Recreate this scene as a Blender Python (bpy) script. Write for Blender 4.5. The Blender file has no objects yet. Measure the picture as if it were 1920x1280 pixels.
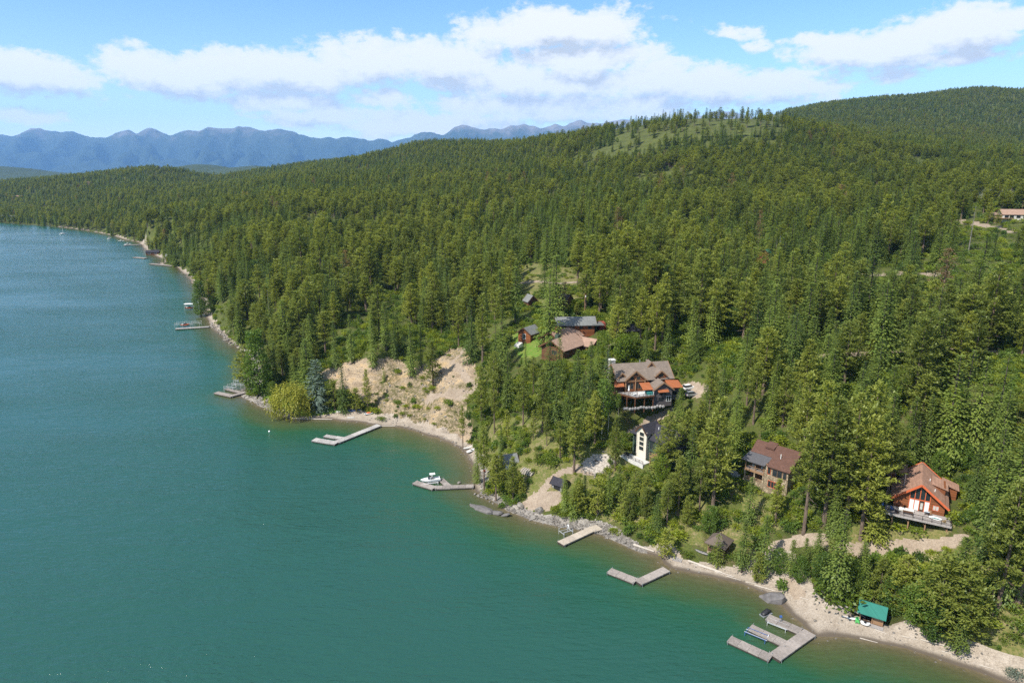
import bpy, math, random
import numpy as np
from mathutils import Vector, Matrix, noise as mnoise
R_ = math.radians
rng = np.random.default_rng(7)
random.seed(7)
scn = bpy.context.scene
col = scn.collection

# ---------------------------------------------------------------- camera
H, FPX, HORIZON = 100.0, 1280.0, 318.0
PITCH = math.atan((640 - HORIZON) / FPX)
cp, sp = math.cos(PITCH), math.sin(PITCH)
cd = bpy.data.cameras.new('camera'); cam = bpy.data.objects.new('camera', cd); col.objects.link(cam)
cam.location = (0, 0, H); cam.rotation_euler = (math.pi / 2 - PITCH, 0, 0)
cd.sensor_width = 36; cd.lens = 24; cd.clip_start = 0.5; cd.clip_end = 120000
scn.camera = cam

# ---------------------------------------------------------------- sun, sky, exposure
SUN_EL, SUN_AZ = R_(49), R_(-130)          # azimuth from +Y (view direction) towards +X (right)
sd_ = Vector((math.sin(SUN_AZ) * math.cos(SUN_EL), math.cos(SUN_AZ) * math.cos(SUN_EL), math.sin(SUN_EL)))
sl = bpy.data.lights.new('sun', 'SUN'); sl.energy = 4.4; sl.angle = R_(0.53); sl.color = (1.0, 0.95, 0.87)
so = bpy.data.objects.new('sun', sl); col.objects.link(so)
so.rotation_euler = sd_.to_track_quat('Z', 'Y').to_euler()
scn.view_settings.view_transform = 'Standard'; scn.view_settings.look = 'None'
scn.view_settings.exposure = 0.76; scn.view_settings.gamma = 1.0; scn.view_settings.use_curve_mapping = False
scn.cycles.use_denoising = False; scn.cycles.use_adaptive_sampling = False
scn.cycles.max_bounces = 6; scn.cycles.diffuse_bounces = 2; scn.cycles.glossy_bounces = 2
scn.cycles.transmission_bounces = 3; scn.cycles.transparent_max_bounces = 6; scn.cycles.volume_bounces = 1
scn.cycles.caustics_reflective = False; scn.cycles.caustics_refractive = False
scn.cycles.sample_clamp_indirect = 6.0; scn.cycles.sample_clamp_direct = 12.0

def pix_dir(u, v):
    dx = (u - 960) / FPX; dy = (640 - v) / FPX
    return np.array([dx, cp + dy * sp, -sp + dy * cp])
def at(u, v, z=0.0):                        # the point at height z that the photograph shows at (u, v)
    d = pix_dir(u, v); t = (z - H) / d[2]
    return Vector((d[0] * t, d[1] * t, z))
def at_range(u, v, R):                      # ... at horizontal range R
    d = pix_dir(u, v); t = R / math.hypot(d[0], d[1])
    return Vector((d[0] * t, d[1] * t, H + d[2] * t))
def to_pix(X, Y, Z):
    yc = np.asarray(Y) * cp - (np.asarray(Z) - H) * sp
    zc = np.asarray(Y) * sp + (np.asarray(Z) - H) * cp
    return 960 + FPX * np.asarray(X) / yc, 640 - FPX * zc / yc, yc

# ---- node helpers
def N(nt, t, **kw):
    n = nt.nodes.new(t)
    for k, v in kw.items():
        if k == 'op': n.operation = v
        elif k == 'inp':
            for a, b in v.items(): n.inputs[a].default_value = b
        else: setattr(n, k, v)
    return n
def L(nt, a, ai, b, bi): nt.links.new(a.outputs[ai], b.inputs[bi])
def MATH(nt, op, a, b=None, clamp=False):
    n = nt.nodes.new('ShaderNodeMath'); n.operation = op; n.use_clamp = clamp
    for i, x in enumerate((a, b)):
        if x is None: continue
        if isinstance(x, (int, float)): n.inputs[i].default_value = x
        else: nt.links.new(x, n.inputs[i])
    return n.outputs[0]
def RAMP(nt, fac, stops, interp='LINEAR'):
    n = nt.nodes.new('ShaderNodeValToRGB'); cr = n.color_ramp; cr.interpolation = interp
    while len(cr.elements) < len(stops): cr.elements.new(0.5)
    for e, (p, c) in zip(cr.elements, stops):
        e.position = p; e.color = (*c, 1) if len(c) == 3 else c
    if fac is not None: nt.links.new(fac, n.inputs[0])
    return n.outputs[0]
def MIX(nt, fac, a, b, blend='MIX'):
    n = nt.nodes.new('ShaderNodeMix'); n.data_type = 'RGBA'; n.blend_type = blend; n.clamp_factor = True
    for s, x in ((n.inputs[0], fac), (n.inputs[6], a), (n.inputs[7], b)):
        if isinstance(x, (int, float)): s.default_value = x
        elif isinstance(x, (tuple, list)): s.default_value = (*x, 1) if len(x) == 3 else x
        else: nt.links.new(x, s)
    return n.outputs[2]
def NOISE(nt, vec, scale, detail=4, rough=0.55, out=0, dist=0.0):
    n = nt.nodes.new('ShaderNodeTexNoise'); n.inputs['Scale'].default_value = scale
    n.inputs['Detail'].default_value = detail; n.inputs['Roughness'].default_value = rough; n.inputs['Distortion'].default_value = dist
    if vec is not None: nt.links.new(vec, n.inputs['Vector'])
    return n.outputs[out]

# ---------------------------------------------------------------- world: sky and clouds
world = bpy.data.worlds.new('World'); scn.world = world; world.use_nodes = True
wt = world.node_tree; wt.nodes.clear()
wout = N(wt, 'ShaderNodeOutputWorld'); bg = N(wt, 'ShaderNodeBackground', inp={'Strength': 0.096})
sky = N(wt, 'ShaderNodeTexSky', sky_type='NISHITA', sun_disc=False, sun_elevation=SUN_EL, sun_rotation=SUN_AZ,
        altitude=900.0, air_density=1.0, dust_density=0.6, ozone_density=2.0)
# cloud field as a group over the direction vector: azimuth / elevation plane, measured in degrees
def px_ae(u, v):
    d = pix_dir(u, v); return math.degrees(math.atan2(d[0], d[1])), math.degrees(math.atan2(d[2], math.hypot(d[0], d[1])))
CLOUDS = [  # u, v, half-width, half-height (pixels), weight
    (40, 142, 185, 44, 1.0), (330, 142, 150, 44, 1.0), (500, 135, 190, 44, 1.0), (700, 115, 130, 52, 1.0), (830, 112, 120, 48, 1.0),
    (1045, 52, 170, 44, 1.0), (960, 66, 110, 26, .9), (1080, 110, 160, 28, .95), (980, 152, 190, 38, .95), (1180, 150, 200, 38, .9), (1360, 158, 260, 40, .95),
    (540, 192, 150, 24, .8), (600, 216, 130, 22, .8), (720, 190, 70, 22, .65), (800, 232, 220, 26, .85), (1000, 205, 210, 32, .9), (1190, 200, 170, 30, .8),
    (1800, 60, 180, 44, 1.05), (1640, 88, 180, 38, 1.0), (1540, 70, 80, 14, .7), (1900, 40, 120, 32, 1.0), (1365, 62, 46, 14, .65), (1405, 80, 35, 10, .5),
    (1780, 108, 180, 14, .5), (60, 218, 100, 14, .4), (1500, 140, 160, 22, .6)]
g = bpy.data.node_groups.new('cloud_density', 'ShaderNodeTree')
g.interface.new_socket('Vector', in_out='INPUT', socket_type='NodeSocketVector')
g.interface.new_socket('Density', in_out='OUTPUT', socket_type='NodeSocketFloat')
gi = N(g, 'NodeGroupInput'); go = N(g, 'NodeGroupOutput')
gv = gi.outputs[0]
field = None
wn = N(g, 'ShaderNodeTexNoise', inp={'Scale': 0.24, 'Detail': 5, 'Roughness': 0.6}); g.links.new(gv, wn.inputs['Vector'])
wv = N(g, 'ShaderNodeVectorMath', op='MULTIPLY_ADD'); g.links.new(wn.outputs['Color'], wv.inputs[0]); wv.inputs[1].default_value = (4.4, 1.9, 0); wv.inputs[2].default_value = (-2.2, -.95, 0)
wa = N(g, 'ShaderNodeVectorMath', op='ADD'); g.links.new(gv, wa.inputs[0]); g.links.new(wv.outputs[0], wa.inputs[1])
for (u, v, w, h, k) in CLOUDS:
    w *= 1.0; h *= 1.0
    a, e = px_ae(u, v); a1, _ = px_ae(u + w, v); a0, _ = px_ae(u - w, v); _, e1 = px_ae(u, v - h); _, e0 = px_ae(u, v + h)
    m = N(g, 'ShaderNodeVectorMath', op='SUBTRACT'); g.links.new(wa.outputs[0], m.inputs[0]); m.inputs[1].default_value = (a, e, 0)
    s = N(g, 'ShaderNodeVectorMath', op='MULTIPLY'); g.links.new(m.outputs[0], s.inputs[0]); s.inputs[1].default_value = (2 / (a1 - a0), 2 / (e1 - e0), 0)
    ln = N(g, 'ShaderNodeVectorMath', op='LENGTH'); g.links.new(s.outputs[0], ln.inputs[0])
    d = MATH(g, 'MULTIPLY', MATH(g, 'SUBTRACT', 1.25, ln.outputs['Value']), k)
    field = d if field is None else MATH(g, 'SMOOTH_MAX', field, d)
    if field is not d: field.node.inputs[2].default_value = 0.12
# broken cumulus goes on outside the frame, its cover raised to add fill light
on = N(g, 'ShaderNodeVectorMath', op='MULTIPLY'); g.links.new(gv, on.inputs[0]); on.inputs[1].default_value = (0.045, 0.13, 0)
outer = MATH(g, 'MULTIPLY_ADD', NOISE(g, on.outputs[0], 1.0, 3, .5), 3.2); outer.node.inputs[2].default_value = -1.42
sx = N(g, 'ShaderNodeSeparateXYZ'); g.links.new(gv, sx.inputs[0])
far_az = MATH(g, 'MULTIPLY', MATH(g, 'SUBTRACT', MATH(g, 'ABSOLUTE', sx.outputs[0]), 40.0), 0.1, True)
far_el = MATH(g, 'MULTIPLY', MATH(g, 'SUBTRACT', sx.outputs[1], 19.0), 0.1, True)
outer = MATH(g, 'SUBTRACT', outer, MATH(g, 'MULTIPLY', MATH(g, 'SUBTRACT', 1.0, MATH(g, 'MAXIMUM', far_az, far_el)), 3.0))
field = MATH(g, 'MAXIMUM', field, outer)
sv = N(g, 'ShaderNodeVectorMath', op='MULTIPLY'); g.links.new(gv, sv.inputs[0]); sv.inputs[1].default_value = (1, 1.7, 1)
n1 = NOISE(g, sv.outputs[0], 0.30, 9, 0.60)
n2 = NOISE(g, sv.outputs[0], 1.15, 7, 0.62)
field = MATH(g, 'ADD', field, MATH(g, 'MULTIPLY', MATH(g, 'SUBTRACT', n1, 0.54), 1.9))
field = MATH(g, 'ADD', field, MATH(g, 'MULTIPLY', MATH(g, 'SUBTRACT', n2, 0.5), 0.75))
g.links.new(field, go.inputs[0])
tc = N(wt, 'ShaderNodeTexCoord'); sxyz = N(wt, 'ShaderNodeSeparateXYZ'); L(wt, tc, 'Generated', sxyz, 0)
az = MATH(wt, 'MULTIPLY', MATH(wt, 'ARCTAN2', sxyz.outputs[0], sxyz.outputs[1]), 57.29578)
el = MATH(wt, 'MULTIPLY', MATH(wt, 'ARCSINE', sxyz.outputs[2]), 57.29578)
cx = N(wt, 'ShaderNodeCombineXYZ'); wt.links.new(az, cx.inputs[0]); wt.links.new(el, cx.inputs[1])
def dens(offx, offy):
    o = N(wt, 'ShaderNodeVectorMath', op='ADD'); L(wt, cx, 0, o, 0); o.inputs[1].default_value = (offx, offy, 0)
    gg = N(wt, 'ShaderNodeGroup'); gg.node_tree = g; L(wt, o, 0, gg, 0); return gg.outputs[0]
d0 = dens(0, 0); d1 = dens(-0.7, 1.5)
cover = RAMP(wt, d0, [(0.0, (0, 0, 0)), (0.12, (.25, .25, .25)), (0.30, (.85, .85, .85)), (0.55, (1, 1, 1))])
thick = MATH(wt, 'MULTIPLY', MATH(wt, 'ADD', MATH(wt, 'SUBTRACT', d1, MATH(wt, 'MULTIPLY', d0, 0.62)), -0.02), 1.5, True)
shade = RAMP(wt, thick, [(0.0, (1.0, 1.0, 1.0)), (0.3, (.93, .94, .95)), (0.65, (.78, .805, .83)), (1.0, (.62, .65, .69))])
CLOUD_E = 6.6
cl = N(wt, 'ShaderNodeVectorMath', op='SCALE'); wt.links.new(shade, cl.inputs[0]); cl.inputs['Scale'].default_value = CLOUD_E
tint = MIX(wt, 1.0, sky.outputs[0], (0.60, 1.0, 1.22), 'MULTIPLY')
L(wt, bg, 0, wout, 0)
low = MATH(wt, 'POWER', 2.718, MATH(wt, 'MULTIPLY', MATH(wt, 'MAXIMUM', el, 0.0), -0.19))
tint = MIX(wt, MATH(wt, 'MULTIPLY', low, 0.98), tint, (7.3, 7.4, 7.7))
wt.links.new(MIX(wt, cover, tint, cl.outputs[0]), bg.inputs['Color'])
world.cycles.sampling_method = 'MANUAL'; world.cycles.sample_map_resolution = 512

# ---------------------------------------------------------------- terrain
S = H / 75.0
SHORE_PX = [(1905, 1284), (1840, 1261), (1800, 1248), (1750, 1231), (1700, 1216), (1640, 1201), (1590, 1192), (1530, 1192), (1505, 1168), (1490, 1156), (1478, 1147),
    (1462, 1130), (1430, 1110), (1385, 1092), (1330, 1078), (1290, 1072), (1258, 1067), (1243, 1056), (1235, 1045), (1200, 1035), (1165, 1018), (1130, 1003), (1080, 992), (1040, 985), (1000, 977),
    (950, 957), (925, 938), (895, 922), (886, 912), (893, 900), (893, 885), (884, 870), (878, 856), (866, 843), (845, 829), (815, 818), (780, 808), (745, 801), (700, 796), (660, 790), (620, 786), (575, 785), (550, 784),
    (530, 779), (505, 770), (480, 755), (455, 745), (448, 738), (462, 731), (475, 722), (478, 705), (470, 690), (472, 670), (462, 660), (440, 648), (418, 632), (400, 614), (390, 600), (384, 585), (380, 565), (372, 545), (355, 523), (340, 507), (332, 500), (318, 497), (300, 496), (306, 487),
    (292, 478), (272, 467), (262, 455), (235, 449), (205, 440), (175, 434), (140, 429), (100, 424), (50, 421), (0, 416)]
shore = [tuple(at(u, v)[:2]) for u, v in SHORE_PX]
shore = [(300, -120), (215, 20), (165, 75), (125, 98)] + shore + [(-1500, 1850), (-2600, 2900), (-5000, 5200)]
SH = np.array(shore)
LANDPOLY = np.vstack([SH, [[-5000, 40000], [60000, 40000], [60000, -120]]])
def in_poly(X, Y, P):
    c = np.zeros(X.shape, bool)
    for i in range(len(P)):
        x0, y0 = P[i - 1]; x1, y1 = P[i]
        if y0 == y1: continue
        m = (y0 > Y) != (y1 > Y)
        c ^= m & (X < (x1 - x0) * (Y - y0) / (y1 - y0) + x0)
    return c
def poly_dist(X, Y, P, closed=False):
    d = np.full(X.shape, 1e9)
    n = len(P)
    for i in range(n if closed else n - 1):
        x0, y0 = P[i]; x1, y1 = P[(i + 1) % n]
        dx, dy = x1 - x0, y1 - y0; l2 = dx * dx + dy * dy + 1e-9
        t = np.clip(((X - x0) * dx + (Y - y0) * dy) / l2, 0, 1)
        d = np.minimum(d, np.hypot(X - x0 - t * dx, Y - y0 - t * dy))
    return d
def vnoise(X, Y, s, seed=0, oct=4):         # cheap value-noise fbm
    out = np.zeros(X.shape); amp = 1.0; tot = 0
    for o in range(oct):
        x = X / s + 17.3 * (o + seed); y = Y / s - 9.1 * (o + seed)
        xi = np.floor(x); yi = np.floor(y); fx = x - xi; fy = y - yi
        fx = fx * fx * (3 - 2 * fx); fy = fy * fy * (3 - 2 * fy)
        def h(a, b):
            v = np.sin(a * 127.1 + b * 311.7 + seed * 13.7) * 43758.5453; return v - np.floor(v)
        v = (h(xi, yi) * (1 - fx) + h(xi + 1, yi) * fx) * (1 - fy) + (h(xi, yi + 1) * (1 - fx) + h(xi + 1, yi + 1) * fx) * fy
        out += amp * (v - .5); tot += amp; amp *= .5; s *= .5
    return out / tot * 2
# near: (v, height), far: (v, range); photograph pixels of the bare ground, heights and ranges before the scale S
PROF = {
 0: ([], [(400, 1560), (375, 1900), (350, 2250), (346, 3000)]),
 130: ([], [(405, 1330), (370, 1750), (337, 2200), (345, 3000)]),
 270: ([], [(445, 760), (400, 1060), (365, 1480), (338, 1850), (323, 2030), (328, 2400), (335, 3000)]),
 330: ([], [(440, 720), (400, 1020), (365, 1500), (338, 1950), (319, 2120), (332, 2500), (338, 3000)]),
 400: ([(585, 3.5), (560, 5.5)], [(500, 480), (450, 610), (400, 840), (365, 1200), (350, 1700), (339, 2250), (338, 3000)]),
 470: ([], [(450, 530), (400, 740), (365, 1050), (345, 1550), (327, 2150), (332, 2800)]),
 550: ([(765, 1.5), (740, 2.2), (712, 3.4), (690, 6.2), (650, 11.2), (600, 14.5)], [(550, 325), (500, 390), (450, 480), (400, 640), (360, 950), (332, 1500), (314, 2050), (318, 2600)]),
 700: ([(770, 1.6), (735, 5.5), (700, 10.8), (672, 15.2), (640, 17.5), (600, 18)], [(550, 310), (500, 370), (450, 460), (400, 610), (352, 900), (322, 1300), (297, 1850), (300, 2500)]),
 770: ([], [(500, 365), (450, 455), (400, 600), (352, 880), (320, 1200), (300, 1450), (276, 1680), (288, 2000), (286, 2500)]),
 850: ([(800, 2.8), (760, 7), (720, 12), (690, 14.5), (640, 17.5), (600, 19)], [(550, 300), (500, 360), (450, 450), (400, 590), (350, 850), (316, 1120), (296, 1330), (274, 1560), (284, 2200)]),
 930: ([], [(500, 350), (450, 430), (400, 555), (350, 770), (320, 1000), (298, 1200), (281, 1400), (286, 2100)]),
 1000: ([(940, 2.5), (900, 5), (850, 8.5), (800, 11.5), (750, 15), (700, 19), (650, 23.5), (600, 27), (560, 30)], [(510, 285), (450, 385), (400, 500), (350, 690), (320, 890), (290, 1080), (273, 1230), (280, 1800)]),
 1150: ([(960, 3), (900, 8), (865, 11), (800, 16.5), (750, 21), (700, 24.5), (650, 27), (600, 29.5), (560, 32)], [(510, 272), (450, 365), (400, 480), (350, 650), (310, 790), (280, 880), (249, 975), (262, 1400)]),
 1300: ([(1030, 2.6), (970, 6.5), (920, 11), (860, 15.7), (800, 20), (740, 24), (700, 26), (650, 28), (600, 30), (550, 32)], [(500, 300), (450, 372), (400, 475), (350, 615), (310, 730), (280, 810), (242, 880), (260, 1300)]),
 1450: ([(1085, 2.4), (1050, 5), (1000, 8.2), (960, 11.3), (915, 14.6), (850, 19), (800, 22.2), (750, 25.7), (700, 27.3), (650, 29), (600, 30.5), (550, 32.3)], [(500, 300), (450, 370), (400, 470), (350, 610), (310, 725), (280, 810), (245, 895), (245, 1400), (222, 2200), (235, 2900)]),
 1600: ([(1145, 2.2), (1100, 5.3), (1050, 9), (1025, 10.5), (1000, 12), (950, 15.5), (900, 19), (850, 22), (800, 24.5), (750, 26.5), (700, 28.2), (650, 29.8), (600, 31.3), (550, 33)], [(500, 300), (450, 370), (400, 470), (350, 620), (310, 745), (285, 840), (268, 940), (255, 1450), (197, 2320), (215, 3100)]),
 1750: ([(1190, 2.6), (1150, 6), (1100, 9.5), (1040, 12.5), (1000, 14.5), (950, 17.5), (900, 20.5), (850, 23), (800, 25.5), (750, 27.5), (700, 29.2), (650, 30.8), (600, 32.4), (550, 34)], [(500, 305), (450, 375), (400, 465), (350, 630), (310, 790), (288, 980), (262, 1550), (187, 2430), (205, 3200)]),
 1850: ([(1225, 3), (1150, 8), (1080, 12.4), (1010, 15.5), (940, 19.5), (880, 22.5), (820, 25.5), (760, 28), (700, 30), (640, 32), (580, 34)], [(520, 285), (450, 375), (400, 460), (350, 640), (320, 800), (296, 1050), (268, 1600), (172, 2520), (190, 3300)]),
 1920: ([(1240, 4), (1180, 7.5), (1130, 10.5), (1080, 13.4), (1030, 16), (980, 18.5), (930, 21), (880, 23.5), (830, 26), (780, 28), (730, 30), (680, 32), (630, 33.5), (580, 35)], [(530, 280), (450, 375), (400, 460), (350, 640), (320, 800), (298, 1080), (270, 1650), (176, 2600), (195, 3300)]),
}
ctl = []
for u, (nr, fr) in PROF.items():
    if u >= 1150: nr[:] = [(v, z * (.66 + .34 * min(z / 30, 1))) for v, z in nr]
    for v, z in nr: p = at(u, v, z * S); ctl.append((p.x, p.y, p.z))
    for v, r in fr: p = at_range(u, v, r * S); ctl.append((p.x, p.y, p.z))
def rot_pts(u, da, zs, zo=0):
    nr, fr = PROF[u]
    for p in [at(u, v, z * S) for v, z in nr] + [at_range(u, v, r * S) for v, r in fr]:
        a = math.atan2(p.x, p.y) + R_(da); r = math.hypot(p.x, p.y); ctl.append((r * math.sin(a), r * math.cos(a), p.z * zs + zo))
rot_pts(1920, 9, .97, 1); rot_pts(1920, 22, .85, 4); rot_pts(1920, 42, .75, 6); rot_pts(0, -9, .7); rot_pts(0, -20, .6)
for (x, y) in shore[3:-2:1]: ctl.append((x, y, 0.0))
ctl.append((-5000, 5200, 0)); ctl.append((215, 20, 0))
for a in range(-60, 75, 9): ctl.append((5200 * math.sin(R_(a)), 5200 * math.cos(R_(a)), 0 if a < 25 else 230)); ctl.append((9000 * math.sin(R_(a)), 9000 * math.cos(R_(a)), -20))
CT = np.array(ctl)
def warp(X, Y):
    return np.stack([np.arctan2(X, Y) * 2.0, np.log(np.hypot(X, Y) + 1e-6)], -1)
CW = warp(CT[:, 0], CT[:, 1])
def tps(d2): return 0.5 * d2 * np.log(d2 + 1e-12)
_n = len(CW)
A = np.zeros((_n + 3, _n + 3)); A[:_n, :_n] = tps(((CW[:, None] - CW[None]) ** 2).sum(-1)) + np.eye(_n) * 4e-6
A[:_n, _n] = 1; A[:_n, _n + 1:] = CW; A[_n, :_n] = 1; A[_n + 1:, :_n] = CW.T
# interpolate height divided by range, so near and far detail weigh alike
rr = np.hypot(CT[:, 0], CT[:, 1])
SOL = np.linalg.lstsq(A, np.concatenate([CT[:, 2] / rr, np.zeros(3)]), rcond=None)[0]
def rbf(X, Y):
    sh = X.shape; W = warp(X.ravel(), Y.ravel()); out = np.empty(len(W))
    for i in range(0, len(W), 20000):
        w = W[i:i + 20000]; d2 = ((w[:, None] - CW[None]) ** 2).sum(-1)
        out[i:i + 20000] = tps(d2) @ SOL[:_n] + SOL[_n] + w @ SOL[_n + 1:]
    return (out * np.hypot(X.ravel(), Y.ravel())).reshape(sh)
def sstep(a, b, x):
    t = np.clip((x - a) / (b - a), 0, 1); return t * t * (3 - 2 * t)

AZ = np.radians(np.concatenate([np.arange(-80, -44, 2.0), np.arange(-44, 45, 0.16), np.arange(46, 81, 2.0)]))
RG = np.concatenate([np.geomspace(8, 105, 16)[:-1], np.geomspace(105, 420, 470)[:-1], np.geomspace(420, 9500, 200)])
GA, GR = np.meshgrid(AZ, RG, indexing='ij')
GX, GY = GR * np.sin(GA), GR * np.cos(GA)
SDIST = np.where(in_poly(GX, GY, LANDPOLY), 1, -1) * poly_dist(GX, GY, SH)
SDIST += vnoise(GX, GY, 7.0, 3, 3) * np.clip(GR / 160, .6, 3) * .8
BLUFF_PX = [(598, 700), (618, 688), (650, 676), (700, 672), (745, 667), (768, 690), (800, 682), (826, 668), (838, 650), (862, 650), (890, 676), (896, 720), (872, 752), (884, 800), (880, 850), (866, 843), (845, 829), (815, 818), (780, 808), (740, 800), (722, 785), (700, 765), (668, 745), (630, 730)]
def raw_height():
    z = rbf(GX, GY)
    zb = 0.10 * np.clip(SDIST, 0, 12)
    w = sstep(0.5, 10, SDIST)
    land = zb * (1 - w) + np.maximum(z, zb * .7) * w
    land += w * vnoise(GX, GY, 30, 1, 4) * 0.9 + sstep(20, 80, SDIST) * vnoise(GX, GY, 140, 2, 3) * np.clip(GR / 400, .3, 4) * 2.0
    s = np.maximum(-SDIST, 0)
    bed = -(0.11 * np.minimum(s, 10) + 0.28 * np.clip(s - 10, 0, 25) + 0.05 * np.clip(s - 35, 0, 40))
    return np.where(SDIST > 0, land, bed)
GZ = raw_height()
LR = np.log(RG)
def grid_lookup(F, X, Y):
    X = np.asarray(X, float); Y = np.asarray(Y, float)
    a = np.arctan2(X, Y); r = np.log(np.maximum(np.hypot(X, Y), RG[0] * 1.001))
    i = np.clip(np.searchsorted(AZ, a) - 1, 0, len(AZ) - 2); j = np.clip(np.searchsorted(LR, r) - 1, 0, len(LR) - 2)
    fa = np.clip((a - AZ[i]) / (AZ[i + 1] - AZ[i]), 0, 1); fr = np.clip((r - LR[j]) / (LR[j + 1] - LR[j]), 0, 1)
    return (F[i, j] * (1 - fr) + F[i, j + 1] * fr) * (1 - fa) + (F[i + 1, j] * (1 - fr) + F[i + 1, j + 1] * fr) * fa
def hz(x, y): return float(max(grid_lookup(GZ, x, y), 0.0))
def ground(u, v):                           # where the sight line of pixel (u, v) meets land or lake
    d = pix_dir(u, v); hd = math.hypot(d[0], d[1])
    t = RG / hd
    z = np.maximum(grid_lookup(GZ, d[0] * t, d[1] * t), 0.0); zr = H + d[2] * t
    b = np.nonzero(zr < z)[0]
    if len(b) == 0: k = len(t) - 1; return Vector((d[0] * t[k], d[1] * t[k], z[k]))
    k = max(b[0], 1); e0 = zr[k - 1] - z[k - 1]; e1 = zr[k] - z[k]; f = e0 / (e0 - e1 + 1e-9)
    tt = t[k - 1] + f * (t[k] - t[k - 1]); x, y = d[0] * tt, d[1] * tt
    return Vector((x, y, hz(x, y)))
def world_poly(px): return np.array([tuple(ground(u, v)[:2]) for u, v in px])
# carve the bluff: gullies and ledges
BL = world_poly(BLUFF_PX)
bl_in = in_poly(GX, GY, BL); bl_d = poly_dist(GX, GY, BL, True) * np.where(bl_in, 1, -1)
bw = sstep(-1, 4, bl_d)
ang = GX * .9 + GY * .25
_t = GZ / 5.2 + vnoise(GX, GY, 14, 77, 2) * .35; _f = _t - np.floor(_t); GZ = GZ + np.where(SDIST > 1, bw * .75 * 5.2 * (sstep(.35, .95, _f) - _f), 0)
GZ = GZ + np.where(SDIST > 0.5, bw * (vnoise(ang, GY * .35, 6, 5, 4) * 2.0 + vnoise(GX, GY, 2.0, 6, 3) * .9 + np.abs(vnoise(ang, GZ * 2.5, 9, 8, 3)) * .9 - .35), 0)
PADS = [(100.2, 153.2, -30.5, -8, 9, -.5, 16, 18.2), (65.2, 176.4, -47, -1, 13, 0, 9.5, 15.9), (39.0, 198.6, -52, -4.5, 14.5, -4, 11, 12.9), (40.7, 211.9, 11, -5.5, 16.5, -.5, 16.5, 25.3), (19.0, 246.0, 50, -1, 22, -4, 16, 31.4), (18.5, 268.5, 5, -1, 20, -1, 7, 36.2), (80.6, 133.4, -33, -3, 3, 0, 5, .75), (54.6, 161.5, -38, -2.6, 2.6, -2.6, 2.6, 2.75)]
for (x_, y_, a_, x0_, x1_, y0_, y1_, zt_) in PADS:   # level benches cut into the slope for the buildings
    ca, sa = math.cos(R_(a_)), math.sin(R_(a_)); lx = (GX - x_) * ca + (GY - y_) * sa; ly = -(GX - x_) * sa + (GY - y_) * ca
    dd = np.hypot(np.maximum(np.maximum(x0_ - lx, lx - x1_), 0), np.maximum(np.maximum(y0_ - ly, ly - y1_), 0))
    GZ = np.where(SDIST > 0, np.minimum(GZ, zt_ + np.maximum(dd - .8, 0) * .8), GZ)
GZ = np.where(SDIST > 0, np.maximum(GZ, 0.02 + 0.05 * np.minimum(SDIST, 4)), GZ)

# ---- what the ground is made of
LAWN_PX = [(957, 628), (975, 617), (990, 622), (1012, 636), (1015, 662), (1000, 672), (972, 668), (962, 652)]
POINT_PX = [(486, 738), (520, 720), (600, 745), (640, 760), (636, 770), (575, 781), (540, 775), (505, 757)]
GRASS_PX = [(905, 800), (960, 782), (1010, 770), (1060, 830), (1140, 838), (1180, 878), (1170, 905), (1120, 915), (1085, 905), (1010, 950), (985, 930), (960, 905), (905, 900)]
SLOPE_PX = [[(1150, 880), (1230, 890), (1300, 930), (1380, 960), (1420, 1010), (1330, 1040), (1270, 1010), (1180, 985), (1120, 960)], [(1370, 905), (1440, 930), (1500, 960), (1480, 1000), (1400, 985)], [(1590, 985), (1780, 985), (1760, 1006), (1690, 1015), (1600, 1012)],
            [(1790, 1130), (1850, 1090), (1930, 1100), (1930, 1240), (1880, 1225), (1830, 1185)], [(1380, 1030), (1480, 1050), (1540, 1030), (1840, 1020), (1850, 1060), (1700, 1100), (1560, 1085), (1480, 1085), (1400, 1060)], [(1200, 812), (1262, 772), (1268, 795), (1225, 830), (1190, 835)], [(960, 500), (1010, 495), (1100, 510), (1110, 560), (1040, 590), (970, 560)]]
HILL_PX = [(1040, 315), (1090, 285), (1150, 268), (1240, 262), (1350, 238), (1420, 245), (1380, 265), (1240, 285), (1150, 300), (1120, 330)]
ROADS = [  # photograph pixels of the centre line, width in metres
    ([(1452, 1022), (1500, 1012), (1560, 1022), (1620, 1026), (1690, 1021), (1760, 1018), (1805, 1008)], 3.0),
    ([(985, 943), (1012, 925), (1030, 900), (1050, 884), (1080, 876), (1110, 884)], 2.6),
    ([(1000, 938), (1025, 937), (1040, 930)], 4.6),
    ([(1180, 812), (1215, 785), (1255, 768)], 2.4),
    ([(1496, 1112), (1478, 1092)], 2.4),
    ([(868, 655), (845, 680), (870, 705), (892, 722), (880, 738), (840, 742), (800, 748)], 2.2),
    ([(1135, 650), (1165, 642), (1190, 640)], 4.0), ([(1278, 728), (1310, 732)], 5.0),
    ([(1790, 412), (1830, 418), (1900, 432), (1960, 430)], 9.0), ([(1540, 668), (1700, 660), (1800, 655), (1900, 662), (1950, 668)], 5.0),
    ([(960, 535), (1000, 528), (1050, 531), (1110, 528)], 3.0), ([(1500, 512), (1600, 516), (1700, 510), (1760, 514)], 5.0)]
PATIO_PX = [(1088, 866), (1108, 851), (1135, 848), (1146, 858), (1140, 876), (1116, 886), (1094, 880)]
cls = np.zeros(GX.shape, int)               # 0 forest floor 1 beach 2 rocky shore 3 bluff 4 lawn 5 meadow 6 gravel road 7 lakebed 8 flagstone
nz = vnoise(GX, GY, 9, 11, 4) * 2.2
for P in [GRASS_PX] + SLOPE_PX:
    W = world_poly(P); cls[(poly_dist(GX, GY, W, True) * np.where(in_poly(GX, GY, W), 1, -1) + nz) > 0] = 5
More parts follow.
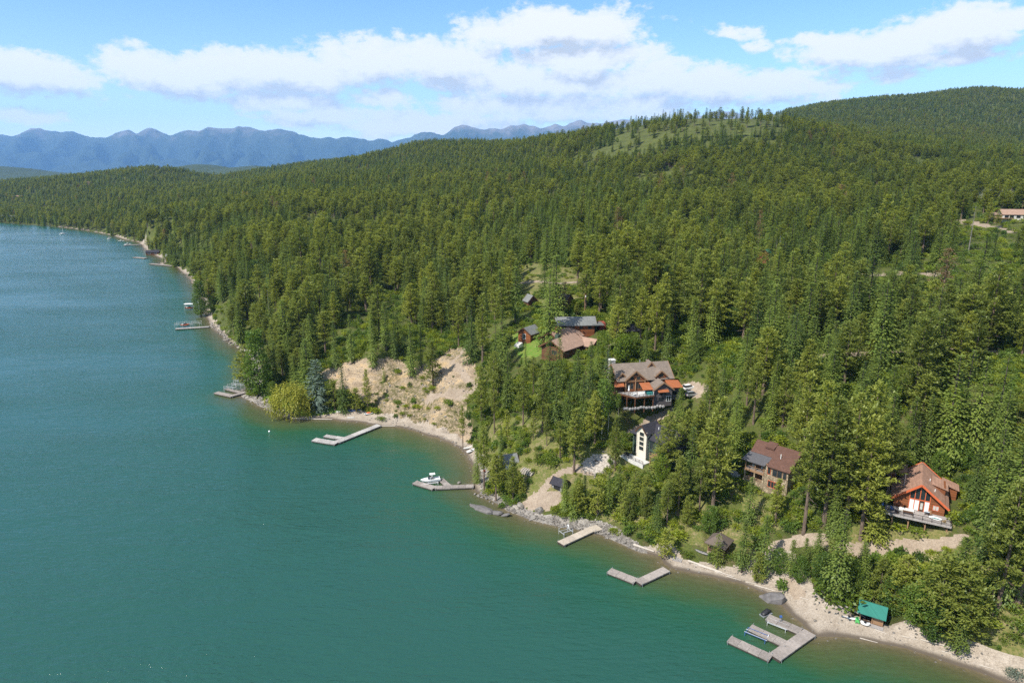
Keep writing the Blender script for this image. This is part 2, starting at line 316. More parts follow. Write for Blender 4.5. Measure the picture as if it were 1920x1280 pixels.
# beach width (m) along the shore, by azimuth of the photograph column
bx = [(1920, 6), (1800, 5.5), (1700, 6), (1600, 9), (1540, 12), (1490, 9.5), (1440, 5), (1380, 4.5), (1300, 6), (1250, 5), (1235, 3.5), (1180, 4.5), (1050, 4), (930, 4), (890, 3.5), (870, 5), (820, 6), (740, 7.5), (650, 9), (600, 6), (550, 3.2), (450, 3.0), (400, 3), (330, 3.5), (230, 4), (0, 6)]
ba = np.array([math.atan((u - 960) / FPX) for u, _ in bx])[::-1]; bwid = np.array([w for _, w in bx], float)[::-1]
BW = np.interp(GA, ba, bwid)
W = BL; cls[(bl_d + nz * .5) > 0] = 3
near_shore = (SDIST > 0) & (SDIST < BW + nz * .9)
ucol = 960 + FPX * np.tan(np.clip(GA, -1.4, 1.4))
rocky = ((ucol < 1240) & (ucol > 895)) | ((ucol < 565) & (ucol > 340))
cls[near_shore & (GR < 1500)] = 1; cls[near_shore & rocky & (GR < 420)] = 2
POINT = world_poly(POINT_PX); cls[in_poly(GX, GY, POINT) & (SDIST > 3.0)] = 4
W = world_poly(LAWN_PX); cls[in_poly(GX, GY, W)] = 4
ROADW = [(world_poly(P), w) for P, w in ROADS]
road_d = np.full(GX.shape, 1e9)
for W, w in ROADW:
    d = poly_dist(GX, GY, W) - w / 2; road_d = np.minimum(road_d, d)
cls[(road_d + nz * .22 < 0) & (SDIST > 1)] = 6
PATIO = world_poly(PATIO_PX); cls[in_poly(GX, GY, PATIO)] = 8
cls[SDIST <= 0] = 7

def prop(o, label=None, cat=None, group=None, kind=None):
    for k, v in (('label', label), ('category', cat), ('group', group), ('kind', kind)):
        if v: o[k] = v
    return o
def np_mesh(name, V, F, mats=(), attrs=None, mat_idx=None, smooth=False):
    """V (n,3); F (m,k) or list of such arrays"""
    me = bpy.data.meshes.new(name)
    Fs = F if isinstance(F, list) else [F]
    Fs = [np.asarray(f, np.int32) for f in Fs if len(f)]
    loops = np.concatenate([f.ravel() for f in Fs]); sizes = np.concatenate([np.full(len(f), f.shape[1], np.int32) for f in Fs])
    me.vertices.add(len(V)); me.vertices.foreach_set('co', np.asarray(V, np.float32).ravel())
    me.loops.add(len(loops)); me.loops.foreach_set('vertex_index', loops)
    me.polygons.add(len(sizes)); st = np.concatenate([[0], np.cumsum(sizes)[:-1]]).astype(np.int32)
    me.polygons.foreach_set('loop_start', st)
    if mat_idx is not None: me.polygons.foreach_set('material_index', np.asarray(mat_idx, np.int32))
    me.polygons.foreach_set('use_smooth', np.full(len(sizes), smooth))
    for k, a in (attrs or {}).items():
        at_ = me.attributes.new(k, 'FLOAT', 'POINT'); at_.data.foreach_set('value', np.asarray(a, np.float32))
    for m in mats: me.materials.append(m)
    me.update(calc_edges=True); return me
def link(name, me, parent=None, **kw):
    o = bpy.data.objects.new(name, me); col.objects.link(o)
    if parent is not None: o.parent = parent
    prop(o, **kw); return o

def material(name, build, rough=0.9, spec=0.2):
    m = bpy.data.materials.new(name); m.use_nodes = True; nt = m.node_tree
    b = nt.nodes['Principled BSDF']; b.inputs['Roughness'].default_value = rough; b.inputs['Specular IOR Level'].default_value = spec
    tcn = N(nt, 'ShaderNodeTexCoord'); build(nt, b, tcn.outputs['Object']); return m
def bump(nt, b, h, strength=.5, dist=.1):
    n = N(nt, 'ShaderNodeBump', inp={'Strength': strength, 'Distance': dist}); nt.links.new(h, n.inputs['Height']); nt.links.new(n.outputs[0], b.inputs['Normal'])
def setc(nt, b, c): nt.links.new(c, b.inputs['Base Color'])

def m_forest(nt, b, P):
    c = MIX(nt, RAMP(nt, NOISE(nt, P, .08, 5), [(.35, (0, 0, 0)), (.65, (1, 1, 1))]), (.055, .070, .014), (.120, .140, .030))
    c = MIX(nt, RAMP(nt, NOISE(nt, P, .45, 6, .65), [(.5, (0, 0, 0)), (.68, (1, 1, 1))]), c, (.130, .092, .052))
    c = MIX(nt, RAMP(nt, NOISE(nt, P, 2.3, 4, .6), [(.35, (0, 0, 0)), (.75, (1, 1, 1))]), c, (.045, .060, .012))
    setc(nt, b, c); bump(nt, b, NOISE(nt, P, 1.6, 6, .7), .9, .6)
def m_meadow(nt, b, P):
    c = MIX(nt, RAMP(nt, NOISE(nt, P, .10, 5), [(.35, (0, 0, 0)), (.65, (1, 1, 1))]), (.120, .130, .030), (.225, .185, .075))
    c = MIX(nt, RAMP(nt, NOISE(nt, P, .5, 6, .65), [(.48, (0, 0, 0)), (.66, (1, 1, 1))]), c, (.290, .215, .130))
    c = MIX(nt, RAMP(nt, NOISE(nt, P, 2.1, 5, .65), [(.38, (0, 0, 0)), (.68, (1, 1, 1))]), c, (.075, .105, .018))
    setc(nt, b, c); bump(nt, b, NOISE(nt, P, 2.2, 6, .7), .9, .4)
def m_lawn(nt, b, P):
    wv = N(nt, 'ShaderNodeTexWave', inp={'Scale': .32, 'Distortion': .6, 'Detail': 1}); wv.bands_direction = 'DIAGONAL'; nt.links.new(P, wv.inputs['Vector'])
    c = MIX(nt, RAMP(nt, wv.outputs[1], [(.35, (0, 0, 0)), (.65, (1, 1, 1))]), (.075, .145, .018), (.115, .185, .026))
    c = MIX(nt, RAMP(nt, NOISE(nt, P, .5, 5, .6), [(.45, (0, 0, 0)), (.75, (1, 1, 1))]), c, (.175, .17, .045))
    setc(nt, b, c); bump(nt, b, NOISE(nt, P, 6, 3, .7), .5, .1)
def m_gravel(base, dark, light, wet=None):
    def f(nt, b, P):
        v = N(nt, 'ShaderNodeTexVoronoi', inp={'Scale': 5.5}); nt.links.new(P, v.inputs['Vector'])
        c = MIX(nt, RAMP(nt, NOISE(nt, P, .35, 6, .65), [(.35, (0, 0, 0)), (.7, (1, 1, 1))]), base, light)
        c = MIX(nt, RAMP(nt, NOISE(nt, P, 1.1, 8, .7), [(.50, (0, 0, 0)), (.85, (1, 1, 1))]), c, dark)
        sv_ = N(nt, 'ShaderNodeSeparateColor'); nt.links.new(v.outputs['Color'], sv_.inputs[0]); c = MIX(nt, .45, c, RAMP(nt, sv_.outputs[0], [(0, (.2, .2, .2)), (1, (.85, .83, .8))]), 'SOFT_LIGHT')
        if wet: c = MIX(nt, N(nt, 'ShaderNodeAttribute', attribute_name=wet).outputs['Fac'], c, tuple(x * .62 for x in dark))
        setc(nt, b, c); bump(nt, b, NOISE(nt, P, 6, 5, .7), .6, .12)
    return f
def m_rock(nt, b, P):
    v = N(nt, 'ShaderNodeTexVoronoi', inp={'Scale': .9, 'Randomness': 1}); nt.links.new(P, v.inputs['Vector'])
    c = MIX(nt, RAMP(nt, NOISE(nt, P, .6, 7, .7), [(.35, (0, 0, 0)), (.65, (1, 1, 1))]), (.15, .135, .12), (.44, .40, .35))
    sv_ = N(nt, 'ShaderNodeSeparateColor'); nt.links.new(v.outputs['Color'], sv_.inputs[0]); c = MIX(nt, .5, c, RAMP(nt, sv_.outputs[0], [(0, (.15, .15, .15)), (1, (.9, .88, .85))]), 'SOFT_LIGHT')
    c = MIX(nt, RAMP(nt, NOISE(nt, P, 2.4, 5, .7), [(.56, (0, 0, 0)), (.7, (1, 1, 1))]), c, (.10, .085, .045))
    setc(nt, b, c); bump(nt, b, NOISE(nt, P, 1.8, 8, .75), 1.0, .8)
def m_bluff(nt, b, P):
    mp = N(nt, 'ShaderNodeMapping', inp={'Scale': (.5, .5, 1.5)}); nt.links.new(P, mp.inputs['Vector'])
    n = NOISE(nt, mp.outputs[0], .33, 8, .68)
    c = RAMP(nt, n, [(.28, (.13, .095, .065)), (.40, (.34, .255, .17)), (.52, (.48, .37, .25)), (.66, (.56, .39, .205)), (.8, (.50, .41, .31))])
    c = MIX(nt, RAMP(nt, NOISE(nt, P, 1.3, 7, .72), [(.55, (0, 0, 0)), (.7, (1, 1, 1))]), c, (.145, .112, .080))
    at_ = N(nt, 'ShaderNodeAttribute', attribute_name='green')
    gm = MATH(nt, 'MULTIPLY', RAMP(nt, NOISE(nt, P, .9, 6, .7), [(.40, (0, 0, 0)), (.58, (1, 1, 1))]), at_.outputs['Fac'])
    c = MIX(nt, gm, c, (.125, .115, .040))
    setc(nt, b, c); bump(nt, b, NOISE(nt, mp.outputs[0], 1.4, 9, .75), 1.0, 1.4)
def m_flag(nt, b, P):
    v = N(nt, 'ShaderNodeTexVoronoi', feature='DISTANCE_TO_EDGE', inp={'Scale': .9}); nt.links.new(P, v.inputs['Vector'])
    c = MIX(nt, RAMP(nt, v.outputs[0], [(.02, (0, 0, 0)), (.06, (1, 1, 1))]), (.16, .14, .12), MIX(nt, NOISE(nt, P, 1.2, 3), (.30, .26, .22), (.46, .41, .35)))
    setc(nt, b, c); bump(nt, b, v.outputs[0], .6, .2)
M = {}
M['forest_floor'] = material('forest_floor', m_forest); M['meadow'] = material('meadow', m_meadow); M['lawn'] = material('lawn', m_lawn)
M['beach'] = material('beach', m_gravel((.275, .228, .178), (.17, .135, .10), (.35, .30, .245), 'wet'))
M['road'] = material('road', m_gravel((.25, .195, .145), (.165, .125, .09), (.31, .25, .19)))
M['rock'] = material('rock', m_rock); M['bluff'] = material('bluff', m_bluff); M['flag'] = material('flag', m_flag)
M['bed'] = material('bed', m_gravel((.16, .13, .08), (.09, .08, .05), (.22, .18, .11)))

idx = np.arange(GX.size).reshape(GX.shape)
Q = np.stack([idx[:-1, :-1], idx[1:, :-1], idx[1:, 1:], idx[:-1, 1:]], -1).reshape(-1, 4)[:, ::-1]
VX = np.stack([GX, GY, GZ], -1).reshape(-1, 3)
fc = cls.ravel()[Q]
fcls = np.where((fc == 7).all(1), 7, np.where(fc[:, 0] == 7, np.where(fc[:, 2] == 7, np.where(fc[:, 1] == 7, fc[:, 3], fc[:, 1]), fc[:, 2]), fc[:, 0]))
green = (sstep(.0, .5, vnoise(GX, GY, 16, 21, 3) + .15) ).ravel()
wetv = (1 - sstep(.5, 1.9, SDIST + vnoise(GX, GY, 3, 71, 3) * .5)).ravel()
SETN = {0: ('ground', 'forest_floor', 'forest floor of grass, dirt and needles under the trees'), 1: ('beach', 'beach', 'pale gravel beach along the lake'), 2: ('rocky_shore', 'rock', 'broken rock ledge along the waterline'),
        3: ('bluff', 'bluff', 'bare tan eroded bluff above the cove'), 4: ('lawn', 'lawn', 'mown green lawn'), 5: ('meadow', 'meadow', 'open slope of dry and green grass'),
        6: ('gravel_road', 'road', 'pale gravel track'), 7: ('lakebed', 'bed', 'lake bottom under the water'), 8: ('flagstone_patio', 'flag', 'grey flagstone fire pit patio')}
for k, (nm, mt, lb) in SETN.items():
    q = Q[fcls == k]
    if not len(q): continue
    used, inv = np.unique(q, return_inverse=True)
    me = np_mesh(nm, VX[used], inv.reshape(-1, 4), [M[mt]], {'green': green[used]} if k == 3 else {'wet': wetv[used]} if k == 1 else None, smooth=True)
    link(nm, me, kind='structure', label=lb)

# ---------------------------------------------------------------- water
def m_water(nt, b, P):
    dp = N(nt, 'ShaderNodeAttribute', attribute_name='depth')
    d = MATH(nt, 'ADD', dp.outputs['Fac'], MATH(nt, 'MULTIPLY', MATH(nt, 'SUBTRACT', NOISE(nt, P, .09, 5, .6), .5), MATH(nt, 'MINIMUM', MATH(nt, 'MULTIPLY', dp.outputs['Fac'], .9), 3.0)))
    c = RAMP(nt, MATH(nt, 'DIVIDE', d, 10.0), [(0.0, (.150, .115, .070)), (.02, (.090, .084, .040)), (.055, (.058, .078, .030)), (.12, (.034, .076, .030)), (.24, (.016, .074, .038)), (.45, (.013, .072, .045)), (.9, (.016, .071, .053))])
    pb = RAMP(nt, NOISE(nt, P, .9, 5, .65), [(.4, (0, 0, 0)), (.62, (1, 1, 1))])
    sh = MATH(nt, 'SUBTRACT', 1.0, MATH(nt, 'DIVIDE', d, 2.2), True)
    c = MIX(nt, MATH(nt, 'MULTIPLY', sh, MATH(nt, 'MULTIPLY', pb, .4)), c, (.045, .045, .024))
    setc(nt, b, c)
    b.inputs['IOR'].default_value = 1.36; b.inputs['Specular IOR Level'].default_value = .5
    mp = N(nt, 'ShaderNodeMapping', inp={'Rotation': (0, 0, R_(28)), 'Scale': (.42, 1.5, 1)}); nt.links.new(P, mp.inputs['Vector'])
    n1 = NOISE(nt, mp.outputs[0], .62, 4, .62, dist=.5)
    mp2 = N(nt, 'ShaderNodeMapping', inp={'Rotation': (0, 0, R_(-14)), 'Scale': (.5, 1.3, 1)}); nt.links.new(P, mp2.inputs['Vector'])
    n2 = NOISE(nt, mp2.outputs[0], .09, 4, .6)
    lanes = RAMP(nt, NOISE(nt, mp2.outputs[0], .012, 3, .6), [(.35, (.35, .35, .35)), (.65, (1, 1, 1))])
    hgt = MATH(nt, 'ADD', MATH(nt, 'MULTIPLY', n1, .5), MATH(nt, 'MULTIPLY', n2, 1.2))
    hgt = MATH(nt, 'MULTIPLY', hgt, lanes)
    rg = RAMP(nt, NOISE(nt, mp2.outputs[0], .02, 4, .6), [(.3, (.07, .07, .07)), (.7, (.17, .17, .17))]); nt.links.new(rg, b.inputs['Roughness'])
    bump(nt, b, hgt, 1.0, .95)
M['water'] = material('water', m_water, .06, .5)
keep = (GZ < 0.6)
qk = keep.ravel()[Q].any(1)
used, inv = np.unique(Q[qk], return_inverse=True)
V = VX[used].copy(); depth = np.maximum(0, -V[:, 2]); V[:, 2] = 0.0
link('water', np_mesh('water', V, inv.reshape(-1, 4), [M['water']], {'depth': depth}, smooth=True), kind='structure', label='green lake water turning grey blue in the distance')

# ---------------------------------------------------------------- far mountains and distant low hill
MT_PX = [(-900, 262), (-600, 250), (-300, 258), (-120, 246), (0, 257), (12, 256), (30, 262), (50, 252), (65, 246), (85, 248), (108, 253), (128, 253), (150, 250), (178, 259), (215, 256), (250, 251), (265, 259), (278, 252), (290, 248), (305, 252), (328, 262), (345, 254), (365, 250), (382, 254), (400, 247), (430, 247), (447, 243), (463, 241), (485, 246), (510, 247), (540, 246), (565, 251), (585, 256), (610, 258), (660, 264), (690, 267), (712, 261), (735, 271), (768, 265), (785, 254), (805, 250), (830, 251), (850, 245), (872, 240), (892, 245), (910, 247), (945, 243), (985, 235), (1003, 239), (1012, 241), (1030, 237), (1060, 241), (1078, 233), (1092, 229), (1110, 235), (1130, 232), (1180, 228), (1250, 233), (1340, 212), (1400, 222), (1500, 240), (1700, 236), (1900, 246), (2200, 238), (2600, 250), (3100, 255)]
MD = 21000.0
pts = [at_range(u, v, MD * math.hypot((u - 960) / FPX, 1)) for u, v in MT_PX]
mx = np.array([p.x for p in pts]); mzz = np.array([p.z for p in pts])
xs = np.linspace(mx[0], mx[-1], 900); ys = np.linspace(-5200, 4000, 70)
MX, MY = np.meshgrid(xs, ys, indexing='ij')
crest = np.interp(MX, mx, mzz) * 1.04 + vnoise(MX, MX * 0, 900, 31, 6) * 120 - np.abs(vnoise(MX, MX * 0, 420, 32, 4)) * 120 + 25
wob = vnoise(MX, MX * 0, 2500, 33, 3) * 500
t = np.where(MY < 0, 1 + MY / 5200, 1 - MY / 4000)
rid = np.abs(vnoise(MX + MY * .35, MY * .45, 1100, 35, 5)) + .5 * np.abs(vnoise(MX - MY * .3, MY * .4, 520, 36, 4))
mz = crest * (np.clip(t, 0, 1) ** .85) - rid * crest * 1.15 * np.clip(np.abs(MY) / 700, 0, 1) * np.clip(t * 2.5, 0, 1)
mz = np.maximum(mz, -2 + 4 * t)
def m_mountain(nt, b, P):
    ge = N(nt, 'ShaderNodeNewGeometry'); s2 = N(nt, 'ShaderNodeSeparateXYZ'); nt.links.new(ge.outputs['Position'], s2.inputs[0])
    h = MATH(nt, 'ADD', MATH(nt, 'DIVIDE', s2.outputs[2], 1400.0), MATH(nt, 'MULTIPLY', MATH(nt, 'SUBTRACT', NOISE(nt, P, .0022, 7, .7), .5), .9))
    setc(nt, b, RAMP(nt, h, [(.5, (.016, .028, .016)), (.74, (.035, .045, .026)), (.9, (.11, .10, .085)), (1.05, (.17, .15, .13))]))
M['mountain'] = material('mountain', m_mountain)
im = np.arange(MX.size).reshape(MX.shape)
QM = np.stack([im[:-1, :-1], im[1:, :-1], im[1:, 1:], im[:-1, 1:]], -1).reshape(-1, 4)
link('mountains', np_mesh('mountains', np.stack([MX, MD + MY + wob, mz], -1).reshape(-1, 3), QM, [M['mountain']], smooth=True), kind='structure', label='hazy blue mountain range across the lake valley')
def m_farhill(nt, b, P):
    setc(nt, b, MIX(nt, NOISE(nt, P, .02, 6, .7), (.020, .036, .014), (.075, .095, .04)))
    bump(nt, b, NOISE(nt, P, .05, 6, .7), 1, 14)
M['farhill'] = material('farhill', m_farhill)
def far_hill(px, R, depth, lab):
    p2 = [at_range(u, v, R * math.hypot((u - 960) / FPX, 1)) for u, v in px]
    hx = np.array([p.x for p in p2]); hzv = np.array([p.z for p in p2])
    xx = np.linspace(hx[0], hx[-1], 160); yy = np.linspace(-1, 1, 24); XX, YY = np.meshgrid(xx, yy, indexing='ij')
    zz = (np.interp(XX, hx, hzv) + vnoise(XX, XX * 0, 240, 41, 4) * 10) * np.clip(1 - YY ** 2, 0, 1) ** .8 - 1 + vnoise(XX, YY * depth, 160, 43, 4) * 9
    ii = np.arange(XX.size).reshape(XX.shape); q = np.stack([ii[:-1, :-1], ii[1:, :-1], ii[1:, 1:], ii[:-1, 1:]], -1).reshape(-1, 4)
    link('hill', np_mesh('hill', np.stack([XX, R + YY * depth, zz], -1).reshape(-1, 3), q, [M['farhill']], smooth=True), kind='structure', label=lab)
far_hill([(-700, 316), (-300, 306), (-100, 305), (0, 311), (30, 313), (70, 321), (110, 325), (160, 330), (220, 338)], 6800, 900, 'low wooded hill far off at the end of the lake')
far_hill([(280, 330), (340, 314), (375, 308), (400, 309), (430, 315), (470, 311), (540, 318), (640, 330)], 6200, 700, 'bluish wooded hill behind the saddle of the near hills')

# ---------------------------------------------------------------- trees: prototypes
def unit(v): return v / (np.linalg.norm(v, axis=-1, keepdims=True) + 1e-9)
class Leaves:                                # kite-shaped sprays, each bent along its middle
    def __init__(s): s.V = []; s.t = []
    def add(s, P, D, L_, W_, up=None, bend=.18, tint=None):
        P = np.atleast_2d(P); n = len(P); D = unit(np.broadcast_to(np.atleast_2d(D), (n, 3)))
        up = np.array([[0, 0, 1.0]]) if up is None else np.atleast_2d(up)
        sd = unit(np.cross(D, np.broadcast_to(up, (n, 3)) + rng.normal(0, .25, (n, 3)))); nn = unit(np.cross(sd, D))
        L_ = np.broadcast_to(L_, n)[:, None]; W_ = np.broadcast_to(W_, n)[:, None]
        mid = P + D * L_ * .45
        s.V.append(np.stack([P, mid + sd * W_ / 2 - nn * L_ * bend * .5, P + D * L_ - nn * L_ * bend, mid - sd * W_ / 2 - nn * L_ * bend * .5], 1))
        s.t.append(np.repeat(rng.random(n) if tint is None else np.broadcast_to(tint, n), 4))
    def mesh(s, name, mat):
        V = np.concatenate(s.V).reshape(-1, 3); q = np.arange(len(V)).reshape(-1, 4)
        F = np.concatenate([q[:, [0, 1, 2]], q[:, [0, 2, 3]]])
        return np_mesh(name, V, F, [mat], {'tint': np.concatenate(s.t)})
def tube(P, Rr, n=7, cap=True):
    P = np.asarray(P, float); k = len(P); V = []; a = np.arange(n) * 2 * np.pi / n
    for i in range(k):
        d = unit(P[min(i + 1, k - 1)] - P[max(i - 1, 0)]); x = unit(np.cross(d, [0.31, .95, .05])); y = np.cross(d, x)
        V.append(P[i] + Rr[i] * (np.cos(a)[:, None] * x + np.sin(a)[:, None] * y))
    V = np.concatenate(V); F = []
    for i in range(k - 1):
        for j in range(n): F.append((i * n + j, i * n + (j + 1) % n, (i + 1) * n + (j + 1) % n, (i + 1) * n + j))
    return V, np.array(F)
def join_tubes(ts):
    V = []; F = []; o = 0
    for v, f in ts: V.append(v); F.append(f + o); o += len(v)
    return np.concatenate(V), np.concatenate(F)
def m_leaf(ca, cb, cc):
    m = bpy.data.materials.new('foliage'); m.use_nodes = True; nt = m.node_tree; nt.nodes.clear()
    o = N(nt, 'ShaderNodeOutputMaterial'); oi = N(nt, 'ShaderNodeObjectInfo'); at_ = N(nt, 'ShaderNodeAttribute', attribute_name='tint')
    c = MIX(nt, oi.outputs['Random'], ca, cb)
    c = MIX(nt, MATH(nt, 'MULTIPLY', at_.outputs['Fac'], .75), c, cc)
    c = MIX(nt, 1.0, c, RAMP(nt, MATH(nt, 'FRACT', MATH(nt, 'MULTIPLY', oi.outputs['Random'], 7.31)), [(0, (.72, .76, .8)), (1, (1.3, 1.25, 1.1))]), 'MULTIPLY')
    d = N(nt, 'ShaderNodeBsdfDiffuse'); t = N(nt, 'ShaderNodeBsdfTranslucent'); gl = N(nt, 'ShaderNodeBsdfGlossy', inp={'Roughness': .45, 'Color': (.9, .95, 1, 1)})
    nt.links.new(c, d.inputs['Color']); nt.links.new(MIX(nt, 1, c, (1.25, 1.25, .55), 'MULTIPLY'), t.inputs['Color'])
    mx = N(nt, 'ShaderNodeMixShader', inp={'Fac': .42}); L(nt, d, 0, mx, 1); L(nt, t, 0, mx, 2)
    m2 = N(nt, 'ShaderNodeMixShader', inp={'Fac': .012}); L(nt, mx, 0, m2, 1); L(nt, gl, 0, m2, 2); L(nt, m2, 0, o, 'Surface')
    return m
M['pine'] = m_leaf((.140, .182, .036), (.218, .246, .044), (.265, .285, .064))
M['fir'] = m_leaf((.092, .150, .038), (.158, .212, .046), (.212, .258, .060))
M['spruce'] = m_leaf((.085, .13, .115), (.095, .14, .125), (.18, .23, .20))
M['broad'] = m_leaf((.085, .155, .016), (.145, .205, .022), (.20, .24, .04))
M['cotton'] = m_leaf((.075, .140, .024), (.09, .155, .026), (.15, .21, .042))
M['willow'] = m_leaf((.215, .225, .028), (.225, .235, .03), (.31, .305, .055))
M['lime'] = m_leaf((.17, .22, .018), (.21, .26, .022), (.27, .30, .04))
M['deadleaf'] = m_leaf((.20, .125, .062), (.23, .15, .08), (.28, .19, .11))
M['silver'] = m_leaf((.16, .19, .15), (.17, .20, .16), (.25, .28, .23))
M['flower'] = m_leaf((.50, .46, .26), (.52, .48, .28), (.66, .62, .42))
def m_bark(c1, c2):
    def f(nt, b, P):
        mp = N(nt, 'ShaderNodeMapping', inp={'Scale': (6, 6, 1.2)}); nt.links.new(P, mp.inputs['Vector'])
        n = NOISE(nt, mp.outputs[0], 1.0, 5, .65); setc(nt, b, RAMP(nt, n, [(.35, c1), (.65, c2)])); bump(nt, b, n, .6, .1)
    return f
M['bark'] = material('bark', m_bark((.075, .055, .042), (.20, .145, .105))); M['darkbark'] = material('darkbark', m_bark((.045, .038, .032), (.13, .105, .085)))
M['palebark'] = material('palebark', m_bark((.20, .185, .165), (.44, .41, .36))); M['greywood'] = material('greywood', m_bark((.12, .11, .10), (.26, .24, .22)))

def trunk(h, r, mat, lean=.02, top=.96, dead=0, dead_r=(0.1, .45)):
    n = 6; z = np.linspace(-.8, h * top, n); w = np.cumsum(rng.normal(0, lean * h / n, (n, 2)), 0); w -= w[0]
    P = np.column_stack([w, z]); ts = [tube(P, np.linspace(r, r * .12, n))]
    for i in range(dead):
        zz = h * rng.uniform(*dead_r); a = rng.uniform(0, 6.28); l = rng.uniform(.6, 2.2)
        b = np.array([np.interp(zz, z, P[:, 0]), np.interp(zz, z, P[:, 1]), zz])
        ts.append(tube([b, b + np.array([math.cos(a) * l, math.sin(a) * l, rng.uniform(-.5, .2)])], [.05, .015], 4))
    V, F = join_tubes(ts); return np_mesh('trunk', V, F, [mat]), P
def on_trunk(P, z): return np.array([np.interp(z, P[:, 2], P[:, 0]), np.interp(z, P[:, 2], P[:, 1]), z])
def fir(h=20, r=3.0, mat='fir', gap=.44, low=.07, dense=1.0, droop=0.0, size=1.0, sparse=0.0):
    tm, P = trunk(h, .026 * h ** .8 * 1.05, M['darkbark'], .006, .99, 4, (.02, low + .06)); lv = Leaves()
    z = h * low
    sect = rng.uniform(.72, 1.12, 9)
    while z < h * .985:
        t = (z - h * low) / (h * (1 - low)); rad = r * ((1 - t) ** .86) * (.98 - .28 * math.exp(-t * 9)) + .18
        n = int(6 + 5 * (1 - t)); a0 = rng.uniform(0, 6.28)
        for k in range(n):
            if rng.random() < sparse: continue
            a = a0 + k * 6.283 / n + rng.normal(0, .18); lb = rad * rng.uniform(.78, 1.14) * sect[int(a / 6.283 * 9) % 9]
            ang = math.radians(-20 + 62 * t ** 1.3 + rng.normal(0, 6) - droop)
            d = np.array([math.cos(a), math.sin(a), math.tan(ang)]); o = on_trunk(P, z + rng.uniform(-.2, .2))
            m = max(2, int(lb / .36 * dense)); s = np.linspace(.22, 1.0, m) + rng.normal(0, .03, m)
            pts = o + d * (s * lb)[:, None] + np.array([0, 0, 1]) * (-.10 * lb * s ** 2)[:, None]
            sgn = np.where(np.arange(m) % 2, 1, -1) * rng.uniform(.35, .95, m) * (s < .93)
            da = a + sgn
            D = np.column_stack([np.cos(da), np.sin(da), np.full(m, math.tan(ang) - .22) + rng.normal(0, .12, m)])
            lv.add(pts, D, np.minimum(.85, .36 + .27 * lb * (1.15 - s)) * rng.uniform(.8, 1.25, m) * size, .31 * rng.uniform(.8, 1.2, m) * size)
        z += gap * rng.uniform(.75, 1.25) * (1 - .35 * t)
    lv.add(on_trunk(P, h * .97), (0, 0, 1), .9, .25)
    return tm, lv.mesh('crown', M[mat])
def pine(h=20, r=3.0, low=.34, mat='pine', whorls=17, per=6, tuft=9, shape=.8, gaps=.12):
    tm, P = trunk(h, .025 * h ** .8 * 1.15, M['bark'], .010, .97, 10, (low * .45, low + .12)); lv = Leaves()
    sect = rng.uniform(.7, 1.15, 7)
    for i in range(whorls):
        t = (i + rng.uniform(-.3, .3)) / (whorls - 1); t = min(max(t, 0), 1); z = h * (low + (1 - low) * t * .985)
        rad = r * (min(1, .55 + 1.6 * t) * (1 - t) ** shape * 1.12 + .13)
        n = per - (t > .8); a0 = rng.uniform(0, 6.28)
        for k in range(n):
            if rng.random() < gaps: continue
            a = a0 + k * 6.283 / n + rng.normal(0, .3); lb = rad * rng.uniform(.65, 1.2) * sect[int(a / 6.283 * 7) % 7]
            up = .02 + .55 * t + rng.normal(0, .12); o = on_trunk(P, z)
            d = np.array([math.cos(a), math.sin(a), up])
            m = max(2, int(lb / .55) + 1)
            for s in np.linspace(.36, 1.0, m):
                c = o + d * s * lb + rng.normal(0, .20, 3) + np.array([0, 0, .12 * lb * s * s])
                q = tuft + int(rng.integers(-1, 2)); th = rng.uniform(0, 6.28, q); ph = rng.uniform(-.35, 1.3, q)
                D = np.column_stack([np.cos(th) * np.cos(ph), np.sin(th) * np.cos(ph), np.sin(ph)]) + d * .45
                lv.add(c + rng.normal(0, .16, (q, 3)), D, rng.uniform(.36, .74, q), rng.uniform(.17, .30, q), bend=.1, tint=np.clip(rng.random() * .75 + rng.uniform(0, .3, q), 0, 1))
    return tm, lv.mesh('crown', M[mat])
def blob_tree(h, r, mat, bark, low=.15, n=42, leaf=.42, per=60, prof=None, clump=.9, tr=.02, stems=1):
    ts = []
    for k in range(stems):
        tm, P = trunk(h, tr * h, bark, .02, .8)
        if stems > 1: ts.append(tm)
    lv = Leaves()
    for i in range(n):
        t = (i + rng.random()) / n; z = h * (low + (1 - low) * t)
        rad = r * (prof(t) if prof else math.sqrt(max(.02, 1 - (2 * t - 1) ** 2)))
        a = i * 2.4 + rng.normal(0, .4); q = rad * math.sqrt(rng.uniform(.25, 1)) * .85
        c = on_trunk(P, min(z, h * .8)) * np.array([1, 1, 0]) + np.array([math.cos(a) * q, math.sin(a) * q, z]); cr = clump * rng.uniform(.65, 1.25)
        u = unit(rng.normal(0, 1, (per, 3))); rr = cr * rng.uniform(.55, 1.0, per)[:, None]
        lv.add(c + u * rr * np.array([1, 1, .8]), unit(u + rng.normal(0, .7, (per, 3))) * np.array([1, 1, .6]), leaf * rng.uniform(.7, 1.3, per), leaf * .7, up=rng.normal(0, 1, (per, 3)), tint=np.clip(rng.random() * .6 + rng.uniform(0, .4, per), 0, 1))
    return tm, lv.mesh('crown', M[mat])
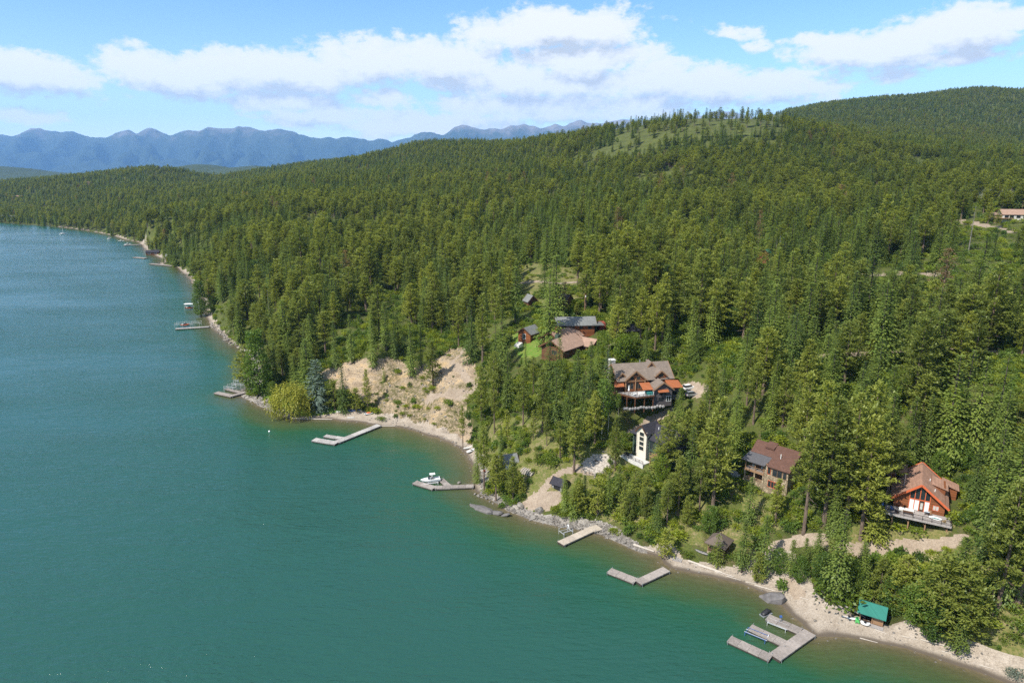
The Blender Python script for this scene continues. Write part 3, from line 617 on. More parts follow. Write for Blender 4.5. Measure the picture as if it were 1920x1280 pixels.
def willow(h, r):
    tm, P = trunk(h, .32, M['darkbark'], .02, .55); lv = Leaves()
    for i in range(560):
        a = rng.uniform(0, 6.283); e = math.acos(rng.uniform(.0, 1)); rad = r * rng.uniform(.55, 1.0)
        lump = 1 + .16 * math.sin(a * 5 + e * 3) + .10 * math.sin(a * 9 + 2)
        c = np.array([math.cos(a) * math.sin(e) * rad * lump, math.sin(a) * math.sin(e) * rad * lump, h * (.42 + .55 * math.cos(e) * rad / r)])
        ln = rng.uniform(.9, 2.6) + (2.2 * math.sin(e) if rng.random() < .5 else 0); m = int(ln / .28)
        for j in range(m):
            z = c[2] - j * .28
            if z < .4: break
            f = j / m; lv.add(c * np.array([1 + .05 * f, 1 + .05 * f, 0]) + np.array([rng.normal(0, .12), rng.normal(0, .12), z]), (math.cos(a) * .4 * (1 - f) + rng.normal(0, .3), math.sin(a) * .4 * (1 - f) + rng.normal(0, .3), .1 - f * 1.2), .55, .24, tint=np.clip(.9 - .5 * f + rng.normal(0, .15), 0, 1))
    return tm, lv.mesh('crown', M['willow'])
def shrub(r, hh, mat, n=300, leaf=.30):
    lv = Leaves(); k = 7
    for i in range(k):
        a = rng.uniform(0, 6.28); q = r * .6 * math.sqrt(rng.random()); c = np.array([math.cos(a) * q, math.sin(a) * q, hh * rng.uniform(.25, .55)]); m = n // k
        u = unit(rng.normal(0, 1, (m, 3))); u[:, 2] = np.abs(u[:, 2]) * 1.0 - .2; rr = rng.uniform(.5, 1, m)[:, None] * np.array([r * .55, r * .55, hh * .5])
        p = c + u * rr; p[:, 2] = np.maximum(p[:, 2], .03)
        lv.add(p, u + rng.normal(0, .6, (m, 3)), leaf * rng.uniform(.7, 1.4, m), leaf * .65, up=rng.normal(0, 1, (m, 3)), tint=np.clip(rng.random() * .6 + rng.uniform(0, .4, m), 0, 1))
    st = [tube([(0, 0, -.3), (rng.normal(0, r * .3), rng.normal(0, r * .3), hh * .6)], [.05, .02], 4) for _ in range(4)]
    V, F = join_tubes(st); return np_mesh('stem', V, F, [M['darkbark']]), lv.mesh('foliage', M[mat])
def snag(h, n=46, r=1.5):
    z = np.linspace(-.5, h, 6); ts = [tube(np.column_stack([z * .01, z * 0, z]), np.linspace(.22, .03, 6))]; bs = []
    for i in range(n):
        zz = h * rng.uniform(.25, .97); a = rng.uniform(0, 6.28); l = r * (1.15 - zz / h) * rng.uniform(.4, 1.1) + .25
        b = np.array([zz * .01, 0, zz]); bs.append(tube([b, b + np.array([math.cos(a) * l * .6, math.sin(a) * l * .6, .05 * l]), b + np.array([math.cos(a) * l, math.sin(a) * l, -.15 * l])], [.05, .035, .012], 4))
    V, F = join_tubes(ts); V2, F2 = join_tubes(bs)
    return np_mesh('trunk', V, F, [M['greywood']]), np_mesh('branch', V2, F2, [M['greywood']])
WIDE = 1.36
PROTO = {}                                   # kind -> list of (trunk mesh, crown mesh, height, part name)
def reg(kind, h, pr, part='crown', stem='trunk'): PROTO.setdefault(kind, []).append((*pr, h, part, stem))
for k, (r, lo, w, g_) in enumerate([(3.1, .30, 18, .10), (2.6, .38, 17, .12), (3.4, .26, 19, .14), (2.4, .44, 15, .18), (2.9, .22, 20, .08), (2.2, .34, 18, .12), (3.2, .42, 16, .2)]):
    reg('pine', 20, pine(20, r, lo, whorls=w, gaps=g_, shape=.72 + .08 * (k % 3)))
for k, (r, lo, g_, de, dr) in enumerate([(2.9, .05, .44, 1.0, 0), (2.4, .08, .42, 1.0, 4), (3.3, .04, .46, 1.0, -3), (2.1, .12, .44, .9, 6), (2.7, .16, .5, .85, 2), (2.5, .03, .4, 1.0, -4)]):
    reg('fir', 20, fir(20, r, 'fir', g_, lo, de, dr))
for k, (r, lo) in enumerate([(3.1, .05), (2.6, .08), (3.4, .10)]): reg('bushpine', 12, pine(12, r, lo, whorls=16, per=7, gaps=.10, shape=.75, tuft=9))
reg('young', 8, fir(8, 1.9, 'fir', .34, .04, 1.25, -4, .8)); reg('young', 8, fir(8, 2.2, 'pine', .42, .06, 1.2, -12, .85, .1)); reg('young', 8, pine(8, 1.9, .12, whorls=10, per=5, tuft=7))
reg('spruce', 12, fir(12, 3.1, 'spruce', .36, .03, 1.35, -2, .95))
reg('cotton', 18, blob_tree(18, 3.3, 'cotton', M['darkbark'], .06, 95, .46, 58, lambda t: .55 + .55 * math.sin(min(1, t * 1.15 + .12) * math.pi) ** .7 if t < .9 else .5, 1.05))
reg('willow', 9, willow(9, 5.2))
reg('aspen', 14, blob_tree(14, 2.0, 'broad', M['palebark'], .38, 40, .36, 40, lambda t: math.sqrt(max(.05, 1 - (2 * t - 1) ** 2)), .75, .010))
reg('aspen', 14, blob_tree(14, 1.7, 'cotton', M['palebark'], .45, 32, .36, 40, None, .7, .010))
reg('maple', 8, blob_tree(8, 2.7, 'broad', M['darkbark'], .15, 46, .38, 52, None, .95, .018))
for mt in ('cotton', 'broad', 'cotton'): reg('alder', 9, blob_tree(9, 3.4, mt, M['darkbark'], .05, 70, .32, 66, None, .9, .015))
reg('dead_pine', 20, pine(20, 2.5, .22, 'deadleaf', whorls=16, gaps=.2, tuft=5))
reg('snag', 16, snag(16)); reg('snag', 16, snag(16, 30, 1.0))
for k, (r, hh, mt) in enumerate([(1.5, 1.6, 'broad'), (1.2, 1.1, 'cotton'), (1.8, 1.3, 'broad'), (1.0, 1.9, 'cotton'), (1.5, 1.2, 'lime'), (1.2, 1.5, 'lime')]): reg('bush', hh, shrub(r, hh, mt), 'foliage', 'stem')
reg('silver_bush', 1.8, shrub(1.6, 1.8, 'silver', 420, .26), 'foliage', 'stem'); reg('flower_bush', 1.5, shrub(1.4, 1.5, 'flower', 330, .26), 'foliage', 'stem')

# ---------------------------------------------------------------- trees one by one, read off the photograph: base u, v, top v, kind, width factor
HAND = [
 (1336, 957, 750, 'pine', 1.25), (1311, 959, 862, 'pine', 1), (1271, 965, 858, 'pine', 1.1), (1402, 988, 894, 'fir', 1.15), (1453, 984, 900, 'pine', 1.15), (1506, 1000, 795, 'pine', 1.15),
 (1613, 1011, 785, 'pine', 1.1), (1565, 1122, 955, 'fir', 1.2), (1390, 1072, 972, 'fir', 1.2), (1428, 1082, 966, 'fir', 1.2), (1344, 1058, 1004, 'young', .9), (1246, 1044, 994, 'young', 1.2),
 (1482, 1082, 1012, 'fir', 1.3), (1507, 1066, 1008, 'fir', 1.2), (1530, 1060, 992, 'fir', 1.2), (1617, 1052, 1014, 'young', 1), (1612, 1112, 1018, 'fir', 1.1), (1690, 1145, 1045, 'bushpine', 1.1),
 (1648, 1118, 1050, 'bushpine', 1.1), (1755, 1190, 1048, 'bushpine', 1.1), (1800, 1200, 1060, 'bushpine', 1.1), (1792, 1226, 1132, 'fir', 1.35), (1871, 1144, 905, 'pine', 1.2), (1860, 1128, 925, 'pine', .8), (1907, 1134, 850, 'pine', 1.2), (1880, 1126, 900, 'fir', .9),
 (1769, 868, 664, 'fir', 1.3), (1821, 860, 668, 'fir', 1.15), (1795, 840, 655, 'fir', 1.2), (1858, 855, 662, 'fir', 1.1), (1866, 888, 730, 'fir', 1.3), (1663, 800, 684, 'fir', 1.2), (1610, 790, 676, 'fir', 1.2),
 (1848, 1008, 800, 'fir', 1.25), (1822, 950, 830, 'fir', 1.2), (1882, 1042, 828, 'fir', 1.3), (1917, 1055, 800, 'fir', 1.2), (1900, 985, 770, 'fir', 1.2), (1842, 1055, 930, 'fir', 1.2), (1940, 1000, 760, 'pine', 1.2),
 (1545, 982, 748, 'pine', 1.3), (1585, 985, 742, 'pine', 1.25), (1662, 938, 800, 'pine', 1.3), (1638, 1012, 945, 'young', 1.3), (1560, 1010, 900, 'fir', .95), (1530, 935, 720, 'pine', 1.3), (1500, 900, 705, 'pine', 1.2), (1620, 930, 720, 'pine', 1.2), (1655, 905, 735, 'fir', 1.2), (1700, 885, 745, 'fir', 1.1), (1730, 875, 740, 'fir', 1.1),
 (981, 796, 690, 'pine', 1), (1017, 810, 692, 'pine', 1), (1042, 802, 688, 'fir', 1.1), (1030, 748, 632, 'fir', 1.2), (1076, 886, 770, 'pine', 1.3), (1153, 882, 782, 'pine', .85), (1128, 824, 712, 'aspen', 1), (1140, 815, 722, 'aspen', .9), (1159, 784, 738, 'aspen', .9),
 (1006, 864, 838, 'young', .9), (962, 817, 792, 'young', 1), (908, 922, 800, 'pine', .9), (930, 938, 852, 'pine', 1.2), (962, 936, 858, 'pine', 1.1), (895, 905, 830, 'fir', .9), (1274, 790, 726, 'fir', 1.4), (1250, 890, 774, 'pine', 1.2), (1232, 882, 826, 'young', 1), (1292, 930, 800, 'fir', 1), (1284, 872, 770, 'pine', 1.3), (1310, 850, 752, 'pine', 1.3),
 (1135, 768, 652, 'fir', 1.1), (1106, 745, 640, 'fir', 1.1), (1082, 745, 655, 'fir', 1.3), (1048, 738, 634, 'fir', 1.1), (1120, 700, 640, 'fir', 1.2), (1145, 745, 690, 'pine', 1.2), (1092, 800, 700, 'fir', 1.1), (1065, 815, 715, 'fir', 1.2), (1115, 830, 735, 'pine', 1.2), (1050, 860, 790, 'pine', 1.1),
 (1140, 700, 655, 'spruce', .75), (1100, 738, 706, 'spruce', .7), (1166, 682, 628, 'maple', 1), (1186, 672, 625, 'maple', .9), (1132, 668, 622, 'maple', .8), (1030, 652, 505, 'fir', 1.3), (1160, 638, 520, 'pine', 1.1), (1200, 645, 540, 'pine', 1.1), (1228, 655, 535, 'pine', 1.1), (1250, 678, 590, 'fir', 1.1), (1210, 685, 612, 'fir', 1.2),
 (942, 684, 572, 'fir', 1.1), (905, 690, 555, 'pine', 1.1), (885, 680, 560, 'fir', 1.1), (952, 760, 655, 'fir', .95), (926, 762, 660, 'pine', 1), (930, 720, 600, 'fir', 1), (1000, 745, 670, 'pine', .9), (985, 720, 640, 'fir', .8),
 (812, 726, 640, 'pine', 1.2), (772, 706, 604, 'fir', 1.1), (790, 690, 610, 'fir', 1), (720, 716, 696, 'young', .9), (690, 770, 694, 'pine', .8), (645, 772, 682, 'fir', 1.2), (628, 768, 715, 'young', 1.3), (668, 772, 730, 'young', 1.3), (700, 690, 590, 'fir', 1), (740, 672, 600, 'fir', 1), (660, 682, 590, 'fir', 1.1), (630, 690, 600, 'fir', 1), (860, 648, 560, 'pine', 1.1), (885, 655, 590, 'fir', 1),
 (597, 764, 675, 'spruce', 1.35), (546, 780, 711, 'willow', .92), (486, 741, 621, 'cotton', 1), (519, 722, 640, 'fir', 1.2), (512, 748, 716, 'alder', .8), (545, 706, 620, 'fir', 1.1), (575, 700, 605, 'fir', 1), (377, 593, 527, 'cotton', 1.05),
 (927, 812, 699, 'pine', .8), (903, 800, 690, 'pine', 1), (868, 838, 762, 'pine', .7), (902, 830, 770, 'fir', .9), (985, 700, 662, 'young', 1), (1170, 968, 905, 'young', 1), (1120, 965, 900, 'young', 1.1), (1140, 958, 884, 'fir', 1.1), (1095, 955, 890, 'fir', 1.1), (1058, 962, 888, 'fir', 1.1), (1075, 968, 915, 'young', 1.1), (1210, 955, 890, 'pine', 1.1), (1230, 1000, 925, 'fir', 1), (1190, 930, 880, 'young', 1.1), (1250, 985, 905, 'pine', 1), (1160, 925, 872, 'young', 1),
 (1421, 470, 394, 'dead_pine', .9), (1285, 924, 884, 'snag', .6), (1816, 470, 385, 'snag', .8), (1425, 514, 464, 'pine', 1.1), (1444, 512, 472, 'fir', 1.0), (1890, 432, 402, 'fir', 1.1), (1868, 428, 392, 'pine', 1.0), (1852, 420, 372, 'pine', 1.0), (1878, 395, 350, 'pine', .9), (1900, 392, 348, 'fir', .9), (1450, 520, 450, 'snag', .8), (1458, 505, 440, 'snag', .8), (1482, 388, 364, 'spruce', .8), (1595, 320, 296, 'dead_pine', 1), (540, 458, 420, 'snag', 1.2), (1760, 460, 380, 'pine', 1), (1320, 505, 400, 'fir', 1), (1400, 240, 202, 'pine', 1.2), (1302, 236, 205, 'pine', 1.2), (1275, 238, 214, 'pine', 1.1), (1182, 250, 218, 'pine', .9), (1196, 250, 219, 'pine', .9), (1237, 246, 216, 'pine', .8), (1262, 246, 216, 'fir', .8), (1330, 236, 206, 'pine', 1.3), (1352, 238, 212, 'fir', 1), (1447, 240, 206, 'snag', 1.1),
 (1380, 808, 695, 'fir', 1.1), (1412, 795, 680, 'pine', 1.1), (1442, 806, 702, 'fir', 1), (1467, 800, 690, 'pine', 1.1), (1350, 800, 690, 'fir', 1.1), (1375, 842, 752, 'fir', 1.1), (1330, 770, 665, 'pine', 1), (1490, 815, 715, 'fir', 1.1), (1400, 760, 660, 'pine', 1.1), (1450, 765, 665, 'fir', 1.1), (1320, 815, 720, 'fir', 1.1), (950, 815, 770, 'young', 1), (975, 840, 800, 'young', 1), (1025, 835, 780, 'pine', .9), (1060, 850, 800, 'fir', .9), (940, 850, 800, 'fir', .9), (1000, 825, 770, 'pine', .8), (1085, 850, 790, 'pine', .9), (1672, 1150, 1085, 'alder', .9), (1722, 1172, 1095, 'alder', 1.0), (1590, 1112, 1050, 'alder', .9), (1545, 1098, 1040, 'alder', 1), (1745, 1198, 1120, 'alder', .9), (1500, 1090, 1045, 'alder', .9), (1460, 1075, 1030, 'alder', .9), (1420, 1090, 1035, 'bushpine', 1), (1570, 1128, 1095, 'bush', .8), (1770, 1110, 1055, 'alder', .8), (1560, 1060, 1010, 'bushpine', 1), (1665, 1095, 1040, 'alder', .9), (1690, 900, 845, 'alder', 1), (1760, 890, 845, 'alder', 1), (1800, 880, 830, 'alder', 1), (1210, 970, 915, 'bushpine', 1), (1255, 960, 890, 'bushpine', 1), (1085, 965, 905, 'bushpine', 1), (1180, 975, 925, 'bushpine', .9), (940, 905, 850, 'bushpine', .8), (975, 930, 885, 'bushpine', .9), (1330, 1000, 950, 'alder', .8), (1290, 985, 930, 'bushpine', .9), (1265, 860, 800, 'alder', .9), (1240, 900, 850, 'alder', .8),
 (1216, 248, 222, 'fir', .8), (1225, 247, 216, 'fir', .7), (1378, 238, 212, 'fir', 1), (1425, 240, 212, 'pine', 1)]
PXPOLY = {n: np.array(p, float) for n, p in {
 'h1': [(1640, 880), (1700, 900), (1720, 872), (1765, 868), (1805, 925), (1800, 1010), (1660, 1008), (1655, 950)], 'h2': [(1385, 850), (1420, 820), (1470, 818), (1492, 860), (1495, 930), (1440, 940), (1380, 900)],
 'h3': [(1170, 800), (1200, 778), (1250, 778), (1255, 880), (1180, 880)], 'h4': [(1146, 668), (1270, 680), (1325, 700), (1318, 745), (1265, 765), (1160, 775), (1146, 720)], 'h5': [(1036, 612), (1140, 600), (1150, 650), (1110, 665), (1055, 668), (1036, 640)],
 'gray': [(970, 598), (1005, 600), (1005, 635), (970, 635)], 'lawn': LAWN_PX, 'bluff': [(615, 690), (650, 676), (745, 668), (800, 690), (830, 690), (862, 660), (885, 690), (890, 740), (870, 770), (870, 830), (800, 800), (715, 785), (660, 745)],
 'beach': [(1240, 1040), (1330, 1050), (1480, 1130), (1600, 1120), (1660, 1175), (1780, 1225), (1900, 1290), (1400, 1290), (1240, 1080)], 'gaz': [(1325, 985), (1375, 985), (1378, 1040), (1310, 1050), (1270, 1010)], 'patio': PATIO_PX, 'shed2': [(935, 850), (1000, 850), (1005, 900), (940, 885)], 'hut': [(1015, 890), (1050, 890), (1050, 935), (980, 950)],
 'cove': [(560, 740), (720, 770), (860, 840), (885, 870), (560, 790)], 'road': [(1640, 1004), (1812, 1000), (1812, 1034), (1640, 1040)], 'h6': [(1840, 388), (1925, 385), (1925, 425), (1790, 425)], 'cab': [(1427, 480), (1440, 480), (1440, 498), (1427, 498)], 'point': POINT_PX, 'shore': [(890, 915), (1000, 960), (1240, 1020), (1240, 1050), (1060, 990), (890, 930)],
 'front4': [(1165, 765), (1265, 755), (1265, 790), (1180, 812)], 'b': [(990, 555), (1012, 555), (1012, 575), (990, 575)]}.items()}
trees = []                                   # (kind, proto, x, y, z, height, width, rot, hand)
for (u, v, vt, kind, wf) in HAND:
    p = ground(u, v); pr = PROTO[kind]; i = int(rng.integers(len(pr)))
    d = pix_dir(u, vt); R0 = math.hypot(p.x, p.y); ht = H + d[2] * R0 / math.hypot(d[0], d[1]) - p.z
    # a vertical tree: solve the height at which its top meets row vt
    for _ in range(3):
        _, vv, yc = to_pix(p.x, p.y, p.z + ht); ht += (float(vv) - vt) * float(yc) / FPX / cp
    ht = float(np.clip(ht, 1.5, 40)); trees.append((kind, i, p.x, p.y, p.z, ht, wf * (ht if kind not in ('pine', 'fir') else 20 * (ht / 20) ** .75), rng.uniform(0, 6.28), True))
def scatter(R0, R1, s, a0, a1, seed):
    r = np.random.default_rng(seed); xs = np.arange(-R1, R1, s); ys = np.arange(0, R1, s); X, Y = np.meshgrid(xs, ys, indexing='ij')
    X = X + r.uniform(-.48, .48, X.shape) * s; Y = Y + r.uniform(-.48, .48, Y.shape) * s; A_, D = np.arctan2(X, Y), np.hypot(X, Y)
    m = (D > R0) & (D < R1) & (A_ > R_(a0)) & (A_ < R_(a1)); return X[m], Y[m], r
HORZ = np.maximum.accumulate((GZ + 6 - H) / GR, axis=1)
dens_map = np.array([.92, 0, 0, .03, 0, .10, 0, 0, 0])
def grid_class(X, Y):
    a = np.arctan2(X, Y); r = np.log(np.hypot(X, Y))
    i = np.clip(np.searchsorted(AZ, a), 0, len(AZ) - 1); j = np.clip(np.searchsorted(LR, r), 0, len(LR) - 1); return cls[i, j], i, j
def on_pad(X, Y, m=.6):
    r = np.zeros(X.shape, bool)
    for (x_, y_, a_, x0_, x1_, y0_, y1_, zt_) in PADS + [(100.2, 153.2, -30.5, -7.2, 7.2, -5.2, 0, 0), (40.7, 211.9, 11, -5.4, 6.2, -2, 5, 0)]:
        ca, sa = math.cos(R_(a_)), math.sin(R_(a_)); lx = (X - x_) * ca + (Y - y_) * sa; ly = -(X - x_) * sa + (Y - y_) * ca
        r |= (lx > x0_ - m) & (lx < x1_ + m) & (ly > y0_ - m) & (ly < y1_ + m)
    return r
def clear_of(X, Y, Z, Ht, Wd, keys):
    ok = np.ones(len(X), bool)
    for f, w in ((.0, 0), (.25, .6), (.25, -.6), (.5, .8), (.5, -.8), (.75, .5), (.75, -.5), (1.0, 0), (.5, 0), (.75, 0), (.12, 0), (.38, 0), (.62, 0), (.88, 0)):
        u, v, yc = to_pix(X, Y, Z + Ht * f); u = u + w * Wd * FPX / yc
        for k in keys: ok &= ~in_poly(u, v, PXPOLY[k])
    return ok
hx = np.array([t[2] for t in trees]); hy = np.array([t[3] for t in trees])
for (R0, R1, s, seed, hs) in ((140, 620, 7.3, 1, .97), (620, 1300, 8.6, 2, .80), (1300, 2500, 11, 3, .74), (2500, 4300, 12.5, 4, .74)):
    X, Y, r = scatter(R0, R1, s, -42, 44, seed); Z = grid_lookup(GZ, X, Y); c, i, j = grid_class(X, Y); sdv = SDIST[i, j]
    clump = vnoise(X, Y, 55, 51, 3); n = len(X)
    ok = (r.random(n) < dens_map[c] * np.clip(.96 + clump * 2.3, .08, 1)) & (sdv > 4) & (road_d[i, j] > 1.2)
    D = np.hypot(X, Y)
    if R0 > 1200: ok |= (c == 0) & (sdv > 4) & (r.random(n) < .75)
    hp = in_poly(*to_pix(X, Y, Z)[:2], np.array(HILL_PX, float)); ok &= ~hp | (r.random(n) < .58); hp = in_poly(*to_pix(X, Y, Z)[:2], np.array([(1150, 215), (1470, 205), (1470, 256), (1300, 256), (1150, 278)], float)); ok &= ~hp | (r.random(n) < .22)
    ok &= (Z + 26 - H) / D > HORZ[i, np.maximum(j - 3, 0)]
    spc = vnoise(X, Y, 90, 53, 3) + r.normal(0, .35, n)
    ht = np.clip(r.normal(20, 4.2, n), 9, 32) * hs * np.where(spc > .1, .98, 1.02); ht = np.where(r.random(n) < .10, ht * .55, ht)
    wd = 20 * (ht / 20) ** .75 * r.uniform(.9, 1.3, n) * (1.08 if R1 < 1000 else 1.3)
    if R1 < 700:
        dm = np.full(n, 1e9)
        for q in range(len(hx)): dm = np.minimum(dm, np.hypot(X - hx[q], Y - hy[q]))
        ok &= (dm > 3.6) & ~on_pad(X, Y, 1.5)
        ok &= clear_of(X, Y, Z, ht, wd * .13, list(PXPOLY))
    for k in np.nonzero(ok)[0]:
        kind = 'pine' if spc[k] > -.05 else 'fir'; q_ = r.random(); wk = wd[k]; hk = ht[k]
        if q_ < .010: kind = 'dead_pine'
        elif q_ < .013: kind = 'snag'; hk = ht[k] * .8; wk = hk / 16 * 20 / WIDE
        elif q_ < .055 and R1 < 1400: kind = 'alder'; hk = ht[k] * .45; wk = hk / 9 * 20 / WIDE
        trees.append((kind, int(r.integers(len(PROTO[kind]))), X[k], Y[k], Z[k], hk, wk, r.uniform(0, 6.28), False))
print('trees', len(trees))
# how large each shows
TX = np.array([[t[2], t[3], t[4], t[5]] for t in trees]); uu, vb, yc = to_pix(TX[:, 0], TX[:, 1], TX[:, 2]); _, vt_, _ = to_pix(TX[:, 0], TX[:, 1], TX[:, 2] + TX[:, 3])
size_px = np.where((uu > -20) & (uu < 1940) & (vt_ < 1290) & (vb > 0), vb - vt_, 0)
INDIV = {'pine': 250, 'fir': 230}
chosen = set(k for k, t in enumerate(trees) if t[8])
for kind, m in INDIV.items():
    ids = [k for k, t in enumerate(trees) if t[0] == kind and not t[8]]; ids.sort(key=lambda k: -size_px[k])
    have = sum(1 for k in chosen if trees[k][0] == kind); chosen |= set(ids[:max(0, m - have)])
NOUN = {'bushpine': ('pine_tree', 'pine'), 'alder': ('broadleaf_tree', 'broadleaf tree'), 'pine': ('pine_tree', 'pine'), 'fir': ('fir_tree', 'fir'), 'young': ('young_conifer', 'young conifer'), 'spruce': ('spruce_tree', 'spruce'), 'cotton': ('cottonwood_tree', 'cottonwood'), 'willow': ('willow_tree', 'willow'), 'aspen': ('aspen_tree', 'aspen'), 'maple': ('broadleaf_tree', 'broadleaf tree'), 'dead_pine': ('dead_pine', 'dead pine'), 'snag': ('dead_tree', 'dead tree'),
        'bush': ('bush', 'bush'), 'silver_bush': ('bush', 'bush'), 'flower_bush': ('bush', 'bush')}
LOOK = {'bushpine': 'bushy pine leafy to the ground', 'alder': 'dense round leafy tree', 'pine': 'tufted pine', 'fir': 'dense conical fir', 'young': 'young bushy conifer', 'spruce': 'blue grey spruce', 'cotton': 'columnar leafy cottonwood', 'willow': 'golden weeping willow', 'aspen': 'airy tree on a slim pale trunk', 'maple': 'bright green leafy tree', 'dead_pine': 'rust brown dead pine', 'snag': 'bare grey dead tree', 'bush': 'green bush', 'silver_bush': 'silvery bush', 'flower_bush': 'cream flowering bush'}
LANDM = [('the orange trimmed log cabin', 1720, 940), ('the stone house with the brown roof', 1440, 880), ('the pale tower house', 1215, 830), ('the lodge with orange awnings', 1210, 715), ('the brown roofed house', 1090, 635), ('the teal roofed shed', 1622, 1150), ('the thatched gazebo', 1355, 1015), ('the dark boat shed', 960, 868), ('the bare bluff', 740, 720), ('the fire pit patio', 1117, 868), ('the striped lawn', 987, 645), ('the gravel drive below the cabin', 1740, 1025),
         ('the boat moored at its dock', 808, 900), ('the straight dock', 1085, 1005), ('the rocky point', 500, 750), ('the tan house at the edge', 1885, 405), ('the hidden red cabin', 1432, 485), ('the utility pole', 1095, 565), ('the white car', 1292, 722), ('the lifts on the far shore', 360, 612), ('the rust brown dead pine', 1421, 435), ('the small blue spruce uphill', 1482, 376), ('the pale house glimpsed uphill', 1190, 462), ('the upper grassy clearing', 1040, 530), ('the gravel lane at right', 1750, 660), ('the furled blue parasol', 1655, 965), ('the garage above the lodge', 1178, 615), ('the hilltop clearing', 1230, 265), ('the leafy cottonwood', 486, 690)]
def place(kind, i, x, y, z, ht, wd, rot, wide=1.06):
    tm, cm, h0, part, stem = PROTO[kind][i]; nm, cat = NOUN[kind]
    o = bpy.data.objects.new(nm, None); col.objects.link(o); o.location = (x, y, z); o.rotation_euler = (0, 0, rot)
    k = 20 if kind in ('pine', 'fir') else h0
    o.scale = (wd / k * wide, wd / k * wide, ht / h0); o['category'] = cat; o.empty_display_size = .1
    t = bpy.data.objects.new(stem, tm); c = bpy.data.objects.new('branch' if kind == 'snag' else part, cm)
    for q in (t, c): col.objects.link(q); q.parent = o
    if kind == 'snag': c['kind'] = 'stuff'
    SRC.setdefault((kind, i), (t, c)); return o
SRC = {}
PLABEL = []
for k in sorted(chosen):
    t = trees[k]; o = place(*t[:8], 1.06 if t[8] else WIDE); PLABEL.append((o, t[0], float(uu[k]), float(vb[k]), float(vb[k] - vt_[k])))
# bushes that stand out
BUSHES = [(716, 789, 'bush', 1.9, 1.5), (512, 756, 'bush', 3.4, 1.6), (1908, 1272, 'silver_bush', 1.8, 1.5), (1750, 1050, 'flower_bush', 1.5, 1.3), (1846, 1072, 'flower_bush', 1.2, 1.2), (1163, 832, 'bush', 2.2, 1.2), (1165, 884, 'bush', 1.8, 1.6), (1170, 905, 'bush', 1.5, 1.8), (1205, 900, 'bush', 1.4, 1.5), (1330, 985, 'bush', 2.2, 1.9), (1350, 965, 'bush', 2.4, 1.6), (1468, 985, 'bush', 2.5, 1.7), (1490, 990, 'bush', 2.6, 1.6), (1478, 945, 'bush', 2.0, 1.5), (1390, 905, 'bush', 1.6, 1.6), (1405, 912, 'bush', 1.5, 1.4), (1425, 920, 'bush', 1.5, 1.4), (1680, 992, 'bush', 1.9, 1.7), (1640, 1000, 'bush', 2.2, 1.6), (1720, 1000, 'bush', 1.6, 1.8), (1470, 1105, 'bush', 2.6, 1.5), (1600, 1130, 'bush', 2.4, 1.5), (740, 782, 'bush', 1.4, 1.1), (1240, 1018, 'bush', 2.0, 1.3), (1222, 1018, 'bush', 1.4, 1.4), (972, 912, 'bush', 2.2, 1.6), (955, 945, 'bush', 1.6, 1.6), (915, 925, 'bush', 1.8, 1.4), (940, 950, 'bush', 1.5, 1.4), (1745, 895, 'bush', 2.6, 1.5), (1775, 880, 'bush', 2.6, 1.5), (630, 762, 'bush', 2.4, 1.6), (672, 766, 'bush', 2.6, 1.5), (1018, 858, 'bush', 1.4, 1.5), (1150, 1000, 'bush', 1.2, 1.4), (1180, 985, 'bush', 1.6, 1.6), (865, 790, 'bush', 1.4, 1.0)]
for (u, v, kind, ht, wf) in BUSHES:
    p = ground(u, v); i = int(rng.integers(len(PROTO[kind]))); h0 = PROTO[kind][i][2]
    o = place(kind, i, p.x, p.y, p.z, ht, wf * h0, rng.uniform(0, 6.28)); q, w, _ = to_pix(p.x, p.y, p.z); PLABEL.append((o, kind, float(q), float(w), ht * 7))
# ---- labels that single a plant out: look + where it stands + (if several) its order or size there
def relation(u, v, L_):
    du, dv = u - L_[1], v - L_[2]
    if abs(du) > abs(dv) * 1.1: return ('just left of ' if du < 0 else 'just right of ') if abs(du) < 75 else ('in the woods left of ' if du < 0 else 'in the woods right of ')
    return ('on the slope below ' if dv > 0 else 'on the slope above ')
bins = {}
for rec in PLABEL:
    o, kind, u, v, s = rec; lm = min(LANDM, key=lambda q: (u - q[1]) ** 2 + ((v - q[2]) * 1.15) ** 2)
    bins.setdefault((kind, relation(u, v, lm) + lm[0]), []).append(rec)
ORD = ['leftmost', 'second from left', 'third from left', 'fourth from left', 'fifth from left', 'sixth from left', 'seventh from left', 'eighth from left', 'ninth from left', 'tenth from left']
SHORT = {'pine': 'pine', 'fir': 'fir', 'aspen': 'pale trunked tree', 'cotton': 'cottonwood', 'alder': 'leafy tree', 'bushpine': 'bushy pine', 'snag': 'bare dead tree', 'young': 'young conifer', 'dead_pine': 'brown dead pine'}
for (kind, where), rs in bins.items():
    rs.sort(key=lambda q: -q[4]); n = len(rs); short = SHORT.get(kind, LOOK[kind])
    if n == 1: rs[0][0]['label'] = f'{LOOK[kind]} {where}'; continue
    k = 1 if n <= 8 else 2 if n <= 20 else 3; names = [('',), ('taller ', 'smaller '), ('tall ', 'middling ', 'small ')][k - 1]
    for c_, adj in enumerate(names):
        sub = rs[n * c_ // k:n * (c_ + 1) // k]; sub.sort(key=lambda q: q[2])
        for i, q in enumerate(sub):
            q[0]['group'] = f'{adj}{short} trees {where}'
            q[0]['label'] = f'{adj}{LOOK[kind]} {where}' if len(sub) == 1 else f'{adj}{short} {where}, ' + ('rightmost' if i == len(sub) - 1 else ORD[i])
            if len(q[0]['label'].split()) > 16: q[0]['label'] = q[0]['label'].replace('in the woods ', '').replace('on the slope ', '')
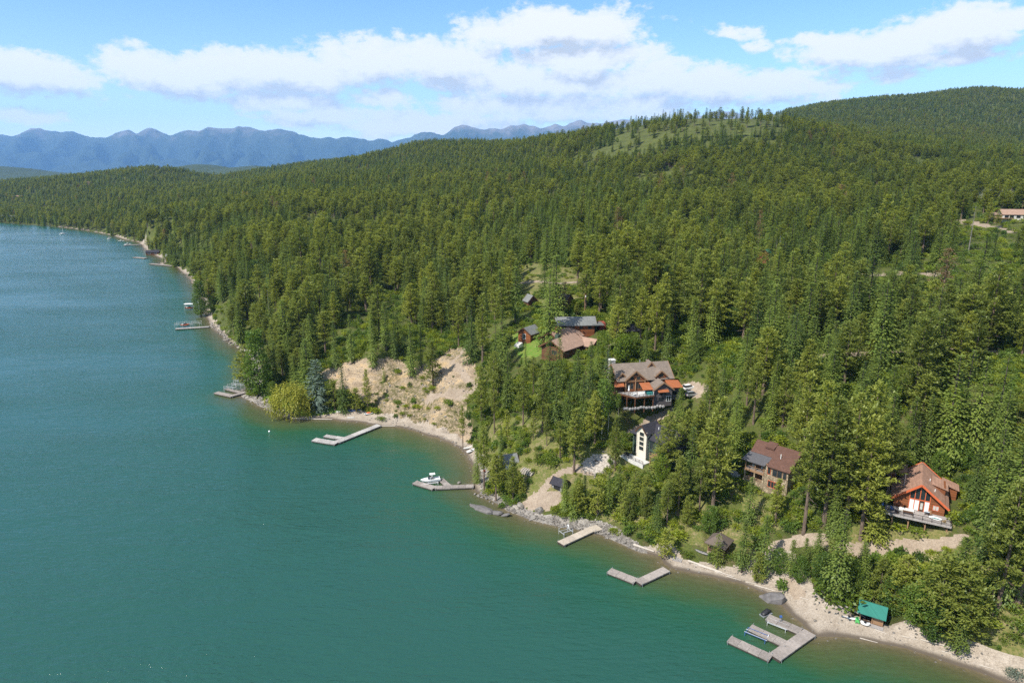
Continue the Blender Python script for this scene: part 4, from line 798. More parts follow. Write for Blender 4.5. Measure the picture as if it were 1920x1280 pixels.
# ---- the rest of the forest, and the undergrowth: one object each
def source(kind, i): return SRC.get((kind, i))
def gn_scatter(name, pts, kinds, label):
    """pts: rows x, y, z, height, width, rot, proto index into kinds"""
    P = np.array(pts, float); me = bpy.data.meshes.new(name); me.vertices.add(len(P)); me.vertices.foreach_set('co', P[:, :3].astype(np.float32).ravel())
    def addf(k, a, ty='FLOAT', f='value'): q = me.attributes.new(k, ty, 'POINT'); q.data.foreach_set(f, a)
    hs = np.array([kinds[int(q)][2] for q in P[:, 6]])
    addf('scl', np.column_stack([P[:, 4], P[:, 4], P[:, 3] / hs]).astype(np.float32).ravel(), 'FLOAT_VECTOR', 'vector')
    addf('rot', np.column_stack([P[:, 5] * 0, P[:, 5] * 0, P[:, 5]]).astype(np.float32).ravel(), 'FLOAT_VECTOR', 'vector'); addf('pid', P[:, 6].astype(np.int32), 'INT')
    ob = link(name, me, kind='stuff', label=label)
    t = bpy.data.node_groups.new(name, 'GeometryNodeTree'); t.interface.new_socket('Geometry', in_out='INPUT', socket_type='NodeSocketGeometry'); t.interface.new_socket('Geometry', in_out='OUTPUT', socket_type='NodeSocketGeometry')
    gi = N(t, 'NodeGroupInput'); go = N(t, 'NodeGroupOutput'); J = N(t, 'GeometryNodeJoinGeometry')
    def attr(k, ty): n = N(t, 'GeometryNodeInputNamedAttribute', data_type=ty); n.inputs[0].default_value = k; return n.outputs[0]
    a_s, a_r, a_p = attr('scl', 'FLOAT_VECTOR'), attr('rot', 'FLOAT_VECTOR'), attr('pid', 'INT')
    for k, (to, co, h0) in enumerate(kinds):
        j = N(t, 'GeometryNodeJoinGeometry')
        for src in (to, co):
            if src is None: continue
            oi = N(t, 'GeometryNodeObjectInfo', transform_space='ORIGINAL'); oi.inputs[0].default_value = src; t.links.new(oi.outputs['Geometry'], j.inputs[0])
        g2 = N(t, 'GeometryNodeGeometryToInstance'); t.links.new(j.outputs[0], g2.inputs[0])
        ip = N(t, 'GeometryNodeInstanceOnPoints'); t.links.new(gi.outputs[0], ip.inputs['Points']); t.links.new(g2.outputs[0], ip.inputs['Instance'])
        cm = N(t, 'FunctionNodeCompare', data_type='INT', operation='EQUAL'); t.links.new(a_p, cm.inputs[2]); cm.inputs[3].default_value = k
        t.links.new(cm.outputs[0], ip.inputs['Selection']); t.links.new(a_r, ip.inputs['Rotation']); t.links.new(a_s, ip.inputs['Scale']); t.links.new(ip.outputs[0], J.inputs[0])
    t.links.new(J.outputs[0], go.inputs[0]); md = ob.modifiers.new('scatter', 'NODES'); md.node_group = t; return ob
kl = []; key = {}
for kind in ('pine', 'fir', 'dead_pine', 'snag', 'alder'):
    for i in range(len(PROTO[kind])):
        s_ = source(kind, i)
        if s_: key[(kind, i)] = len(kl); kl.append((*s_, PROTO[kind][i][2]))
rest = [(t[2], t[3], t[4], t[5], t[6] / 20 * WIDE, t[7], key[(t[0], t[1])]) for k, t in enumerate(trees) if k not in chosen and (t[0], t[1]) in key]
gn_scatter('forest', rest, kl, 'dense forest of pine and fir covering the hills')
kl = [(*source('bush', i), PROTO['bush'][i][2]) for i in range(len(PROTO['bush'])) if source('bush', i)]
ub = []
THICK = [np.array(q, float) for q in ([(1480, 1060), (1600, 1042), (1840, 1028), (1940, 1060), (1940, 1240), (1840, 1185), (1650, 1125), (1560, 1125), (1500, 1090)], [(1640, 990), (1790, 985), (1770, 1008), (1660, 1010), (1640, 1010)], [(1290, 955), (1390, 940), (1390, 995), (1310, 995)], [(1440, 950), (1515, 950), (1530, 1010), (1440, 1008)], [(1130, 885), (1265, 900), (1330, 960), (1300, 990), (1180, 990), (1100, 945)], [(900, 920), (985, 912), (980, 952), (930, 955)], [(620, 742), (695, 742), (690, 774), (640, 774)], [(1000, 840), (1060, 850), (1080, 870), (1030, 880)], [(760, 748), (850, 735), (860, 752), (780, 775)], [(1090, 760), (1190, 800), (1180, 850), (1130, 840), (1080, 800)], [(900, 840), (960, 800), (1000, 810), (990, 850), (940, 860)], [(1030, 800), (1080, 790), (1090, 840), (1050, 840)])]
for (R0, R1, s, seed) in ((140, 330, 1.9, 11), (330, 750, 4.6, 12)):
    X, Y, r = scatter(R0, R1, s, -30, 44, seed); Z = grid_lookup(GZ, X, Y); c, i, j = grid_class(X, Y); n = len(X)
    dn = np.array([.95, 0, .03, .03, 0, .5, 0, 0, 0])[c] * np.clip(.9 + 1.5 * vnoise(X, Y, 22, 61, 3), .05, 1.3)
    pu, pvv, _ = to_pix(X, Y, Z); thick = np.any([in_poly(pu, pvv, q) for q in THICK], axis=0); dn = np.where(thick & np.isin(c, (0, 5)), .95, dn)
    edge = (c == 3) & (green.reshape(GX.shape)[i, j] > .5); dn = np.where(edge, .22, dn)
    ok = (r.random(n) < dn) & (SDIST[i, j] > 3.2) & (road_d[i, j] > .5)
    D = np.hypot(X, Y); ok &= (Z + 8 - H) / D > HORZ[i, np.maximum(j - 3, 0)]
    ok &= ~on_pad(X, Y, .4)
    ok &= ~np.any([in_poly(*to_pix(X, Y, Z + .8)[:2], PXPOLY[k]) for k in ('lawn', 'patio', 'gaz', 'hut')], axis=0)
    for k in np.nonzero(ok)[0]:
        f = r.uniform(.6, 1.7) * (1.0 if thick[k] else .7 if c[k] in (3, 5) else 1) * (1.25 if R1 > 400 else 1); q = int(r.integers(len(kl))); ub.append((X[k], Y[k], Z[k], kl[q][2] * f * r.uniform(.8, 1.3), f * r.uniform(.8, 1.3), r.uniform(0, 6.28), q))
gn_scatter('undergrowth', ub, kl, 'low green undergrowth of shrubs on the slopes')
print('bushes', len(ub))

# ---------------------------------------------------------------- builders
class MB:
    def __init__(s): s.V = []; s.F = []
    def add(s, V, F): o = len(s.V); s.V += [tuple(map(float, v)) for v in V]; s.F += [tuple(i + o for i in f) for f in F]; return s
    def hexa(s, P): return s.add(P, [(3, 2, 1, 0), (4, 5, 6, 7), (0, 1, 5, 4), (1, 2, 6, 5), (2, 3, 7, 6), (3, 0, 4, 7)])
    def box(s, x0, y0, z0, x1, y1, z1): return s.hexa([(x0, y0, z0), (x1, y0, z0), (x1, y1, z0), (x0, y1, z0), (x0, y0, z1), (x1, y0, z1), (x1, y1, z1), (x0, y1, z1)])
    def beam(s, p, q, w, h=None, up=(0, 0, 1)):
        p = Vector(p); q = Vector(q); h = h or w; d = (q - p).normalized(); u = Vector(up)
        if abs(d.dot(u)) > .98: u = Vector((0, 1, 0))
        x = d.cross(u).normalized() * w / 2; y = x.cross(d).normalized() * h / 2
        return s.hexa([p - x - y, p + x - y, q + x - y, q - x - y, p - x + y, p + x + y, q + x + y, q - x + y])
    def cyl(s, p, q, r0, r1=None, n=8):
        r1 = r0 if r1 is None else r1; p = Vector(p); q = Vector(q); d = (q - p).normalized(); u = Vector((0, 0, 1)) if abs(d.z) < .9 else Vector((1, 0, 0))
        x = d.cross(u).normalized(); y = d.cross(x); A_ = [i * 2 * math.pi / n for i in range(n)]
        V = [p + (x * math.cos(a) + y * math.sin(a)) * r0 for a in A_] + [q + (x * math.cos(a) + y * math.sin(a)) * r1 for a in A_]
        return s.add(V, [(i, (i + 1) % n, n + (i + 1) % n, n + i) for i in range(n)] + [tuple(range(n - 1, -1, -1)), tuple(range(n, 2 * n))])
    def prism(s, P, off):
        n = len(P); off = Vector(off); V = [Vector(p) for p in P] + [Vector(p) + off for p in P]
        return s.add(V, [tuple(range(n - 1, -1, -1)), tuple(range(n, 2 * n))] + [(i, (i + 1) % n, n + (i + 1) % n, n + i) for i in range(n)])
    def slab(s, P, t=.22): return s.prism(P, (0, 0, -t))
    def loft(s, rings, cap=True):
        n = len(rings[0]); V = [p for r in rings for p in r]; F = []
        for k in range(len(rings) - 1):
            for i in range(n): F.append((k * n + i, k * n + (i + 1) % n, (k + 1) * n + (i + 1) % n, (k + 1) * n + i))
        if cap: F += [tuple(range(n - 1, -1, -1)), tuple(range((len(rings) - 1) * n, len(rings) * n))]
        return s.add(V, F)
    def ball(s, c, r, n=8, m=5):
        r = r if hasattr(r, '__len__') else (r, r, r)
        return s.loft([[(c[0] + r[0] * math.sin(t) * math.cos(a), c[1] + r[1] * math.sin(t) * math.sin(a), c[2] - r[2] * math.cos(t)) for a in [i * 2 * math.pi / n for i in range(n)]] for t in [math.pi * (k + .12) / (m + .24) for k in range(m + 1)]])
    def mesh(s, name, mat, smooth=False):
        me = bpy.data.meshes.new(name); me.from_pydata(s.V, [], s.F); me.materials.append(mat)
        if smooth: me.polygons.foreach_set('use_smooth', [True] * len(me.polygons))
        me.update(); return me
    def part(s, name, mat, parent, label=None, smooth=False, kind=None): return link(name, s.mesh(name, mat, smooth), parent, label=label, kind=kind)
def thing(name, label, cat, loc, ang=0, group=None):
    o = bpy.data.objects.new(name, None); col.objects.link(o); o.location = loc; o.rotation_euler = (0, 0, math.radians(ang)); o.empty_display_size = .1
    return prop(o, label, cat, group)
def whole(name, mb, mat, label, cat, loc=(0, 0, 0), ang=0, group=None, smooth=False):
    o = link(name, mb.mesh(name, mat, smooth)); o.location = loc; o.rotation_euler = (0, 0, math.radians(ang)); return prop(o, label, cat, group)
def plain(name, c, rough=.7, spec=.3, var=.25, scale=3.0, metal=0.0, stretch=(1, 1, 1)):
    def f(nt, b, P):
        mp = N(nt, 'ShaderNodeMapping', inp={'Scale': stretch}); nt.links.new(P, mp.inputs['Vector'])
        n = NOISE(nt, mp.outputs[0], scale, 5, .65); lo = tuple(x * (1 - var) for x in c); hi = tuple(min(1, x * (1 + var)) for x in c)
        setc(nt, b, RAMP(nt, n, [(.3, lo), (.7, hi)])); b.inputs['Metallic'].default_value = metal; bump(nt, b, n, .25, .03)
    return material(name, f, rough, spec)
def m_shingle(c):
    def f(nt, b, P):
        br = N(nt, 'ShaderNodeTexBrick', inp={'Scale': 1.0, 'Mortar Size': .012, 'Brick Width': .55, 'Row Height': .24, 'Color1': (*[x * .82 for x in c], 1), 'Color2': (*[min(1, x * 1.18) for x in c], 1), 'Mortar': (*[x * .6 for x in c], 1)})
        s3 = N(nt, 'ShaderNodeSeparateXYZ'); nt.links.new(P, s3.inputs[0]); cb = N(nt, 'ShaderNodeCombineXYZ')
        nt.links.new(MATH(nt, 'ADD', s3.outputs[0], MATH(nt, 'MULTIPLY', s3.outputs[1], .37)), cb.inputs[0]); nt.links.new(MATH(nt, 'MULTIPLY', s3.outputs[2], 1.35), cb.inputs[1]); nt.links.new(cb.outputs[0], br.inputs['Vector'])
        cc = MIX(nt, RAMP(nt, NOISE(nt, P, .7, 6, .7), [(.35, (0, 0, 0)), (.75, (1, 1, 1))]), br.outputs[0], tuple(x * .72 for x in c))
        setc(nt, b, cc); bump(nt, b, br.outputs[1], .3, .03)
    return material('shingle', f, .85, .2)
def m_planks(c, horiz=True, w=.2, var=.3):
    def f(nt, b, P):
        s3 = N(nt, 'ShaderNodeSeparateXYZ'); nt.links.new(P, s3.inputs[0]); k = s3.outputs[2] if horiz else MATH(nt, 'ADD', s3.outputs[0], s3.outputs[1])
        fr = MATH(nt, 'FRACT', MATH(nt, 'DIVIDE', k, w)); wn = N(nt, 'ShaderNodeTexWhiteNoise', noise_dimensions='1D'); nt.links.new(MATH(nt, 'FLOOR', MATH(nt, 'DIVIDE', k, w)), wn.inputs['W'])
        cc = MIX(nt, wn.outputs[0], tuple(x * (1 - var) for x in c), tuple(min(1, x * (1 + var)) for x in c))
        cc = MIX(nt, MATH(nt, 'MULTIPLY', NOISE(nt, P, 2.2, 5, .7), .5), cc, tuple(x * .6 for x in c))
        setc(nt, b, cc); bump(nt, b, MATH(nt, 'PINGPONG', fr, .5), .6, .08)
    return material('planks', f, .75, .25)
def m_stone(c1, c2, sc=1.6):
    def f(nt, b, P):
        v = N(nt, 'ShaderNodeTexVoronoi', inp={'Scale': sc}); e = N(nt, 'ShaderNodeTexVoronoi', feature='DISTANCE_TO_EDGE', inp={'Scale': sc})
        for q in (v, e): nt.links.new(P, q.inputs['Vector'])
        s3 = N(nt, 'ShaderNodeSeparateColor'); nt.links.new(v.outputs['Color'], s3.inputs[0])
        cc = MIX(nt, RAMP(nt, e.outputs[0], [(.02, (0, 0, 0)), (.08, (1, 1, 1))]), tuple(x * .55 for x in c1), MIX(nt, s3.outputs[0], c1, c2))
        setc(nt, b, cc); bump(nt, b, e.outputs[0], .7, .15)
    return material('stone', f, .85, .2)
M['glass'] = material('glass', lambda nt, b, P: setc(nt, b, MIX(nt, NOISE(nt, P, .6, 3), (.012, .016, .018), (.035, .042, .046))), .06, .6)
M['white'] = plain('white', (.72, .72, .70), .5, .4, .08); M['cream'] = plain('cream', (.60, .55, .45), .7, .3, .12); M['steel'] = plain('steel', (.42, .44, .46), .4, .5, .15, metal=.6)
M['galv'] = plain('galv', (.55, .56, .57), .45, .5, .12, metal=.3); M['blue'] = plain('blue', (.045, .11, .30), .5, .4, .15); M['black'] = plain('black', (.018, .018, .02), .5, .4, .2)
M['darkwood'] = m_planks((.085, .045, .026)); M['log'] = m_planks((.215, .075, .028), True, .28); M['logdark'] = m_planks((.135, .060, .030), True, .26); M['orangetrim'] = plain('orangetrim', (.52, .12, .045), .6, .3, .12)
M['post'] = plain('post', (.26, .155, .085), .75, .25, .3, 4); M['deckgrey'] = m_planks((.36, .33, .31), False, .16, .16); M['railblack'] = plain('railblack', (.03, .022, .02), .6, .3)
M['roofbrown'] = m_shingle((.35, .205, .145)); M['roofred'] = m_shingle((.118, .062, .045)); M['roofgrey'] = m_shingle((.20, .160, .128)); M['roofdark'] = m_shingle((.040, .038, .046)); M['rooftan'] = m_shingle((.34, .225, .165)); M['roofslate'] = m_shingle((.185, .19, .18)); M['roofporch'] = plain('roofporch', (.085, .083, .088), .8, .2, .2, 2)
M['rust'] = m_planks((.34, .112, .044), False, .35, .2); M['greysiding'] = m_planks((.105, .092, .092), True, .22, .12); M['greensiding'] = m_planks((.055, .085, .060), True, .2, .15); M['stonewall'] = m_stone((.20, .15, .095), (.42, .33, .22)); M['stonegrey'] = m_stone((.20, .19, .18), (.40, .38, .35), 1.2)
M['concrete'] = plain('concrete', (.52, .50, .46), .85, .2, .15, 1.5); M['teal'] = m_planks((.030, .175, .135), False, .3, .10); M['thatch'] = plain('thatch', (.125, .098, .080), .95, .1, .35, 5, stretch=(1, 1, 3)); M['redwall'] = m_planks((.22, .055, .035), True, .2)
M['tan'] = m_planks((.36, .27, .17)); M['offwhite'] = m_planks((.55, .53, .48)); M['green'] = plain('green', (.10, .42, .12), .5, .4); M['red'] = plain('red', (.45, .05, .03), .5, .4); M['cushion'] = plain('cushion', (.62, .60, .56), .85, .2, .12); M['tealcloth'] = plain('tealcloth', (.05, .26, .24), .7, .2)
M['dockgrey'] = plain('dockgrey', (.40, .365, .335), .85, .2, .22, 2.2, stretch=(1, 1, 1)); M['dockpale'] = plain('dockpale', (.47, .45, .43), .8, .25, .12, 2); M['docktan'] = plain('docktan', (.50, .44, .37), .85, .2, .14, 2); 
def m_dock(c):
    def f(nt, b, P):
        oi = N(nt, 'ShaderNodeObjectInfo'); n = NOISE(nt, P, 1.6, 6, .7)
        cc = MIX(nt, RAMP(nt, n, [(.3, (0, 0, 0)), (.7, (1, 1, 1))]), tuple(x * .72 for x in c), tuple(x * 1.2 for x in c)); cc = MIX(nt, 1.0, cc, RAMP(nt, oi.outputs['Random'], [(0, (.8, .79, .78)), (1, (1.15, 1.14, 1.12))]), 'MULTIPLY')
        setc(nt, b, cc); bump(nt, b, n, .3, .03)
    return material('dock_boards', f, .85, .2)
M['dockgrey'] = m_dock((.29, .255, .23)); M['dockpale'] = m_dock((.37, .35, .33)); M['docktan'] = m_dock((.40, .345, .28))
M['float'] = plain('float', (.055, .045, .038), .8, .2); M['yellowwood'] = plain('yellowwood', (.46, .33, .17), .8, .2); M['driftwood'] = plain('driftwood', (.42, .37, .31), .9, .15, .3, 2, stretch=(1, 6, 6)); M['tyre'] = plain('tyre', (.02, .02, .02), .8, .2)
M['boulder'] = material('boulder', m_rock); M['paleboulder'] = plain('paleboulder', (.42, .40, .37), .9, .2, .35, 1.2)

def window(par, x, y, z, w, h, ax='x', frame='orangetrim', out=-1, mull=1, glass='glass', name='window'):
    """a framed window on a wall face; ax 'x': the wall runs along x and faces -y (out=-1) or +y; ax 'y' likewise along y"""
    def put(a0, a1, z0, z1, d0, d1):
        d0, d1 = sorted((d0 * out, d1 * out))
        return ((x + a0, y + d0, z + z0, x + a1, y + d1, z + z1) if ax == 'x' else (x + d0, y + a0, z + z0, x + d1, y + a1, z + z1))
    t = .09; f = MB()
    f.box(*put(-w / 2 - t, w / 2 + t, -t, 0, .0, .10)); f.box(*put(-w / 2 - t, w / 2 + t, h, h + t, .0, .10)); f.box(*put(-w / 2 - t, -w / 2, 0, h, .0, .10)); f.box(*put(w / 2, w / 2 + t, 0, h, .0, .10))
    for i in range(1, mull): c = -w / 2 + w * i / mull; f.box(*put(c - .04, c + .04, 0, h, .0, .09))
    fo = f.part(name, M[frame], par)
    for i in range(mull):
        a0 = -w / 2 + w * i / mull + (.042 if i else .002); a1 = -w / 2 + w * (i + 1) / mull - (.042 if i < mull - 1 else .002)
        MB().box(*put(a0, a1, .002, h - .002, .012, .05)).part('pane', M[glass], fo)
    return fo
def railing(par, pts, z, h=1.0, mat='railblack', step=1.6, bal=True):
    top = MB(); posts = []
    for p, q in zip(pts, pts[1:]):
        p = Vector(p); q = Vector(q); l = (q - p).length; n = max(1, round(l / step))
        top.beam((*p, z + h), (*q, z + h), .09, .07); top.beam((*p, z + .18), (*q, z + .18), .05, .05)
        if bal: top.beam((*p, z + h * .6), (*q, z + h * .6), .03, .03)
        for i in range(n + 1):
            c = p + (q - p) * i / n; posts.append(c)
    r = top.part('railing', M[mat], par)
    seen = set()
    for c in posts:
        k = (round(c.x, 2), round(c.y, 2))
        if k in seen: continue
        seen.add(k); MB().box(c.x - .05, c.y - .05, z, c.x + .05, c.y + .05, z + h - .04).part('post', M[mat], r)
def gable(par, x0, x1, y0, y1, ze, zr, mat, ov=.5, along='x', t=.2, fascia=None, name='roof'):
    """two roof panels; ridge along x or y, eaves at ze over the walls"""
    for sgn in (-1, 1):
        if along == 'y':
            xm = (x0 + x1) / 2; hw = (x1 - x0) / 2; k = (zr - ze) / hw; xe = xm + sgn * (hw + ov)
            P = [(xm, y0 - ov, zr), (xm, y1 + ov, zr), (xe, y1 + ov, zr - k * (hw + ov)), (xe, y0 - ov, zr - k * (hw + ov))]
        else:
            ym = (y0 + y1) / 2; hw = (y1 - y0) / 2; k = (zr - ze) / hw; ye = ym + sgn * (hw + ov)
            P = [(x0 - ov, ym, zr), (x1 + ov, ym, zr), (x1 + ov, ye, zr - k * (hw + ov)), (x0 - ov, ye, zr - k * (hw + ov))]
        if sgn < 0: P = P[::-1]
        MB().slab(P, t).part(name, M[mat], par)
        if fascia:
            f = MB(); up = Vector((0, 0, .04)); a, b_, c, d = [Vector(p) for p in (P if sgn > 0 else P[::-1])]
            dn = Vector((0, 0, -t * .5)); o = Vector((0, -.06, 0)) if along == 'y' else Vector((-.06, 0, 0))
            f.beam(a + dn + o, d + dn + o, .10, t + .22); f.beam(b_ + dn - o, c + dn - o, .10, t + .22); f.part('fascia', M[fascia], par)
def gable_end(par, pts2, y, th, mat, along='y', name='wall'):
    P = [(a, y, z) for a, z in pts2] if along == 'y' else [(y, a, z) for a, z in pts2]
    return MB().prism(P, (0, th, 0) if along == 'y' else (th, 0, 0)).part(name, M[mat], par)

# ---------------------------------------------------------------- log cabin with orange trim
T = thing('log_cabin', 'log cabin with orange trimmed A frame gable and a long grey deck', 'house', (100.2, 153.2, 15.0), -30.5); T.scale = (1.14,) * 3
zd = 3.0; W2 = 4.75; D_ = 12.0; ze, zr = zd + 2.6, zd + 6.4
MB().box(-W2, 0, -2.0, W2, D_, zd - .02).part('foundation', M['darkwood'], T)
for s in (-1, 1):
    MB().box(*sorted((s * W2, s * (W2 - .25)))[:1], 0.26, zd, *sorted((s * W2, s * (W2 - .25)))[1:], D_, ze + .05).part('wall', M['log'], T)
k_ = (zr - ze) / W2
gable_end(T, [(-W2, zd), (-1.95, zd), (-1.95, zr - k_ * 1.95 - .05), (-W2, ze)], 0, .25, 'log'); gable_end(T, [(1.95, zd), (W2, zd), (W2, ze), (1.95, zr - k_ * 1.95 - .05)], 0, .25, 'log')
gable_end(T, [(-W2, zd), (W2, zd), (W2, ze), (0, zr), (-W2, ze)], D_ - .25, .25, 'log')
gable_end(T, [(-1.95, zr - 2.1), (1.95, zr - 2.1), (0, zr - .1)], .9, .2, 'logdark')
fr = MB()                                     # the glazed centre
for x in (-1.9, -.95, 0, .95, 1.9): fr.box(x - .07, -.06, zd, x + .07, .14, zr - k_ * abs(x) - .14)
fr.box(-1.95, -.065, zd + 2.45, 1.95, .13, zd + 2.65)
gf = fr.part('window', M['orangetrim'], T, 'tall gable window of narrow panes with orange mullions')
for i in range(4):
    a, b = -1.82 + .95 * i, -1.82 + .95 * i + .8
    ta, tb = zr - k_ * abs(a) - .2, zr - k_ * abs(b) - .2
    MB().prism([(a, .02, zd + 2.66), (b, .02, zd + 2.66), (b, .02, tb), (a, .02, ta)], (0, .05, 0)).part('pane', M['glass'], gf)
    if i != 2: MB().box(a, .02, zd + .05, b, .07, zd + 2.44).part('curtain', M['white'], gf)
dr = MB().box(.09, -.02, zd + .02, .87, .08, zd + 2.15).part('door', M['darkwood'], T); MB().box(.25, -.04, zd + .5, .71, -.021, zd + 1.95).part('pane', M['offwhite'], dr); MB().box(.09, .0, zd + 2.16, .87, .07, zd + 2.44).part('pane', M['glass'], gf)
window(T, 3.1, 0, zd + .95, 1.0, 1.0, 'x', 'orangetrim', -1, 2, 'offwhite')
gable(T, -W2, W2, 0, D_, ze, zr, 'roofbrown', .75, 'y', .22, 'orangetrim')
MB().prism([(2.0, 4.6, zr - 1.4), (5.2, 4.6, zr - 2.3), (5.2, 9.4, zr - 2.3), (2.0, 9.4, zr - 1.4)], (0, 0, -.2)).part('dormer_roof', M['roofbrown'], T)   # shed dormer on the right slope
MB().box(2.3, 4.9, ze + .2, 4.7, 9.1, zr - 2.05).part('dormer_wall', M['log'], T); window(T, 4.71, 6.2, ze + .45, 1.2, .7, 'y', 'orangetrim', 1, 2); window(T, 4.71, 8.0, ze + .45, 1.0, .7, 'y', 'orangetrim', 1, 1)
MB().prism([(-6.5, 8.5, ze + 1.0), (-2.8, 8.5, ze + 2.5), (-2.8, 13.2, ze + 2.5), (-6.5, 13.2, ze + 1.0)], (0, 0, -.2)).part('side_roof', M['roofbrown'], T); MB().box(-6.2, 8.8, 1, -4.76, 13, ze + .9).part('side_wall', M['log'], T)
MB().prism([(4.2, 9.8, ze + .9), (7.6, 9.8, ze - .2), (7.6, 13.4, ze - .2), (4.2, 13.4, ze + .9)], (0, 0, -.2)).part('side_roof', M['roofbrown'], T); MB().box(4.8, 10.1, 1, 7.2, 13.1, ze - .35).part('side_wall', M['log'], T)
window(T, 4.76, 2.6, zd + .9, 1.3, 1.1, 'y', 'orangetrim', 1, 2)
for x, y in ((2.6, 2.0), (1.6, 5.5)): MB().cyl((x, y, zr - k_ * x - .3), (x, y, zr - k_ * x + .55), .09).part('vent_pipe', M['white'], T)
MB().cyl((-3.2, 3.2, ze), (-3.2, 3.2, zr + .3), .12).part('stove_pipe', M['steel'], T)
for x, y0 in ((-W2, 0), (W2, 0), (-2.4, 0), (2.4, 0)): MB().beam((x, -.65, zr - k_ * abs(x) - .32), (x, .2, zr - k_ * abs(x) - .32), .2, .2).part('purlin', M['orangetrim'], T)
DK = thing('deck', 'grey timber deck on posts in front of the orange trimmed log cabin', 'deck', (100.2, 153.2, 15.0), -30.5); DK.scale = (1.14,) * 3
dk = MB(); dk.box(-6.1, -4.3, zd - .12, 6.0, -.02, zd - .04); dk.part('deck_floor', M['deckgrey'], DK)
fb = MB(); fb.box(-6.15, -4.4, zd - .42, 6.05, -4.31, zd - .02); fb.box(6.01, -4.3, zd - .42, 6.1, -.03, zd - .02); fb.box(-6.2, -4.3, zd - .42, -6.11, -.03, zd - .02); fb.box(-6.1, -2.2, zd - .4, 6.0, -2.05, zd - .13); fb.part('deck_frame', M['deckgrey'], DK)
for x in (-4.6, -1.6, 1.5, 5.4):
    MB().box(x - .12, -3.75, -3.2, x + .12, -3.5, zd - .43).part('post', M['post'], DK); b = MB(); b.beam((x, -3.62, zd - 1.5), (x - .95 if x > -4 else x - .9, -3.62, zd - .45), .12); b.part('brace', M['post'], DK)
railing(DK, [(-6.0, -4.2), (5.9, -4.2), (5.9, -.6)], zd - .04, .95, 'railblack', 1.75)
def chair(label, u_loc, par_T, mat='darkwood', z=0, rot=0, group=None):
    o = thing('deck_chair', label, 'chair', par_T.matrix_basis @ Vector((*u_loc, z)), math.degrees(par_T.rotation_euler.z) + rot, group)
    MB().box(-.3, -.3, .36, .3, .3, .44).part('seat', M[mat], o); MB().prism([(-.3, .28, .44), (.3, .28, .44), (.3, .42, 1.0), (-.3, .42, 1.0)], (0, .06, 0)).part('backrest', M[mat], o)
    for sx in (-.27, .27):
        for sy in (-.27, .27): MB().box(sx - .03, sy - .03, 0, sx + .03, sy + .03, .36).part('leg', M[mat], o)
    for sx in (-.33, .33): MB().box(sx - .04, -.3, .6, sx + .04, .3, .65).part('armrest', M[mat], o)
    return o
def table(label, loc, par_T, w, d, mat, z, h=.74, cat='table', name='table'):
    o = thing(name, label, cat, par_T.matrix_basis @ Vector((*loc, z)), math.degrees(par_T.rotation_euler.z))
    MB().box(-w / 2, -d / 2, h - .06, w / 2, d / 2, h).part('tabletop', M[mat], o)
    for sx in (-1, 1):
        for sy in (-1, 1): MB().box(sx * (w / 2 - .12) - .04, sy * (d / 2 - .1) - .04, 0, sx * (w / 2 - .12) + .04, sy * (d / 2 - .1) + .04, h - .062).part('leg', M[mat], o)
    return o
o = thing('sofa', 'long white cushioned bench on the cabin deck', 'sofa', T.matrix_basis @ Vector((-2.2, -1.7, zd - .03)), -30.5)
MB().box(-1.6, -.4, .02, 1.6, .4, .4).part('base', M['offwhite'], o); MB().box(-1.6, .22, .402, 1.6, .42, .85).part('backrest', M['cushion'], o); MB().box(-1.55, -.38, .402, 1.55, .2, .5).part('seat', M['cushion'], o)
table('dark dining table on the cabin deck before the white bench', (-1.9, -2.9), T, 2.2, .9, 'darkwood', zd - .03)
chair('blue deck chair at the left end of the cabin deck', (-4.9, -2.6), T, 'blue', zd - .03, 40); chair('dark deck chair behind the left railing of the cabin deck', (-3.9, -3.5), T, 'darkwood', zd - .03, 150); chair('wooden deck chair right of the cabin door', (2.2, -.9), T, 'post', zd - .03, 10); chair('wooden deck chair at the right railing of the cabin deck', (4.7, -3.2), T, 'yellowwood', zd - .03, 200)
o = thing('inflatable_boat', 'white and turquoise inflatable boat lying on the cabin deck', 'boat', T.matrix_basis @ Vector((3.2, -2.3, zd)), -40)
ib = MB(); n_ = 18
ib.loft([[(1.25 * math.cos(a) * (1 + .16 * math.cos(b)), .55 * math.sin(a) * (1 + .3 * math.cos(b)), .2 + .18 * math.sin(b)) for b in [q * math.pi / 3 for q in range(6)]] for a in [k * 2 * math.pi / n_ for k in range(n_ + 1)]], False); ib.part('tube', M['white'], o, smooth=True); MB().box(-1.0, -.4, .06, 1.0, .4, .12).part('floor', M['tealcloth'], o)
o = thing('grill', 'dark barbecue grill beside the cabin window', 'grill', T.matrix_basis @ Vector((1.6, -1.2, zd - .03)), -30.5); MB().box(-.5, -.25, .55, .5, .25, .85).part('body', M['black'], o); MB().loft([[(x, .25 * math.cos(a), .86 + .22 * math.sin(a)) for a in [math.pi * q / 6 for q in range(7)]] for x in (-.5, .5)]).part('lid', M['steel'], o)
for x in (-.42, .42): MB().box(x - .03, -.2, 0, x + .03, .2, .549).part('leg', M['black'], o)
o = thing('patio_umbrella', 'furled blue parasol beside the deck left of the log cabin', 'umbrella', T.matrix_basis @ Vector((-6.9, -1.2, zd - .6)), 0); MB().cyl((0, 0, -2.5), (0, 0, 2.6), .035).part('pole', M['steel'], o); MB().cyl((0, 0, .9), (0, 0, 2.3), .55, .2, 8).part('canopy', M['blue'], o)

